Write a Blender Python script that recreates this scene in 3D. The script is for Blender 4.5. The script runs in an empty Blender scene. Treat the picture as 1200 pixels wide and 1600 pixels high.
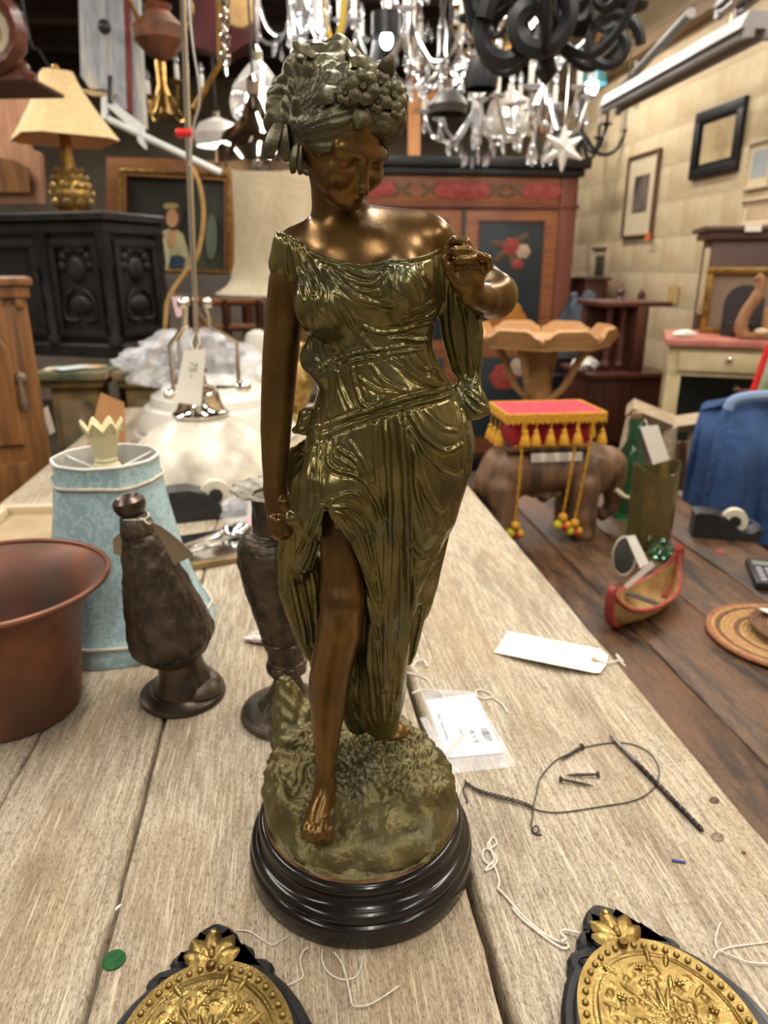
import bpy, bmesh, math, random
import numpy as np
from mathutils import Vector, Matrix, Quaternion
rnd = random.Random(7)
scene = bpy.context.scene
COL = scene.collection
pi = math.pi
# ---------------------------------------------------------------- camera
F_PX, PITCH = 1110.0, math.radians(19.0)
TZ = 0.90                      # top of the pale plank table
CAMZ = TZ + 0.48
cd = bpy.data.cameras.new('camera'); cam = bpy.data.objects.new('camera', cd); COL.objects.link(cam)
cam.location = (0, 0, CAMZ); cam.rotation_euler = (pi/2 - PITCH, 0, 0)
cd.sensor_fit = 'VERTICAL'; cd.sensor_height = 36.0; cd.lens = 36.0*F_PX/1600.0
cd.clip_start = 0.02; cd.clip_end = 60
cd.dof.use_dof = True; cd.dof.focus_distance = 0.47; cd.dof.aperture_fstop = 8.0
scene.camera = cam
# ---------------------------------------------------------------- world, exposure
vs = scene.view_settings
vs.view_transform = 'Standard'; vs.look = 'None'; vs.gamma = 1.0; vs.use_curve_mapping = False
vs.exposure = 0.15
w = bpy.data.worlds.new('shop_ambient'); scene.world = w; w.use_nodes = True
w.node_tree.nodes['Background'].inputs[0].default_value = (1.0, 0.90, 0.79, 1)
w.node_tree.nodes['Background'].inputs[1].default_value = 0.22
# ---------------------------------------------------------------- pixel helpers (1200 x 1600 frame)
def ray(px, py):
    a = (px-600)/F_PX; b = (800-py)/F_PX
    return Vector((a, math.cos(PITCH)+b*math.sin(PITCH), -math.sin(PITCH)+b*math.cos(PITCH)))
def onz(px, py, z):            # the point of that sight line on a horizontal surface at height z
    r = ray(px, py); return Vector((0, 0, CAMZ)) + r*((z-CAMZ)/r.z)
def aty(px, py, Y):            # ... on a vertical plane at distance Y
    r = ray(px, py); return Vector((0, 0, CAMZ)) + r*(Y/r.y)
def mpp(p):                    # metres per pixel at a point
    return (p[1]*math.cos(PITCH)-(p[2]-CAMZ)*math.sin(PITCH))/F_PX
RA = math.radians(6.5)         # the room and the tables are turned by this much
E1 = Vector((math.cos(RA), math.sin(RA), 0)); E2 = Vector((-math.sin(RA), math.cos(RA), 0))
def lin(c): return c/12.92 if c <= 0.04045 else ((c+0.055)/1.055)**2.4
def rgb(r, g, b): return (lin(r/255), lin(g/255), lin(b/255), 1)
# ---------------------------------------------------------------- lamps of the shop (fixtures are built further down)
def area(name, loc, size, sizey, power, color, rotz=RA, spread=None):
    l = bpy.data.lights.new(name, 'AREA'); l.shape = 'RECTANGLE'; l.size = size; l.size_y = sizey; l.energy = power; l.color = color
    o = bpy.data.objects.new(name, l); COL.objects.link(o); o.location = loc; o.rotation_euler = (0, 0, rotz)
    return o
CEIL = 3.15
COOL = (1.0, 0.95, 0.87); WARM = (1.0, 0.78, 0.52)
FIX = []   # (centre, length, lit) of the twin tube fixtures under the ceiling
for gx in (-1.7, 0.15, 1.5):
    for gy in (-1.0, 1.0, 2.9, 4.8):
        p = E1*gx + E2*gy; FIX.append(Vector((p.x, p.y, 2.86)))
for i, p in enumerate(FIX):
    area('fluorescent_light', p - Vector((0, 0, 0.075)), 0.14, 1.2, 24 if i % 4 else 16, COOL)
# ---------------------------------------------------------------- materials
MATS = {}
def mat(name, c1, c2=None, rough=0.5, metal=0.0, scale=20.0, stretch=(1,1,1), mixlo=0.35, mixhi=0.65, bump=0.0, bscale=None,
        detail=6.0, rough2=None, spec=0.5, trans=0.0, ior=1.45, coat=0.0, coords='Object', emit=None, estr=0.0, c3=None, scale3=None, alpha=1.0, sub=0.0):
    if name in MATS: return MATS[name]
    m = bpy.data.materials.new(name); MATS[name] = m; m.use_nodes = True
    nt = m.node_tree; N = nt.nodes; L = nt.links; b = N['Principled BSDF']
    b.inputs['Roughness'].default_value = rough; b.inputs['Metallic'].default_value = metal
    b.inputs['Specular IOR Level'].default_value = spec; b.inputs['IOR'].default_value = ior
    b.inputs['Transmission Weight'].default_value = trans; b.inputs['Coat Weight'].default_value = coat
    b.inputs['Alpha'].default_value = alpha
    if sub: b.inputs['Subsurface Weight'].default_value = sub; b.inputs['Subsurface Scale'].default_value = 0.02
    b.inputs['Base Color'].default_value = c1
    tc = N.new('ShaderNodeTexCoord'); mp = N.new('ShaderNodeMapping'); mp.inputs['Scale'].default_value = stretch
    L.new(tc.outputs[coords], mp.inputs['Vector'])
    nz = N.new('ShaderNodeTexNoise'); nz.inputs['Scale'].default_value = scale; nz.inputs['Detail'].default_value = detail
    L.new(mp.outputs[0], nz.inputs['Vector'])
    if c2 is not None:
        r = N.new('ShaderNodeValToRGB'); r.color_ramp.elements[0].position = mixlo; r.color_ramp.elements[1].position = mixhi
        r.color_ramp.elements[0].color = c1; r.color_ramp.elements[1].color = c2
        L.new(nz.outputs['Fac'], r.inputs[0]); out = r.outputs[0]
        if c3 is not None:
            n3 = N.new('ShaderNodeTexNoise'); n3.inputs['Scale'].default_value = scale3 or scale*0.3; n3.inputs['Detail'].default_value = 5
            L.new(mp.outputs[0], n3.inputs['Vector'])
            r3 = N.new('ShaderNodeValToRGB'); r3.color_ramp.elements[0].position = 0.5; r3.color_ramp.elements[1].position = 0.72
            r3.color_ramp.elements[0].color = (0,0,0,1); r3.color_ramp.elements[1].color = (1,1,1,1); L.new(n3.outputs['Fac'], r3.inputs[0])
            mx = N.new('ShaderNodeMix'); mx.data_type = 'RGBA'; L.new(r3.outputs[0], mx.inputs['Factor']); L.new(out, mx.inputs['A']); mx.inputs['B'].default_value = c3
            out = mx.outputs['Result']
        L.new(out, b.inputs['Base Color'])
    if rough2 is not None:
        mr = N.new('ShaderNodeMapRange'); mr.inputs['From Min'].default_value = 0.3; mr.inputs['From Max'].default_value = 0.7
        mr.inputs['To Min'].default_value = rough; mr.inputs['To Max'].default_value = rough2
        L.new(nz.outputs['Fac'], mr.inputs['Value']); L.new(mr.outputs[0], b.inputs['Roughness'])
    if bump:
        bn = N.new('ShaderNodeTexNoise'); bn.inputs['Scale'].default_value = bscale or scale; bn.inputs['Detail'].default_value = detail
        L.new(mp.outputs[0], bn.inputs['Vector'])
        bp = N.new('ShaderNodeBump'); bp.inputs['Strength'].default_value = bump; bp.inputs['Distance'].default_value = 0.002
        L.new(bn.outputs['Fac'], bp.inputs['Height']); L.new(bp.outputs[0], b.inputs['Normal'])
    if emit is not None:
        b.inputs['Emission Color'].default_value = emit; b.inputs['Emission Strength'].default_value = estr
    return m
def wood(name, c1, c2, c3=None, along='Y', scale=6.0, rough=0.6, bump=0.15, coat=0.0, st=14.0):
    s = {'X': (1, st, st), 'Y': (st, 1, st), 'Z': (st, st, 1)}[along]
    return mat(name, c1, c2, rough=rough, scale=scale, stretch=s, mixlo=0.3, mixhi=0.7, bump=bump, bscale=scale*2, detail=8, c3=c3, scale3=scale*0.5, coat=coat)
# ---------------------------------------------------------------- mesh helpers
class MB:
    def __init__(s): s.v = []; s.f = []; s.M = Matrix.Identity(4)
    def at(s, M): s.M = M; return s
    def add(s, vs, fs):
        n = len(s.v); s.v += [tuple(s.M @ Vector(v)) for v in vs]; s.f += [tuple(i+n for i in f) for f in fs]; return s
    def box(s, x0, x1, y0, y1, z0, z1, c=0.0):
        if c <= 0:
            vs = [(x, y, z) for x in (x0, x1) for y in (y0, y1) for z in (z0, z1)]
            return s.add(vs, [(0,1,3,2),(4,6,7,5),(0,4,5,1),(2,3,7,6),(0,2,6,4),(1,5,7,3)])
        bm = bmesh.new(); bmesh.ops.create_cube(bm, size=1)
        for v in bm.verts: v.co = Vector(((x0+x1)/2+v.co.x*(x1-x0), (y0+y1)/2+v.co.y*(y1-y0), (z0+z1)/2+v.co.z*(z1-z0)))
        bmesh.ops.bevel(bm, geom=bm.edges[:], offset=c, segments=2, profile=0.6, affect='EDGES')
        bm.verts.index_update(); vs = [v.co.copy() for v in bm.verts]; fs = [[v.index for v in f.verts] for f in bm.faces]; bm.free()
        return s.add(vs, fs)
    def lathe(s, prof, n=32, lobes=0, lobe_amp=0.0, cap0=True, cap1=True, a0=0.0):   # prof: (r, z) from below to above
        vs = []; fs = []
        for r, z in prof:
            for k in range(n):
                a = a0+2*pi*k/n; q = r*(1+(lobe_amp*math.cos(lobes*a) if lobes else 0)); vs.append((q*math.cos(a), q*math.sin(a), z))
        for i in range(len(prof)-1):
            for k in range(n):
                k2 = (k+1) % n; fs.append((i*n+k, i*n+k2, (i+1)*n+k2, (i+1)*n+k))
        if cap0: fs.append(tuple(range(n))[::-1])
        if cap1: fs.append(tuple(range((len(prof)-1)*n, len(prof)*n)))
        return s.add(vs, fs)
    def tube(s, pts, r, n=8, closed=False, flat=1.0, caps=True):    # r: number or list
        pts = [Vector(p) for p in pts]; m = len(pts); rs = r if isinstance(r, (list, tuple)) else [r]*m
        vs = []; fs = []; up = None
        for i, p in enumerate(pts):
            if closed: t = pts[(i+1) % m]-pts[i-1]
            else: t = pts[min(i+1, m-1)]-pts[max(i-1, 0)]
            if t.length < 1e-9: t = Vector((0, 0, 1))
            t.normalize()
            if up is None: up = Vector((0, 0, 1)) if abs(t.z) < 0.9 else Vector((1, 0, 0))
            a = t.cross(up)
            if a.length < 1e-6: a = t.cross(Vector((1, 0.3, 0)))
            a.normalize(); b = a.cross(t); up = b
            for k in range(n):
                an = 2*pi*k/n; vs.append(p+a*(math.cos(an)*rs[i])+b*(math.sin(an)*rs[i]*flat))
        for i in range(m if closed else m-1):
            j = (i+1) % m
            for k in range(n):
                k2 = (k+1) % n; fs.append((i*n+k, i*n+k2, j*n+k2, j*n+k))
        if caps and not closed: fs.append(tuple(range(n))[::-1]); fs.append(tuple(range((m-1)*n, m*n)))
        return s.add(vs, fs)
    def prism(s, poly, z0, z1, bev=0.0):       # polygon in xy, extruded in z, optionally with a chamfered top
        n = len(poly)
        if bev:
            cx = sum(p[0] for p in poly)/n; cy = sum(p[1] for p in poly)/n
            inn = inset(poly, bev)
            vs = [(x, y, z0) for x, y in poly]+[(x, y, z1-bev) for x, y in poly]+[(x, y, z1) for x, y in inn]; L = 3
        else:
            vs = [(x, y, z0) for x, y in poly]+[(x, y, z1) for x, y in poly]; L = 2
        fs = []
        for l in range(L-1):
            for k in range(n):
                k2 = (k+1) % n; fs.append((l*n+k, l*n+k2, (l+1)*n+k2, (l+1)*n+k))
        fs.append(tuple(range(n))[::-1]); fs.append(tuple(range((L-1)*n, L*n)))
        return s.add(vs, fs)
    def ball(s, c, r, nu=12, nv=8):
        rx, ry, rz = r if isinstance(r, (tuple, list)) else (r, r, r)
        vs = []; fs = []
        for j in range(nv+1):
            t = pi*j/nv
            for k in range(nu):
                a = 2*pi*k/nu; vs.append((c[0]+rx*math.sin(t)*math.cos(a), c[1]+ry*math.sin(t)*math.sin(a), c[2]-rz*math.cos(t)))
        for j in range(nv):
            for k in range(nu):
                k2 = (k+1) % nu; fs.append((j*nu+k, j*nu+k2, (j+1)*nu+k2, (j+1)*nu+k))
        return s.add(vs, fs)
    def sheet(s, grid, thick=0.0):             # grid of points [i][j]
        n = len(grid); m = len(grid[0]); vs = [Vector(p) for row in grid for p in row]
        fs = [(i*m+j, i*m+j+1, (i+1)*m+j+1, (i+1)*m+j) for i in range(n-1) for j in range(m-1)]
        if thick:
            nr = [Vector((0,0,0)) for _ in vs]
            for f in fs:
                q = (vs[f[1]]-vs[f[0]]).cross(vs[f[3]]-vs[f[0]])
                for i in f: nr[i] += q
            k = len(vs); vs2 = [v-(q.normalized() if q.length > 0 else q)*thick for v, q in zip(vs, nr)]
            fs2 = [tuple(i+k for i in f)[::-1] for f in fs]; b = []
            loop = [j for j in range(m)]+[i*m+m-1 for i in range(1, n)]+[(n-1)*m+j for j in range(m-2, -1, -1)]+[i*m for i in range(n-2, 0, -1)]
            for a, c in zip(loop, loop[1:]+loop[:1]): b.append((c, a, a+k, c+k))
            vs += vs2; fs = fs+fs2+b
        return s.add(vs, fs)
    def build(s, name, m, parent=None, smooth=True, sharp=35):
        me = bpy.data.meshes.new(name); me.from_pydata(s.v, [], s.f); me.validate()
        bm = bmesh.new(); bm.from_mesh(me); bmesh.ops.remove_doubles(bm, verts=bm.verts, dist=1e-6); bmesh.ops.recalc_face_normals(bm, faces=bm.faces)
        if smooth:
            for f in bm.faces: f.smooth = True
            for e in bm.edges:
                if len(e.link_faces) == 2 and e.calc_face_angle(0) > math.radians(sharp): e.smooth = False
        bm.to_mesh(me); bm.free()
        return link(name, me, m, parent)
def inset(poly, d):
    n = len(poly); out = []
    A = sum(poly[i][0]*poly[(i+1)%n][1]-poly[(i+1)%n][0]*poly[i][1] for i in range(n)); sg = 1 if A > 0 else -1
    for i in range(n):
        p0 = Vector(poly[i-1][:2]); p = Vector(poly[i][:2]); p1 = Vector(poly[(i+1)%n][:2])
        a = (p-p0); b = (p1-p)
        if a.length < 1e-9 or b.length < 1e-9: out.append(tuple(p)); continue
        a.normalize(); b.normalize(); na = Vector((-a.y, a.x))*sg; nb = Vector((-b.y, b.x))*sg; q = na+nb
        q = na if q.length < 1e-6 else q.normalized()/max(0.5, q.normalized().dot(na))
        out.append(tuple(p+q*d))
    return out
def link(name, me, m, parent=None):
    o = bpy.data.objects.new(name, me); COL.objects.link(o)
    if m is not None and not me.materials: me.materials.append(m)
    if parent is not None:
        o.parent = parent
        if parent.name in WORLD: o.matrix_parent_inverse = parent.matrix_basis.inverted(); WORLD.add(o.name)
    return o
WORLD = set()    # things whose parts are written in world coordinates
def wthing(*a, **k): o = thing(*a, **k); WORLD.add(o.name); return o
def thing(name, label, cat, loc=(0,0,0), rotz=0.0, group=None):
    o = bpy.data.objects.new(name, None); COL.objects.link(o); o.empty_display_size = 0.05
    o.location = loc; o.rotation_euler = (0, 0, rotz); o['label'] = label; o['category'] = cat
    if group: o['group'] = group
    return o
def tag(o, label, cat, group=None):
    o['label'] = label; o['category'] = cat
    if group: o['group'] = group
    return o
def struct(o): o['kind'] = 'structure'; return o
def spline(pts, n=6, closed=False):            # Catmull-Rom through points
    pts = [Vector(p) for p in pts]; out = []; m = len(pts)
    rng = range(m) if closed else range(m-1)
    for i in rng:
        p0 = pts[i-1] if (i > 0 or closed) else pts[0]*2-pts[1]; p1 = pts[i]; p2 = pts[(i+1) % m]
        p3 = pts[(i+2) % m] if (closed or i+2 < m) else pts[-1]*2-pts[-2]
        for k in range(n):
            t = k/n; out.append(0.5*((2*p1)+(p2-p0)*t+(2*p0-5*p1+4*p2-p3)*t*t+(3*p1-p0-3*p2+p3)*t**3))
    if not closed: out.append(pts[-1])
    return out
# ================================================================ room shell
def RW(a, b, z=0.0): p = E1*a+E2*b; return Vector((p.x, p.y, z))
MROOM = Matrix.Rotation(RA, 4, 'Z')
def rbox(name, a0, a1, b0, b1, z0, z1, m, parent=None, c=0.0):
    return MB().at(MROOM).box(a0, a1, b0, b1, z0, z1, c).build(name, m, parent)
AR, AL, BB, BF = 2.22, -3.0, 8.2, -2.6
M_CONC = mat('concrete', rgb(92,84,76), rgb(70,62,54), rough=0.7, scale=3, bump=0.1)
M_DARKCEIL = mat('dark_ceiling', rgb(124,114,104), rgb(90,82,74), rough=0.9, scale=4, stretch=(1,6,1))
M_BLOCK = mat('cream_block_paint', rgb(206,186,152), rgb(196,174,138), rough=0.75, scale=5, bump=0.2, bscale=60, c3=rgb(196,170,130), scale3=1.2, coords='Generated')
M_WALLP = mat('cream_wall_paint', rgb(196,172,134), rgb(180,154,116), rough=0.8, scale=3, bump=0.1)
M_BACKW = mat('dark_back_wall', rgb(158,146,130), rgb(128,116,102), rough=0.85, scale=2.5)
struct(rbox('floor', AL, AR, BF, BB, -0.1, 0.0, M_CONC))
struct(rbox('ceiling', AL, AR, BF, BB, CEIL, CEIL+0.1, M_DARKCEIL))
struct(rbox('wall_back', AL, AR, BB, BB+0.1, 0, CEIL, M_BACKW))
struct(rbox('wall_left', AL-0.1, AL, BF, BB, 0, CEIL, M_BACKW))
wr = struct(rbox('wall_right', AR, AR+0.1, BF, BB, 0, CEIL, M_WALLP))
bme = None
for r in range(13):
    for k in range(13):
        b = 2.6+k*0.405+(0.2 if r % 2 else 0)
        o = None
        if bme is None:
            o = MB().box(-0.006, 0.004, -0.2021, 0.2021, 0.0004, 0.1996, 0.0012).build('block', M_BLOCK, wr); bme = o.data
        else: o = link('block', bme, M_BLOCK, wr)
        o.location = RW(AR, b, 0.55+r*0.2); o.rotation_euler = (0, 0, RA)
M_BEAM = wood('dark_beam', rgb(60,46,36), rgb(34,27,22), along='X', rough=0.8, scale=3)
for i in range(9): struct(rbox('trim_%d' % (i+1), AL, AR, 1.4+i*0.75, 1.48+i*0.75, CEIL-0.14, CEIL, M_BEAM))
struct(rbox('trim_10', AR-0.10, AR, 2.2, 8.2, 2.62, 2.70, wood('wall_batten', rgb(150,122,88), rgb(110,86,60), along='Y', scale=3)))
# ================================================================ pale plank table
TA = math.radians(7.5); MT = Matrix.Rotation(TA, 4, 'Z')
def TW(a, b, z=0.0): v = MT @ Vector((a, b, z)); return v
def plankwood(name, light, mid, brown, scratch=0.6, rough=0.72, warm=None, bumpd=0.0012, gs=1.0, blotch=0.6):
    m = bpy.data.materials.new(name); m.use_nodes = True; nt = m.node_tree; N = nt.nodes; L = nt.links; b = N['Principled BSDF']; b.inputs['Roughness'].default_value = rough
    tc = N.new('ShaderNodeTexCoord'); oi = N.new('ShaderNodeObjectInfo')
    ad = N.new('ShaderNodeVectorMath'); ad.operation = 'MULTIPLY_ADD'; cb = N.new('ShaderNodeCombineXYZ'); L.new(oi.outputs['Random'], cb.inputs[0]); L.new(oi.outputs['Random'], cb.inputs[1])
    ad.inputs[1].default_value = (7, 13, 0); L.new(cb.outputs[0], ad.inputs[0]); L.new(tc.outputs['Object'], ad.inputs[2])
    def noise(stretch, scale, det=6, rot=0.0, dist=0.0, rg=0.6):
        mp = N.new('ShaderNodeMapping'); mp.inputs['Scale'].default_value = stretch; mp.inputs['Rotation'].default_value = (0, 0, rot); L.new(ad.outputs[0], mp.inputs['Vector'])
        n = N.new('ShaderNodeTexNoise'); n.inputs['Scale'].default_value = scale; n.inputs['Detail'].default_value = det; n.inputs['Distortion'].default_value = dist; n.inputs['Roughness'].default_value = rg
        L.new(mp.outputs[0], n.inputs['Vector']); return n.outputs['Fac']
    def ramp(f, p0, p1, c0=(0,0,0,1), c1=(1,1,1,1)):
        r = N.new('ShaderNodeValToRGB'); r.color_ramp.elements[0].position = p0; r.color_ramp.elements[1].position = p1; r.color_ramp.elements[0].color = c0; r.color_ramp.elements[1].color = c1; L.new(f, r.inputs[0]); return r.outputs[0]
    def mix(f, a, c, fac=1.0):
        x = N.new('ShaderNodeMix'); x.data_type = 'RGBA'; x.inputs['B'].default_value = c if isinstance(c, tuple) else (0,0,0,1)
        if not isinstance(c, tuple): L.new(c, x.inputs['B'])
        mu = N.new('ShaderNodeMath'); mu.operation = 'MULTIPLY'; mu.inputs[1].default_value = fac; L.new(f, mu.inputs[0]); L.new(mu.outputs[0], x.inputs['Factor']); L.new(a, x.inputs['A']); return x.outputs['Result']
    grain = noise((70*gs, 5.0, 20), 4.0, 10, 0, 0.5, 0.72); fine = noise((230*gs, 34, 60), 5.0, 5, 0, 0.3, 0.7)
    c = ramp(grain, 0.40, 0.60, mid, light)
    c = mix(ramp(noise((60, 60, 60), 6.0, 4), 0.45, 0.62), c, tuple(min(1, x*1.12) for x in light[:3])+(1,), 0.35)
    c = mix(ramp(noise((9, 1.6, 6), 2.2, 6, 0, 0.8), 0.48, 0.62 if blotch > 0.7 else 0.70), c, brown, blotch)          # broad brown stains
    if warm: c = mix(ramp(noise((3.5, 1.5, 4), 2.0, 4), 0.48, 0.72), c, warm, 0.7)
    c = mix(ramp(fine, 0.50, 0.62), c, tuple(x*0.55 for x in brown[:3])+(1,), 0.8)           # open pores
    for rot, st in ((0.95, 0.8), (-0.75, 0.6), (0.35, 0.7)):                                     # pale scratches across the grain
        c = mix(ramp(noise((110, 4.0, 10), 3.1, 3, rot, 0.0, 0.5), 0.63, 0.70), c, tuple(min(1, x*1.35) for x in light[:3])+(1,), scratch*st)
    c = mix(ramp(noise((14, 3, 10), 9.0, 3), 0.74, 0.80), c, tuple(x*0.3 for x in brown[:3])+(1,), 0.6)  # knots and dents
    L.new(c, b.inputs['Base Color'])
    bp = N.new('ShaderNodeBump'); bp.inputs['Strength'].default_value = 0.8; bp.inputs['Distance'].default_value = bumpd
    am = N.new('ShaderNodeMath'); am.operation = 'ADD'; L.new(grain, am.inputs[0]); L.new(fine, am.inputs[1]); L.new(am.outputs[0], bp.inputs['Height']); L.new(bp.outputs[0], b.inputs['Normal'])
    return m
M_PLANK = plankwood('weathered_plank', rgb(206,192,168), rgb(146,130,108), rgb(118,96,70), scratch=0.75, warm=rgb(172,146,108))
M_DPLANK = plankwood('dark_plank', rgb(112,80,54), rgb(62,44,32), rgb(26,20,17), scratch=0.06, rough=0.36, warm=rgb(122,82,50), gs=0.4, blotch=0.92)
def plank_mesh(w0, w1, b0, b1, zt, th, seed, rag=0.0012):
    rr = random.Random(seed); n = 90; vs = []; prof = lambda s: s
    ed = [[], []]
    for e in (0, 1):
        x = 0
        for i in range(n+1): x = 0.8*x+rr.uniform(-1, 1)*rag; ed[e].append(x)
    m = MB(); rows = []
    for i in range(n+1):
        y = b0+(b1-b0)*i/n; l = w0+ed[0][i]; r = w1+ed[1][i]; c = 0.0025+abs(rr.uniform(0, 1))*0.0012
        rows.append([(l, y, zt-th), (l, y, zt-c*1.3), (l+c*0.4, y, zt-c*0.35), (l+c*1.3, y, zt), ((l+r)/2, y, zt), (r-c*1.3, y, zt), (r-c*0.4, y, zt-c*0.35), (r, y, zt-c*1.3), (r, y, zt-th)])
    k = 9; vs = [p for row in rows for p in row]; fs = [(i*k+j, i*k+(j+1) % k, (i+1)*k+(j+1) % k, (i+1)*k+j) for i in range(n) for j in range(k)]
    fs += [tuple(range(k)), tuple(range(n*k, n*k+k))]
    return m.add(vs, fs)
tab = thing('plank_table', 'long worn table of pale weathered planks carrying the bronze figurine', 'table', (0, 0, 0), TA)
for i, (a, b, g_) in enumerate(((0.1335,0.402,0),(-0.1545,0.1270,0),(-0.2865,-0.1585,0),(-0.435,-0.2895,0),(-0.63,-0.438,0))):
    plank_mesh(a, b, -0.35, 2.65, TZ, 0.045, i+3).build('plank', M_PLANK, tab, sharp=50)
M_UNDER = wood('dark_underframe', rgb(58,44,34), rgb(40,30,24), along='Y', scale=4)
MB().box(-0.60, 0.36, -0.30, 2.60, TZ-0.15, TZ-0.0455).build('underframe', M_UNDER, tab)
for x in (-0.56, 0.32):
    for y in (-0.25, 2.55): MB().box(x-0.04, x+0.04, y-0.04, y+0.04, 0, TZ-0.151, 0.004).build('leg', M_UNDER, tab)
# ================================================================ dark plank table
DZ = 0.74
dtab = thing('dark_plank_table', 'low dark brown plank table behind the pale one carrying the carved elephant', 'table', (0, 0, 0), TA)
du = [0.425, 0.475, 0.62, 0.78, 0.94, 1.12]
for i in range(5): plank_mesh(du[i]+0.0012, du[i+1]-0.0012, -0.2, 1.98, DZ, 0.035, i+30).build('plank', M_DPLANK, dtab, sharp=50)
MB().box(0.46, 1.08, -0.15, 1.92, DZ-0.12, DZ-0.0355).build('underframe', M_UNDER, dtab)
for x in (0.5, 1.04):
    for y in (-0.1, 1.88): MB().box(x-0.035, x+0.035, y-0.035, y+0.035, 0, DZ-0.121, 0.004).build('leg', M_UNDER, dtab)
# ================================================================ bronze statuette
SX, SY = -0.0195, 0.487        # axis of the statuette on the table
def S(px, py, dy=0.0): return np.array(aty(px, py, SY+dy))
class Grid:
    def __init__(s, lo, hi, h):
        s.lo = np.array(lo, float); s.h = h; n = np.ceil((np.array(hi)-s.lo)/h).astype(int)+1; s.n = n
        s.F = np.full(n, 0.05, np.float32)
        s.ax = [(s.lo[i]+h*np.arange(n[i])).astype(np.float32) for i in range(3)]
    def sub(s, lo, hi):
        i0 = np.maximum(np.floor((np.array(lo)-s.lo)/s.h).astype(int), 0); i1 = np.minimum(np.ceil((np.array(hi)-s.lo)/s.h).astype(int)+1, s.n)
        i1 = np.maximum(i1, i0)
        sl = tuple(slice(a, b) for a, b in zip(i0, i1)); X, Y, Z = np.meshgrid(*[s.ax[i][sl[i]] for i in range(3)], indexing='ij', sparse=True)
        return sl, X, Y, Z
    def union(s, sl, d, k):
        A = s.F[sl]
        if k > 0:
            hh = np.maximum(k-np.abs(A-d), 0)/k; s.F[sl] = np.minimum(A, d)-hh*hh*k*0.25
        else: s.F[sl] = np.minimum(A, d)
    def carve(s, sl, d, k=0.002):
        A = s.F[sl]; hh = np.maximum(k-np.abs(A+d), 0)/k; s.F[sl] = np.maximum(A, -d)+hh*hh*k*0.25
    def cone(s, a, ra, b, rb, k=0.004, sy=1.0, op='u'):
        a = np.array(a, float); b = np.array(b, float); m = max(ra, rb)*max(1, sy)+k+0.006
        sl, X, Y, Z = s.sub(np.minimum(a, b)-m, np.maximum(a, b)+m)
        if 0 in s.F[sl].shape: return
        ab = b-a; L = max(float(ab@ab), 1e-12)
        t = np.clip(((X-a[0])*ab[0]+(Y-a[1])*ab[1]+(Z-a[2])*ab[2])/L, 0, 1)
        dx = X-a[0]-t*ab[0]; dy = (Y-a[1]-t*ab[1])/sy; dz = Z-a[2]-t*ab[2]
        d = np.sqrt(dx*dx+dy*dy+dz*dz)-(ra+(rb-ra)*t)
        if sy < 1: d = d*(0.5+0.5*sy)
        (s.union if op == 'u' else s.carve)(sl, d.astype(np.float32), k)
    def chain(s, pts, k=0.004, sy=1.0, op='u'):      # pts: (px, py, dy, radius in px)
        P = [(S(p[0], p[1], p[2]), p[3]) for p in pts]; P = [(p, r*mpp(p)) for p, r in P]
        if len(P) == 1: P = P*2
        m = max(r for p, r in P)*max(1, sy)+k+0.006
        sl, X, Y, Z = s.sub(np.min([p for p, r in P], 0)-m, np.max([p for p, r in P], 0)+m)
        if 0 in s.F[sl].shape: return
        D = None
        for (a, ra), (b, rb) in zip(P, P[1:]):
            ab = b-a; L = max(float(ab@ab), 1e-12); t = np.clip(((X-a[0])*ab[0]+(Y-a[1])*ab[1]+(Z-a[2])*ab[2])/L, 0, 1)
            dx = X-a[0]-t*ab[0]; dy = (Y-a[1]-t*ab[1])/sy; dz = Z-a[2]-t*ab[2]
            d = np.sqrt(dx*dx+dy*dy+dz*dz)-(ra+(rb-ra)*t)
            D = d if D is None else np.minimum(D, d)
        if sy < 1: D = D*(0.5+0.5*sy)
        (s.union if op == 'u' else s.carve)(sl, D.astype(np.float32), k)
    def ell(s, c, r, R=None, k=0.004, op='u'):       # ellipsoid; R rows = local axes
        c = np.array(c, float); r = np.array(r, float); R = np.eye(3) if R is None else np.array(R); m = r.max()+k+0.006
        sl, X, Y, Z = s.sub(c-m, c+m)
        if 0 in s.F[sl].shape: return
        X = X-c[0]; Y = Y-c[1]; Z = Z-c[2]
        q = [(R[i][0]*X+R[i][1]*Y+R[i][2]*Z)/r[i] for i in range(3)]
        k0 = np.sqrt(q[0]**2+q[1]**2+q[2]**2); k1 = np.sqrt((q[0]/r[0])**2+(q[1]/r[1])**2+(q[2]/r[2])**2)
        d = k0*(k0-1)/np.maximum(k1, 1e-6)
        (s.union if op == 'u' else s.carve)(sl, d.astype(np.float32), k)
    def mesh(s):                                      # naive surface nets
        F = s.F; ins = F < 0; c = np.zeros(np.array(F.shape)-1, np.int8)
        for dx in (0, 1):
            for dy in (0, 1):
                for dz in (0, 1): c += ins[dx:F.shape[0]-1+dx, dy:F.shape[1]-1+dy, dz:F.shape[2]-1+dz]
        act = np.argwhere((c > 0) & (c < 8)); idx = -np.ones(c.shape, np.int64); idx[tuple(act.T)] = np.arange(len(act))
        acc = np.zeros((len(act), 3)); cnt = np.zeros(len(act)); cor = [np.array((i, j, l)) for i in (0, 1) for j in (0, 1) for l in (0, 1)]
        for a in cor:
            for ax in range(3):
                if a[ax]: continue
                b = a.copy(); b[ax] = 1; fa = F[tuple((act+a).T)]; fb = F[tuple((act+b).T)]; m = (fa < 0) != (fb < 0)
                t = np.where(m, fa/np.where(m, fa-fb, 1), 0); p = np.tile(a.astype(float), (len(act), 1)); p[:, ax] += t
                acc[m] += p[m]; cnt += m
        V = s.lo+s.h*(act+acc/cnt[:, None]); Q = []
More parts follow.
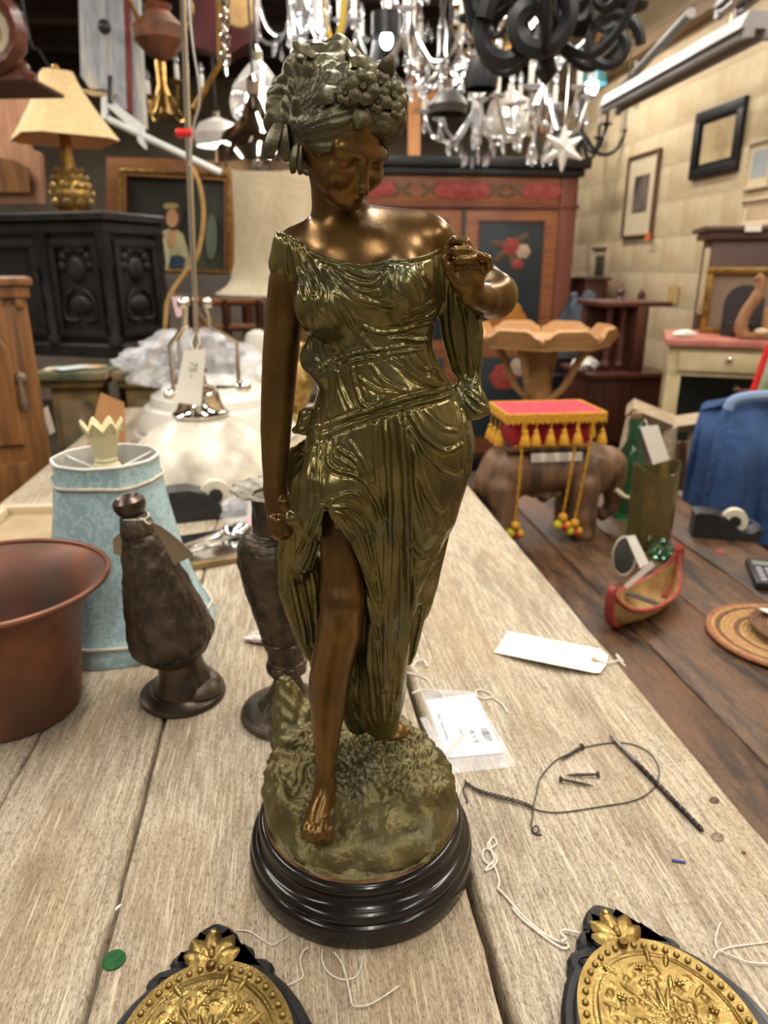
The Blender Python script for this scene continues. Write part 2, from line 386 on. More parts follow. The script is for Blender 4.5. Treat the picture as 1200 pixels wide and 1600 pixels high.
        for ax in range(3):
            u, v = (ax+1) % 3, (ax+2) % 3
            A = np.moveaxis(ins, ax, 0); df = np.argwhere(A[1:] != A[:-1])
            pos = np.zeros((len(df), 3), int); oth = [i for i in range(3) if i != ax]
            pos[:, ax] = df[:, 0]; pos[:, oth[0]] = df[:, 1]; pos[:, oth[1]] = df[:, 2]
            ok = (pos[:, u] > 0) & (pos[:, v] > 0) & (pos[:, u] < F.shape[u]-1) & (pos[:, v] < F.shape[v]-1); pos = pos[ok]
            e = np.eye(3, dtype=int); q = [idx[tuple((pos-du*e[u]-dv*e[v]).T)] for du, dv in ((1, 1), (0, 1), (0, 0), (1, 0))]
            q = np.stack(q, 1); fl = ~ins[tuple(pos.T)]; q[fl] = q[fl][:, ::-1]; Q.append(q)
        Q = np.concatenate(Q); Q = Q[(Q >= 0).all(1)]
        return V, Q
def vnormals(V, Q):
    n = np.cross(V[Q[:, 2]]-V[Q[:, 0]], V[Q[:, 3]]-V[Q[:, 1]]); N = np.zeros_like(V)
    for i in range(4): np.add.at(N, Q[:, i], n)
    return N/np.maximum(np.linalg.norm(N, axis=1, keepdims=True), 1e-12)
def relax(V, Q, it=1, lam=0.5):
    for _ in range(it):
        A = np.zeros_like(V); C = np.zeros(len(V))
        for i in range(4):
            j = (i+1) % 4; np.add.at(A, Q[:, i], V[Q[:, j]]); np.add.at(A, Q[:, j], V[Q[:, i]]); np.add.at(C, Q[:, i], 1); np.add.at(C, Q[:, j], 1)
        V = V+lam*(A/np.maximum(C, 1)[:, None]-V)
    return V
def npmesh(name, V, Q, m, parent=None):
    me = bpy.data.meshes.new(name); me.vertices.add(len(V)); me.vertices.foreach_set('co', V.astype(np.float32).ravel())
    me.loops.add(Q.size); me.loops.foreach_set('vertex_index', Q.astype(np.int32).ravel())
    me.polygons.add(len(Q)); me.polygons.foreach_set('loop_start', (np.arange(len(Q))*4).astype(np.int32)); me.polygons.foreach_set('loop_total', np.full(len(Q), 4, np.int32))
    me.update(calc_edges=True); me.validate(); me.polygons.foreach_set('use_smooth', np.ones(len(me.polygons), bool))
    return link(name, me, m, parent)
_rs = np.random.RandomState(3); _W = _rs.normal(size=(40, 3)); _W /= np.linalg.norm(_W, axis=1)[:, None]; _PH = _rs.rand(40)*6.28
def snoise(P, f, o=0):                                # cheap band-limited noise, about -1..1
    r = 0
    for i in range(8): j = (i+o*8) % 40; r = r+np.sin(P@_W[j]*f*(0.7+0.08*i)+_PH[j]*3)
    return r/3.2
def projpx(V):
    d = V[:, 1]*math.cos(PITCH)-(V[:, 2]-CAMZ)*math.sin(PITCH); u = V[:, 1]*math.sin(PITCH)+(V[:, 2]-CAMZ)*math.cos(PITCH)
    return 600+F_PX*V[:, 0]/d, 800-F_PX*u/d, d
def lay_prep(V, N):
    i = np.where(((V-np.array((0, 0, CAMZ)))*N).sum(1) < 0)[0][::3]; px, py, d = projpx(V[i]); return V[i], px, py, d
def lay(prep, line, n=5):                             # bring a fold line onto the cloth it lies on: nearest surface point along each sight line
    V, px, py, d = prep; out = []
    for q in spline([(p[0], p[1], 0) for p in line], n):
        r = np.hypot(px-q[0], py-q[1]); m = r < 6
        if not m.any(): m = r < 12
        if not m.any(): out.append(V[np.argmin(r)]); continue
        dd = d[m]; near = dd < dd.min()+0.006; out.append(V[m][near].mean(0))
    return np.array(out)
def seg_dist(V, P):
    best = np.full(len(V), 1e9)
    for a, b in zip(P[:-1], P[1:]):
        lo = np.minimum(a, b)-0.012; hi = np.maximum(a, b)+0.012
        i = np.where(((V > lo) & (V < hi)).all(1))[0]
        if len(i) == 0: continue
        ab = b-a; t = np.clip((V[i]-a)@ab/max(ab@ab, 1e-12), 0, 1); dd = np.linalg.norm(V[i]-a-t[:, None]*ab, axis=1)
        best[i] = np.minimum(best[i], dd)
    return best
def folds(V, Q, lines):                               # lines: (polyline, width mm, height mm); ridge with narrow grooves beside it
    N = vnormals(V, Q); off = np.zeros(len(V)); prep = lay_prep(V, N)
    for ln, wd, ht in lines:
        P = lay(prep, ln); d = seg_dist(V, P); w_ = wd*0.70e-3; u = d/w_
        pr = np.exp(-(u*1.4)**1.5)-0.38*np.exp(-((u-1.8)/0.7)**2)
        # fade at both ends
        ends = np.minimum(np.linalg.norm(V-P[0], axis=1), np.linalg.norm(V-P[-1], axis=1)); fade = np.clip(0.35+ends/0.012, 0, 1)
        off += np.where(d < 0.012, pr*ht*1.4e-3*fade, 0)
    return V+N*np.clip(off, -0.0035, 0.006)[:, None]
def clipz(g, pts, keep_below=True, k=0.0015):         # cut a grid with the upright curtain above a curve z(x)
    xs = [p[0] for p in pts]; zs = [p[2] for p in pts]; o = np.argsort(xs); zz = np.interp(g.ax[0], np.array(xs)[o], np.array(zs)[o])
    d = g.ax[2][None, None, :]-zz[:, None, None]; A = g.F
    hh = np.maximum(k-np.abs(A-d), 0)/k; g.F = (np.maximum(A, d)+hh*hh*k*0.25).astype(np.float32)
STAT_LO = (-0.125, SY-0.11, TZ+0.03); STAT_HI = (0.105, SY+0.115, TZ+0.615)
# ---- materials
def bronze(name, c1, c2, c3, rough, rough2, spots=0.5, bump=0.12, bscale=300):
    return mat(name, c1, c2, rough=rough, rough2=rough2, metal=0.70, scale=38, mixlo=0.32, mixhi=0.7, c3=c3, scale3=22, bump=bump, bscale=bscale, coords='Object', spec=0.5)
M_SKIN = bronze('brown_bronze', (0.108,0.055,0.014,1), (0.162,0.087,0.023,1), (0.076,0.040,0.014,1), 0.24, 0.34, bump=0.04)
M_DRESS = bronze('olive_bronze', (0.110,0.088,0.027,1), (0.162,0.132,0.045,1), (0.098,0.096,0.056,1), 0.20, 0.30, bump=0.10, bscale=220)
M_HAIR = bronze('dull_green_bronze', (0.080,0.068,0.036,1), (0.122,0.106,0.056,1), (0.080,0.084,0.058,1), 0.34, 0.48, bump=0.25, bscale=420)
M_ROCK = bronze('mossy_bronze', (0.105,0.084,0.032,1), (0.160,0.134,0.054,1), (0.088,0.084,0.052,1), 0.34, 0.50, bump=0.5, bscale=240)
M_BLACK = mat('black_lacquer', (0.008,0.007,0.006,1), (0.014,0.012,0.011,1), rough=0.15, rough2=0.24, scale=30, spec=0.4, coat=0.15, bump=0.02)
stat = wthing('bronze_statuette', 'tall green-brown bronze figurine of a draped standing woman on a black round plinth', 'figurine', (SX, SY, TZ))
# ---- plinth
mb = MB().at(Matrix.Translation((SX, SY, TZ)))
prof = [(0.0935,0.0005),(0.0945,0.002),(0.0945,0.017),(0.0935,0.019),(0.0905,0.0205),(0.0925,0.0225),(0.093,0.026),(0.0915,0.0295),(0.088,0.031),(0.0865,0.0315),(0.0845,0.034),(0.0825,0.0375),(0.0825,0.039),(0.0845,0.0405),(0.0855,0.043),(0.0855,0.046),(0.084,0.0485),(0.0815,0.0495),(0.079,0.0495),(0.078,0.047),(0.02,0.047)]
mb.lathe(prof, 128).build('plinth', M_BLACK, stat, sharp=60); plin = stat.children[-1]
mb = MB().at(Matrix.Translation((SX, SY, TZ)))
mb.lathe([(0.0792,0.0485),(0.0808,0.0500),(0.0800,0.0510),(0.0782,0.0505)], 128, cap0=False, cap1=False).build('worn_rim', mat('worn_brown_rim', rgb(120,82,46), rgb(60,40,24), rough=0.5, scale=60), plin)
# ---- rock mound: a height field over the plinth, lip in front, scribbled turf behind
RC = [(560,1305,.068),(490,1308,.061),(440,1300,.066),(520,1290,.068),(640,1300,.068),(690,1265,.072),(600,1255,.076),(655,1225,.088),(590,1205,.090),(530,1230,.076),(470,1240,.080),(430,1222,.094),(410,1250,.080),(480,1180,.097),(560,1165,.096),(620,1160,.093),(650,1165,.092),(600,1130,.098),(500,1140,.104),(450,1140,.108),(690,1215,.080),(560,1350,.060),(450,1340,.060),(650,1340,.060)]
RP = [onz(a, b, TZ+c) for a, b, c in RC]; RP = np.array([(p.x-SX, p.y-SY, c) for p, (a, b, c) in zip(RP, RC)])
def rockz(x, y):
    w_ = 1/((x[..., None]-RP[:, 0])**2+(y[..., None]-RP[:, 1])**2+0.00004)**1.6
    return (w_*RP[:, 2]).sum(-1)/w_.sum(-1)
na, nr_, nsd = 300, 90, 44
A_ = np.linspace(0, 2*pi, na, endpoint=False); rows = []
for i in range(nr_):
    r = 0.076*(i/(nr_-1)); x = r*np.cos(A_); y = r*np.sin(A_); z = rockz(x, y)-0.012*np.clip((r-0.062)/0.014, 0, 1)**2.2; rows.append(np.stack([x, y, z], 1))
ze = rows[-1][:, 2]
for i in range(1, nsd+1):
    t = i/nsd; r = 0.076+0.0042*np.sin(pi*min(1, t*0.95)); rows.append(np.stack([r*np.cos(A_), r*np.sin(A_), ze+(0.0475-ze)*t**0.9], 1))
V = np.concatenate(rows); nt = len(rows); ii, jj = np.meshgrid(np.arange(nt-1), np.arange(na), indexing='ij'); j2 = (jj+1) % na
Q = np.stack([ii*na+jj, (ii+1)*na+jj, (ii+1)*na+j2, ii*na+j2], -1).reshape(-1, 4)
V = V+np.array((SX, SY, TZ)); N = vnormals(V, Q)
rough_ = np.clip((V[:, 1]-(SY-0.030))/0.02, 0.0, 1)*np.clip((V[:, 2]-TZ-0.055)/0.02, 0, 1)
ex = np.clip((V[:, 2]-TZ-0.0475)/0.006, 0, 1)
tex = np.abs(snoise(V*[1,1,0.7], 330, 1))-0.4+0.7*(np.abs(snoise(V, 640, 2))-0.4)+0.4*(np.abs(snoise(V, 1100, 4))-0.4)
vert = snoise(V*[1, 1, 0.15], 460, 3)*0.0010*np.clip((TZ+0.066-V[:, 2])/0.015, 0, 1)
V = V+N*((tex*(0.0004+0.0026*rough_)+vert+0.0017*snoise(V, 130, 0)+0.0007*snoise(V, 300, 2))*ex)[:, None]
npmesh('rock_mound', V, Q, M_ROCK, stat)
g = Grid((-0.125, SY+0.015, TZ+0.07), (-0.03, SY+0.105, TZ+0.17), 0.0012)
g.chain([(462,1160,0.045,34),(455,1120,0.055,28),(448,1075,0.062,17),(446,1062,0.062,9)], 0.006); g.chain([(478,1118,0.056,18),(470,1150,0.048,24)], 0.008); g.chain([(445,1150,0.05,22)], 0.006)
V, Q = g.mesh(); V = relax(V, Q, 2); N = vnormals(V, Q)
V = V+N*(0.0022*(np.abs(snoise(V*[1,1,0.5], 380, 1))-0.4)+0.0012*snoise(V, 700, 2))[:, None]
npmesh('rock_stump', V, Q, M_ROCK, stat)
# ---- head frame: turned to the right and bowed
yaw, pit = math.radians(38), math.radians(24)
HF = np.array((math.sin(yaw)*math.cos(pit), -math.cos(yaw)*math.cos(pit), -math.sin(pit)))
HU = np.array((math.sin(yaw)*math.sin(pit), -math.cos(yaw)*math.sin(pit), math.cos(pit)))
HR = np.cross(HF, HU)
HRm = np.array([HR, HU, HF])
HO = S(568, 258, -0.030)-0.024*HF
HS = 1.0
def H(r, u, f): return HO+HS*(r*HR+u*HU+f*HF)
def torso(g, grow=0.0, lower=True):
    e = grow
    def el(px, py, dy, rx, ry, rz, k, R=None):
        c = S(px, py, dy); m = mpp(c); g.ell(c, (rx*m+e, ry+e, rz*m+e), k=k, R=R)
    el(575, 455, 0.002, 112, 0.034, 100, 0.014)              # rib cage
    el(572, 400, 0.004, 105, 0.027, 55, 0.014)               # upper chest
    el(588, 560, 0.002, 86, 0.030, 90, 0.016)                # waist
    if lower:
        el(604, 640, 0.004, 104, 0.037, 80, 0.018); el(608, 700, 0.006, 114, 0.042, 80, 0.02)
    P = lambda *a: (S(*a[:3]), a[3]*mpp(S(*a[:3]))+e)
    def cn(a, b, k=0.010, sy=1.0): (p, r), (q, t) = P(*a), P(*b); g.cone(p, r, q, t, k, sy)
    cn((540,385,0.004,34), (462,388,0.006,25)); cn((590,380,0.004,34), (672,372,0.008,27))
    cn((530,352,0.008,26), (470,380,0.008,22), 0.016); cn((545,350,0.008,26), (660,358,0.010,24), 0.016)
    el(506, 478, -0.022, 44, 0.020, 46, 0.010); el(620, 452, -0.022, 44, 0.020, 46, 0.010)
# ---- skin: one continuous body
g = Grid((-0.125, SY-0.085, TZ+0.055), (0.10, SY+0.06, TZ+0.595), 0.0012)
torso(g, -0.0012, lower=False)
# neck and head
nb = S(530, 372, 0.006); nt = H(0, -0.012, -0.010)
g.cone(nb, 0.0150, nb*0.45+nt*0.55, 0.0122, 0.010); g.cone(nb*0.45+nt*0.55, 0.0122, nt, 0.0135, 0.006)
def he(c, r, k=0.004, op='u'): g.ell(H(*c), [x*HS for x in r], HRm, k, op)
def hc(a, ra, b, rb, k=0.003, op='u'): g.cone(H(*a), ra*HS, H(*b), rb*HS, k, op=op)
he((0, 0.010, -0.004), (0.0245, 0.0260, 0.0300), 0.004)          # skull
he((0, -0.005, 0.006), (0.0205, 0.0205, 0.0200), 0.006)          # face
hc((0, -0.011, 0.010), 0.0130, (0, -0.0215, 0.0195), 0.0064, 0.005)  # jaw to chin
for s_ in (-1, 1):
    hc((s_*0.0165, -0.006, 0.000), 0.0065, (s_*0.005, -0.0205, 0.0165), 0.0060, 0.005)      # jaw line
    he((s_*0.0122, -0.0070, 0.0175), (0.0075, 0.0070, 0.0060), 0.006)                         # cheek
    he((s_*0.0105, 0.0005, 0.0250), (0.0060, 0.0036, 0.0040), 0.0030, 'c')                    # socket
    he((s_*0.0108, 0.0000, 0.0190), (0.0056, 0.0042, 0.0052), 0.0015)                         # eyeball and lid
    hc((s_*0.0058, -0.0012, 0.0226), 0.0007, (s_*0.0158, -0.0016, 0.0195), 0.0007, 0.0008)    # lowered lid edge
    hc((s_*0.0030, 0.0062, 0.0245), 0.0024, (s_*0.0165, 0.0060, 0.0195), 0.0020, 0.005)       # brow
    hc((s_*0.0023, -0.0125, 0.0265), 0.0021, (s_*0.0026, -0.0128, 0.0262), 0.0021, 0.0018)    # nostril wing
    he((s_*0.0225, -0.002, -0.004), (0.0030, 0.0070, 0.0045), 0.002)                          # ear
hc((0, 0.004, 0.0245), 0.0022, (0, -0.0115, 0.0300), 0.0026, 0.0040)    # nose
hc((0, -0.0120, 0.0302), 0.0024, (0, -0.0128, 0.0290), 0.0024, 0.002)
hc((-0.0048, -0.0166, 0.0240), 0.0009, (0, -0.0158, 0.0270), 0.0018, 0.0018); hc((0.0048, -0.0166, 0.0240), 0.0009, (0, -0.0158, 0.0270), 0.0018, 0.0018)
hc((-0.0040, -0.0180, 0.0240), 0.0010, (0, -0.0185, 0.0263), 0.0020, 0.0018); hc((0.0040, -0.0180, 0.0240), 0.0010, (0, -0.0185, 0.0263), 0.0020, 0.0018)
hc((-0.0055, -0.0171, 0.0257), 0.00035, (0.0055, -0.0171, 0.0257), 0.00035, 0.0012, 'c')
hc((0, -0.0208, 0.0275), 0.0009, (0, -0.0208, 0.0275), 0.0009, 0.003, 'c')
# her right arm (left in view), hanging
g.chain([(456,392,0.006,23),(449,440,0.008,29),(443,500,0.010,29),(438,560,0.010,28),(434,620,0.008,26),(431,670,0.004,24),(430,720,0.000,21),(430,765,-0.004,17.5)], 0.006)
g.chain([(430,765,-0.004,17),(434,790,-0.006,20),(437,812,-0.008,19)], 0.004)
for (a, b, c, r) in (((426,812,-0.014),(428,832,-0.018),(436,838,-0.012),8.0), ((434,814,-0.016),(438,836,-0.019),(446,838,-0.011),8.2), ((442,814,-0.015),(448,832,-0.017),(452,832,-0.009),7.6), ((449,810,-0.012),(455,826,-0.013),(456,826,-0.006),6.8)):
    g.chain([(*a, r+1), (*b, r), (*c, r-1)], 0.0014)
g.chain([(444,785,-0.012,9),(456,803,-0.012,8),(462,816,-0.009,6.5)], 0.002)
# her left arm (right in view): out and back to the elbow, forearm returning to the shoulder strap
g.chain([(684,380,0.010,28),(722,412,0.020,30),(758,446,0.018,32),(772,462,0.006,33)], 0.008)
g.chain([(774,462,0.004,32.5),(758,466,-0.010,26),(742,462,-0.021,20)], 0.006)
g.chain([(742,463,-0.021,18),(733,466,-0.024,14)], 0.005)
g.chain([(736,462,-0.025,14),(729,440,-0.028,20),(726,416,-0.028,21)], 0.004, sy=0.8)
g.chain([(716,446,-0.028,12),(706,415,-0.027,11)], 0.004)
g.chain([(746,440,-0.028,10),(752,420,-0.027,10)], 0.004)
for pts in ([(738,392,-0.027,8.5),(728,379,-0.033,7.8),(710,375,-0.034,7.2),(701,383,-0.029,6.2)],
            [(744,402,-0.029,8.5),(731,392,-0.037,7.8),(711,391,-0.038,7.2),(702,399,-0.032,6.2)],
            [(749,412,-0.030,8.2),(735,405,-0.038,7.4),(716,407,-0.038,6.8),(706,415,-0.032,5.8)],
            [(753,424,-0.027,8.5),(764,416,-0.032,7.6),(763,405,-0.037,7.0),(752,399,-0.037,6.2)],
            [(716,444,-0.031,10),(700,422,-0.033,8),(694,404,-0.032,7),(698,390,-0.030,6)]):
    g.chain(pts, 0.0006)
# her right leg (left in view), stepping forward out of the slit
LEG = [(530,770,-0.010,34),(531,830,-0.014,33),(535,880,-0.016,34),(536,925,-0.018,35),(535,955,-0.018,35),(531,985,-0.016,36),(519,1040,-0.011,33.5),(513,1090,-0.010,30),(511,1135,-0.013,23.5),(510,1175,-0.019,17.5),(509,1205,-0.024,14.5),(508,1228,-0.027,14.5)]
g.chain(LEG, 0.008)
g.chain([(512,1055,0.002,28),(511,1090,0.002,22)], 0.008)                         # calf
g.chain([(534,942,-0.026,27)], 0.010)                                            # knee cap
g.chain([(509,1228,-0.026,15),(504,1250,-0.034,16.5),(497,1272,-0.042,18.5),(494,1288,-0.048,19)], 0.006)
g.chain([(514,1248,-0.024,13),(515,1262,-0.020,12)], 0.005)
for x, y, dy, r in ((478,1302,-0.053,5.6),(486,1307,-0.056,5.8),(494,1309,-0.058,6.2),(502,1309,-0.059,6.6),(514,1304,-0.060,9.0)):
    g.chain([(494+(x-494)*0.8, 1284, -0.049, r+0.2), (x-1, y-7, dy-0.002, r-0.3), (x-3, y+4, dy-0.004, r-0.5)], 0.0007)
# her left foot (right in view), toes showing past the hem
g.chain([(600,1120,0.034,17),(612,1136,0.028,14),(622,1142,0.026,13)], 0.004)
for x, y, dy, r in ((610,1152,0.018,6.5),(620,1152,0.019,5.6),(628,1150,0.021,5.2),(634,1146,0.024,4.8),(638,1141,0.027,4.5)):
    g.chain([(612+(x-612)*0.6, 1140, 0.028, r+1.5), (x, y, dy, r)], 0.0015)
V, Q = g.mesh(); V = relax(V, Q, 2, 0.4)
npmesh('body', V, Q, M_SKIN, stat)
# ---- dress
g = Grid((-0.115, SY-0.075, TZ+0.06), (0.10, SY+0.085, TZ+0.52), 0.00098)
torso(g, 0.0010)
g.chain([(456,386,0.006,27),(452,412,0.007,32)], 0.006)                            # sleeve cap on the hanging arm
g.chain([(500,560,-0.006,30),(510,575,-0.010,26)], 0.010)                          # blouse overhang
NECK = [S(380,300,0), S(436,362,0), S(470,384,-0.01), S(505,402,-0.02), S(545,411,-0.03), S(578,413,-0.033), S(604,408,-0.033), S(640,404,-0.03), S(668,398,-0.02), S(692,386,-0.01), S(715,372,-0.005), S(730,368,0), S(800,368,0)]
clipz(g, NECK)
# skirt
g.chain([(612,700,0.004,112),(608,760,0.006,108)], 0.02, sy=0.85)
g.chain([(648,700,0.000,80),(638,790,0.002,72),(618,880,0.006,56),(604,960,0.010,42),(599,1030,0.014,38),(596,1085,0.018,36),(594,1125,0.022,30)], 0.014, sy=0.9)
g.chain([(535,705,-0.012,52),(520,760,-0.024,54),(516,800,-0.026,50)], 0.012)      # over the thigh
g.chain([(560,770,-0.018,44),(580,860,-0.012,42),(592,950,-0.008,36),(600,1040,0.000,30),(602,1110,0.010,22),(601,1138,0.014,12)], 0.010)
g.chain([(690,700,0.012,46),(690,770,0.014,26),(684,840,0.016,17),(676,890,0.018,14),(668,940,0.020,9),(664,960,0.020,4)], 0.005, sy=0.7)
g.chain([(668,820,0.010,26),(660,900,0.014,18),(650,970,0.018,13),(644,1020,0.020,8),(640,1036,0.020,4)], 0.004, sy=0.7)
g.chain([(712,690,0.010,25),(718,735,0.012,18),(714,768,0.014,11),(710,788,0.014,4)], 0.004, sy=0.7)
# carve the slit: the leg steps through the cloth
SL = [(510,800,5),(521,845,18),(533,890,29),(538,930,35),(537,980,40),(526,1040,46),(516,1110,50),(508,1200,52),(500,1290,52)]
for ex in np.arange(-0.010, -0.062, -0.0035): g.chain([(a, b, ex, r) for a, b, r in SL], 0.002, op='c')
# drape held in the hand, falling beside the leg
g.chain([(478,760,-0.012,24),(474,800,-0.010,28),(468,850,-0.004,26),(462,890,0.002,20)], 0.006, sy=0.55)
g.chain([(490,780,-0.016,18),(484,830,-0.014,20),(474,880,-0.008,16)], 0.005, sy=0.5)
g.chain([(452,820,-0.008,12),(447,870,0.000,14),(450,925,0.006,15),(468,980,0.012,14),(482,1020,0.016,7)], 0.005, sy=0.6)
g.chain([(480,880,0.006,22),(484,940,0.012,22),(490,1000,0.016,14),(492,1040,0.018,8)], 0.006, sy=0.5)
g.chain([(508,880,0.016,22),(520,980,0.020,30),(545,1080,0.028,26),(560,1130,0.032,20)], 0.010, sy=0.6)     # back of the skirt behind the leg
g.chain([(455,812,-0.014,13),(468,822,-0.012,10)], 0.004)
# shawl falling from the raised hand and bow at the hip
g.chain([(708,425,0.000,20),(716,470,0.008,30),(722,520,0.010,33),(728,565,0.010,27),(736,598,0.008,16)], 0.006, sy=0.45)
g.chain([(733,600,0.006,15),(742,628,0.002,20),(758,640,0.000,9),(764,645,0.000,4)], 0.004, sy=0.5)
g.chain([(722,614,0.006,14),(745,645,0.000,10)], 0.004, sy=0.6)
g.chain([(497,655,0.008,14),(482,652,0.006,17),(474,668,0.004,13),(462,672,0.004,7)], 0.003, sy=0.6)
g.chain([(496,690,0.012,14),(470,715,0.016,22),(456,742,0.016,17),(450,762,0.016,8)], 0.004, sy=0.35)
g.chain([(474,740,0.018,16),(490,720,0.016,14)], 0.004, sy=0.35)
g.chain([(510,789,-0.040,9)], 0.003)                                                 # knot
V, Q = g.mesh(); V = relax(V, Q, 2, 0.5)
FOLD = [
 ([(440,364),(470,386),(505,405),(545,414),(578,416),(602,410),(640,406),(666,401),(690,389),(710,375)], 1.6, 1.5),
 ([(452,372),(462,410),(470,450),(474,470)], 2.2, 1.2), ([(462,378),(478,420),(490,455)], 2.0, 1.3), ([(474,388),(492,425),(502,455),(498,475)], 2.0, 1.4), ([(444,370),(446,410),(452,440)], 2.0, 1.1),
 ([(525,462),(548,498),(570,532),(586,548),(592,543)], 1.8, 1.7), ([(502,484),(524,525),(540,552)], 2.2, 1.2), ([(490,495),(505,535),(515,560)], 2.2, 1.1), ([(485,520),(492,560),(505,580)], 2.0, 1.1),
 ([(512,412),(545,436),(582,444),(604,424)], 1.8, 1.3), ([(522,424),(558,452),(594,456)], 1.8, 1.1), ([(506,412),(535,446),(570,470),(610,478)], 2.2, 1.0), ([(540,418),(570,432),(596,424)], 1.4, 1.0),
 ([(618,420),(612,440),(622,460)], 2.4, 1.2), ([(640,418),(655,446),(664,476)], 1.8, 1.2), ([(655,412),(670,440),(680,455)], 1.8, 1.2), ([(636,488),(662,480),(682,470)], 1.6, 1.2), ([(634,502),(664,496),(688,484)], 1.6, 1.1), ([(612,520),(640,512),(684,502)], 1.7, 1.1),
 ([(608,529),(634,528),(656,532),(676,526)], 1.8, 1.9), ([(560,505),(590,520),(620,518)], 2.0, 1.0),
 ([(488,586),(508,572),(532,558)], 2.0, 1.6), ([(527,572),(565,562),(610,553),(660,545)], 1.5, 1.3), ([(520,562),(560,551),(600,546),(640,540)], 1.4, 0.9),
 ([(612,562),(632,576),(655,594),(684,604),(704,604)], 1.8, 1.8), ([(650,548),(665,566),(672,590)], 1.6, 1.1), ([(640,552),(652,572),(676,580),(690,576)], 1.5, 1.1), ([(668,552),(685,572),(702,595)], 1.6, 1.2),
 ([(550,574),(556,605),(568,634),(584,632),(602,616)], 1.7, 1.6), ([(526,580),(534,608),(548,640)], 1.8, 1.4), ([(516,590),(518,620),(512,650)], 1.8, 1.2), ([(580,570),(600,596),(630,610)], 1.8, 1.0), ([(560,590),(590,610),(620,614)], 1.6, 0.9),
 ([(498,669),(545,651),(600,633),(650,619),(706,606)], 1.8, 1.5), ([(500,684),(545,665),(600,646),(655,631),(708,616)], 1.8, 1.6),
 ([(622,645),(628,700),(634,780),(636,880),(632,980),(620,1090)], 3.2, 2.7), ([(602,655),(606,720),(610,800),(608,890),(602,980),(600,1080)], 2.6, 2.0), ([(586,664),(588,740),(598,815)], 2.0, 1.1),
 ([(646,700),(652,770),(668,825)], 2.2, 1.4), ([(638,645),(664,684),(696,704),(720,694)], 2.0, 1.8), ([(662,640),(690,668),(716,674)], 1.8, 1.2), ([(642,672),(676,722),(708,744),(724,738)], 2.0, 1.6), ([(648,705),(664,768),(686,802),(700,794)], 2.0, 1.3),
 ([(638,845),(664,868),(686,852),(700,818)], 2.0, 1.5), ([(650,920),(676,880),(694,840)], 1.8, 1.5), ([(655,960),(668,915),(690,870)], 1.8, 1.4), ([(648,900),(644,960),(638,1020)], 2.0, 1.6), ([(662,930),(654,980),(644,1030)], 1.8, 1.4),
 ([(724,640),(734,690),(732,740),(716,784)], 1.8, 1.4), ([(714,630),(722,680),(722,730)], 1.8, 1.1),
 ([(513,690),(514,724),(530,736),(562,746),(586,780),(602,812)], 2.0, 1.8), ([(530,702),(558,722),(582,764),(600,800)], 1.8, 1.4), ([(548,690),(574,735),(592,780)], 1.8, 1.2), ([(528,716),(548,728),(566,740)], 1.5, 1.0),
 ([(512,789),(528,776),(552,770),(570,782)], 1.7, 1.7), ([(514,794),(545,792),(572,812),(586,850)], 1.7, 1.6), ([(514,797),(542,808),(566,840),(582,890)], 1.6, 1.6), ([(516,802),(540,832),(564,875),(590,940)], 1.6, 1.6), ([(530,800),(556,818),(570,836)], 1.3, 1.1),
 ([(512,800),(534,846),(558,900),(580,956),(592,1000)], 1.7, 1.9), ([(575,820),(588,880),(596,950)], 1.9, 1.3),
 ([(504,796),(490,840),(470,892)], 1.8, 1.6), ([(498,780),(482,830),(464,868)], 1.8, 1.5), ([(490,700),(488,740),(484,790)], 1.8, 1.3), ([(500,700),(497,745),(494,790)], 1.6, 1.2), ([(494,792),(503,790),(510,790)], 1.5, 1.2),
 ([(454,826),(456,862),(460,890),(478,900)], 1.5, 1.5), ([(444,836),(438,885),(441,922)], 1.6, 1.4), ([(456,900),(468,952),(480,1005)], 1.7, 1.5), ([(472,900),(482,955),(490,1010)], 1.7, 1.4), ([(488,890),(494,940),(496,985)], 1.6, 1.2),
 ([(574,975),(576,1040),(586,1130)], 1.9, 1.6), ([(590,1010),(596,1070),(600,1130)], 1.8, 1.5), ([(558,1050),(566,1100),(582,1142)], 1.8, 1.3), ([(618,990),(616,1060),(610,1120)], 1.8, 1.3), ([(545,1060),(552,1110),(566,1140)], 1.6, 1.1),
 ([(704,450),(706,510),(720,580)], 2.2, 1.5), ([(718,455),(730,520),(736,585)], 2.4, 1.7), ([(745,500),(751,550),(744,600)], 1.9, 1.4), ([(728,612),(745,626),(764,642)], 1.5, 1.4), ([(724,622),(740,640),(758,648)], 1.4, 1.2),
 ([(496,640),(484,650),(474,660)], 1.4, 1.3), ([(498,664),(484,668),(464,672)], 1.4, 1.3), ([(494,692),(476,705),(460,722)], 1.6, 1.2),
]
V = folds(V, Q, FOLD)
N = vnormals(V, Q); V = V+N*(0.00025*snoise(V*[1,1,0.35], 700, 2)+0.0003*snoise(V, 260, 1))[:, None]
npmesh('dress', V, Q, M_DRESS, stat)
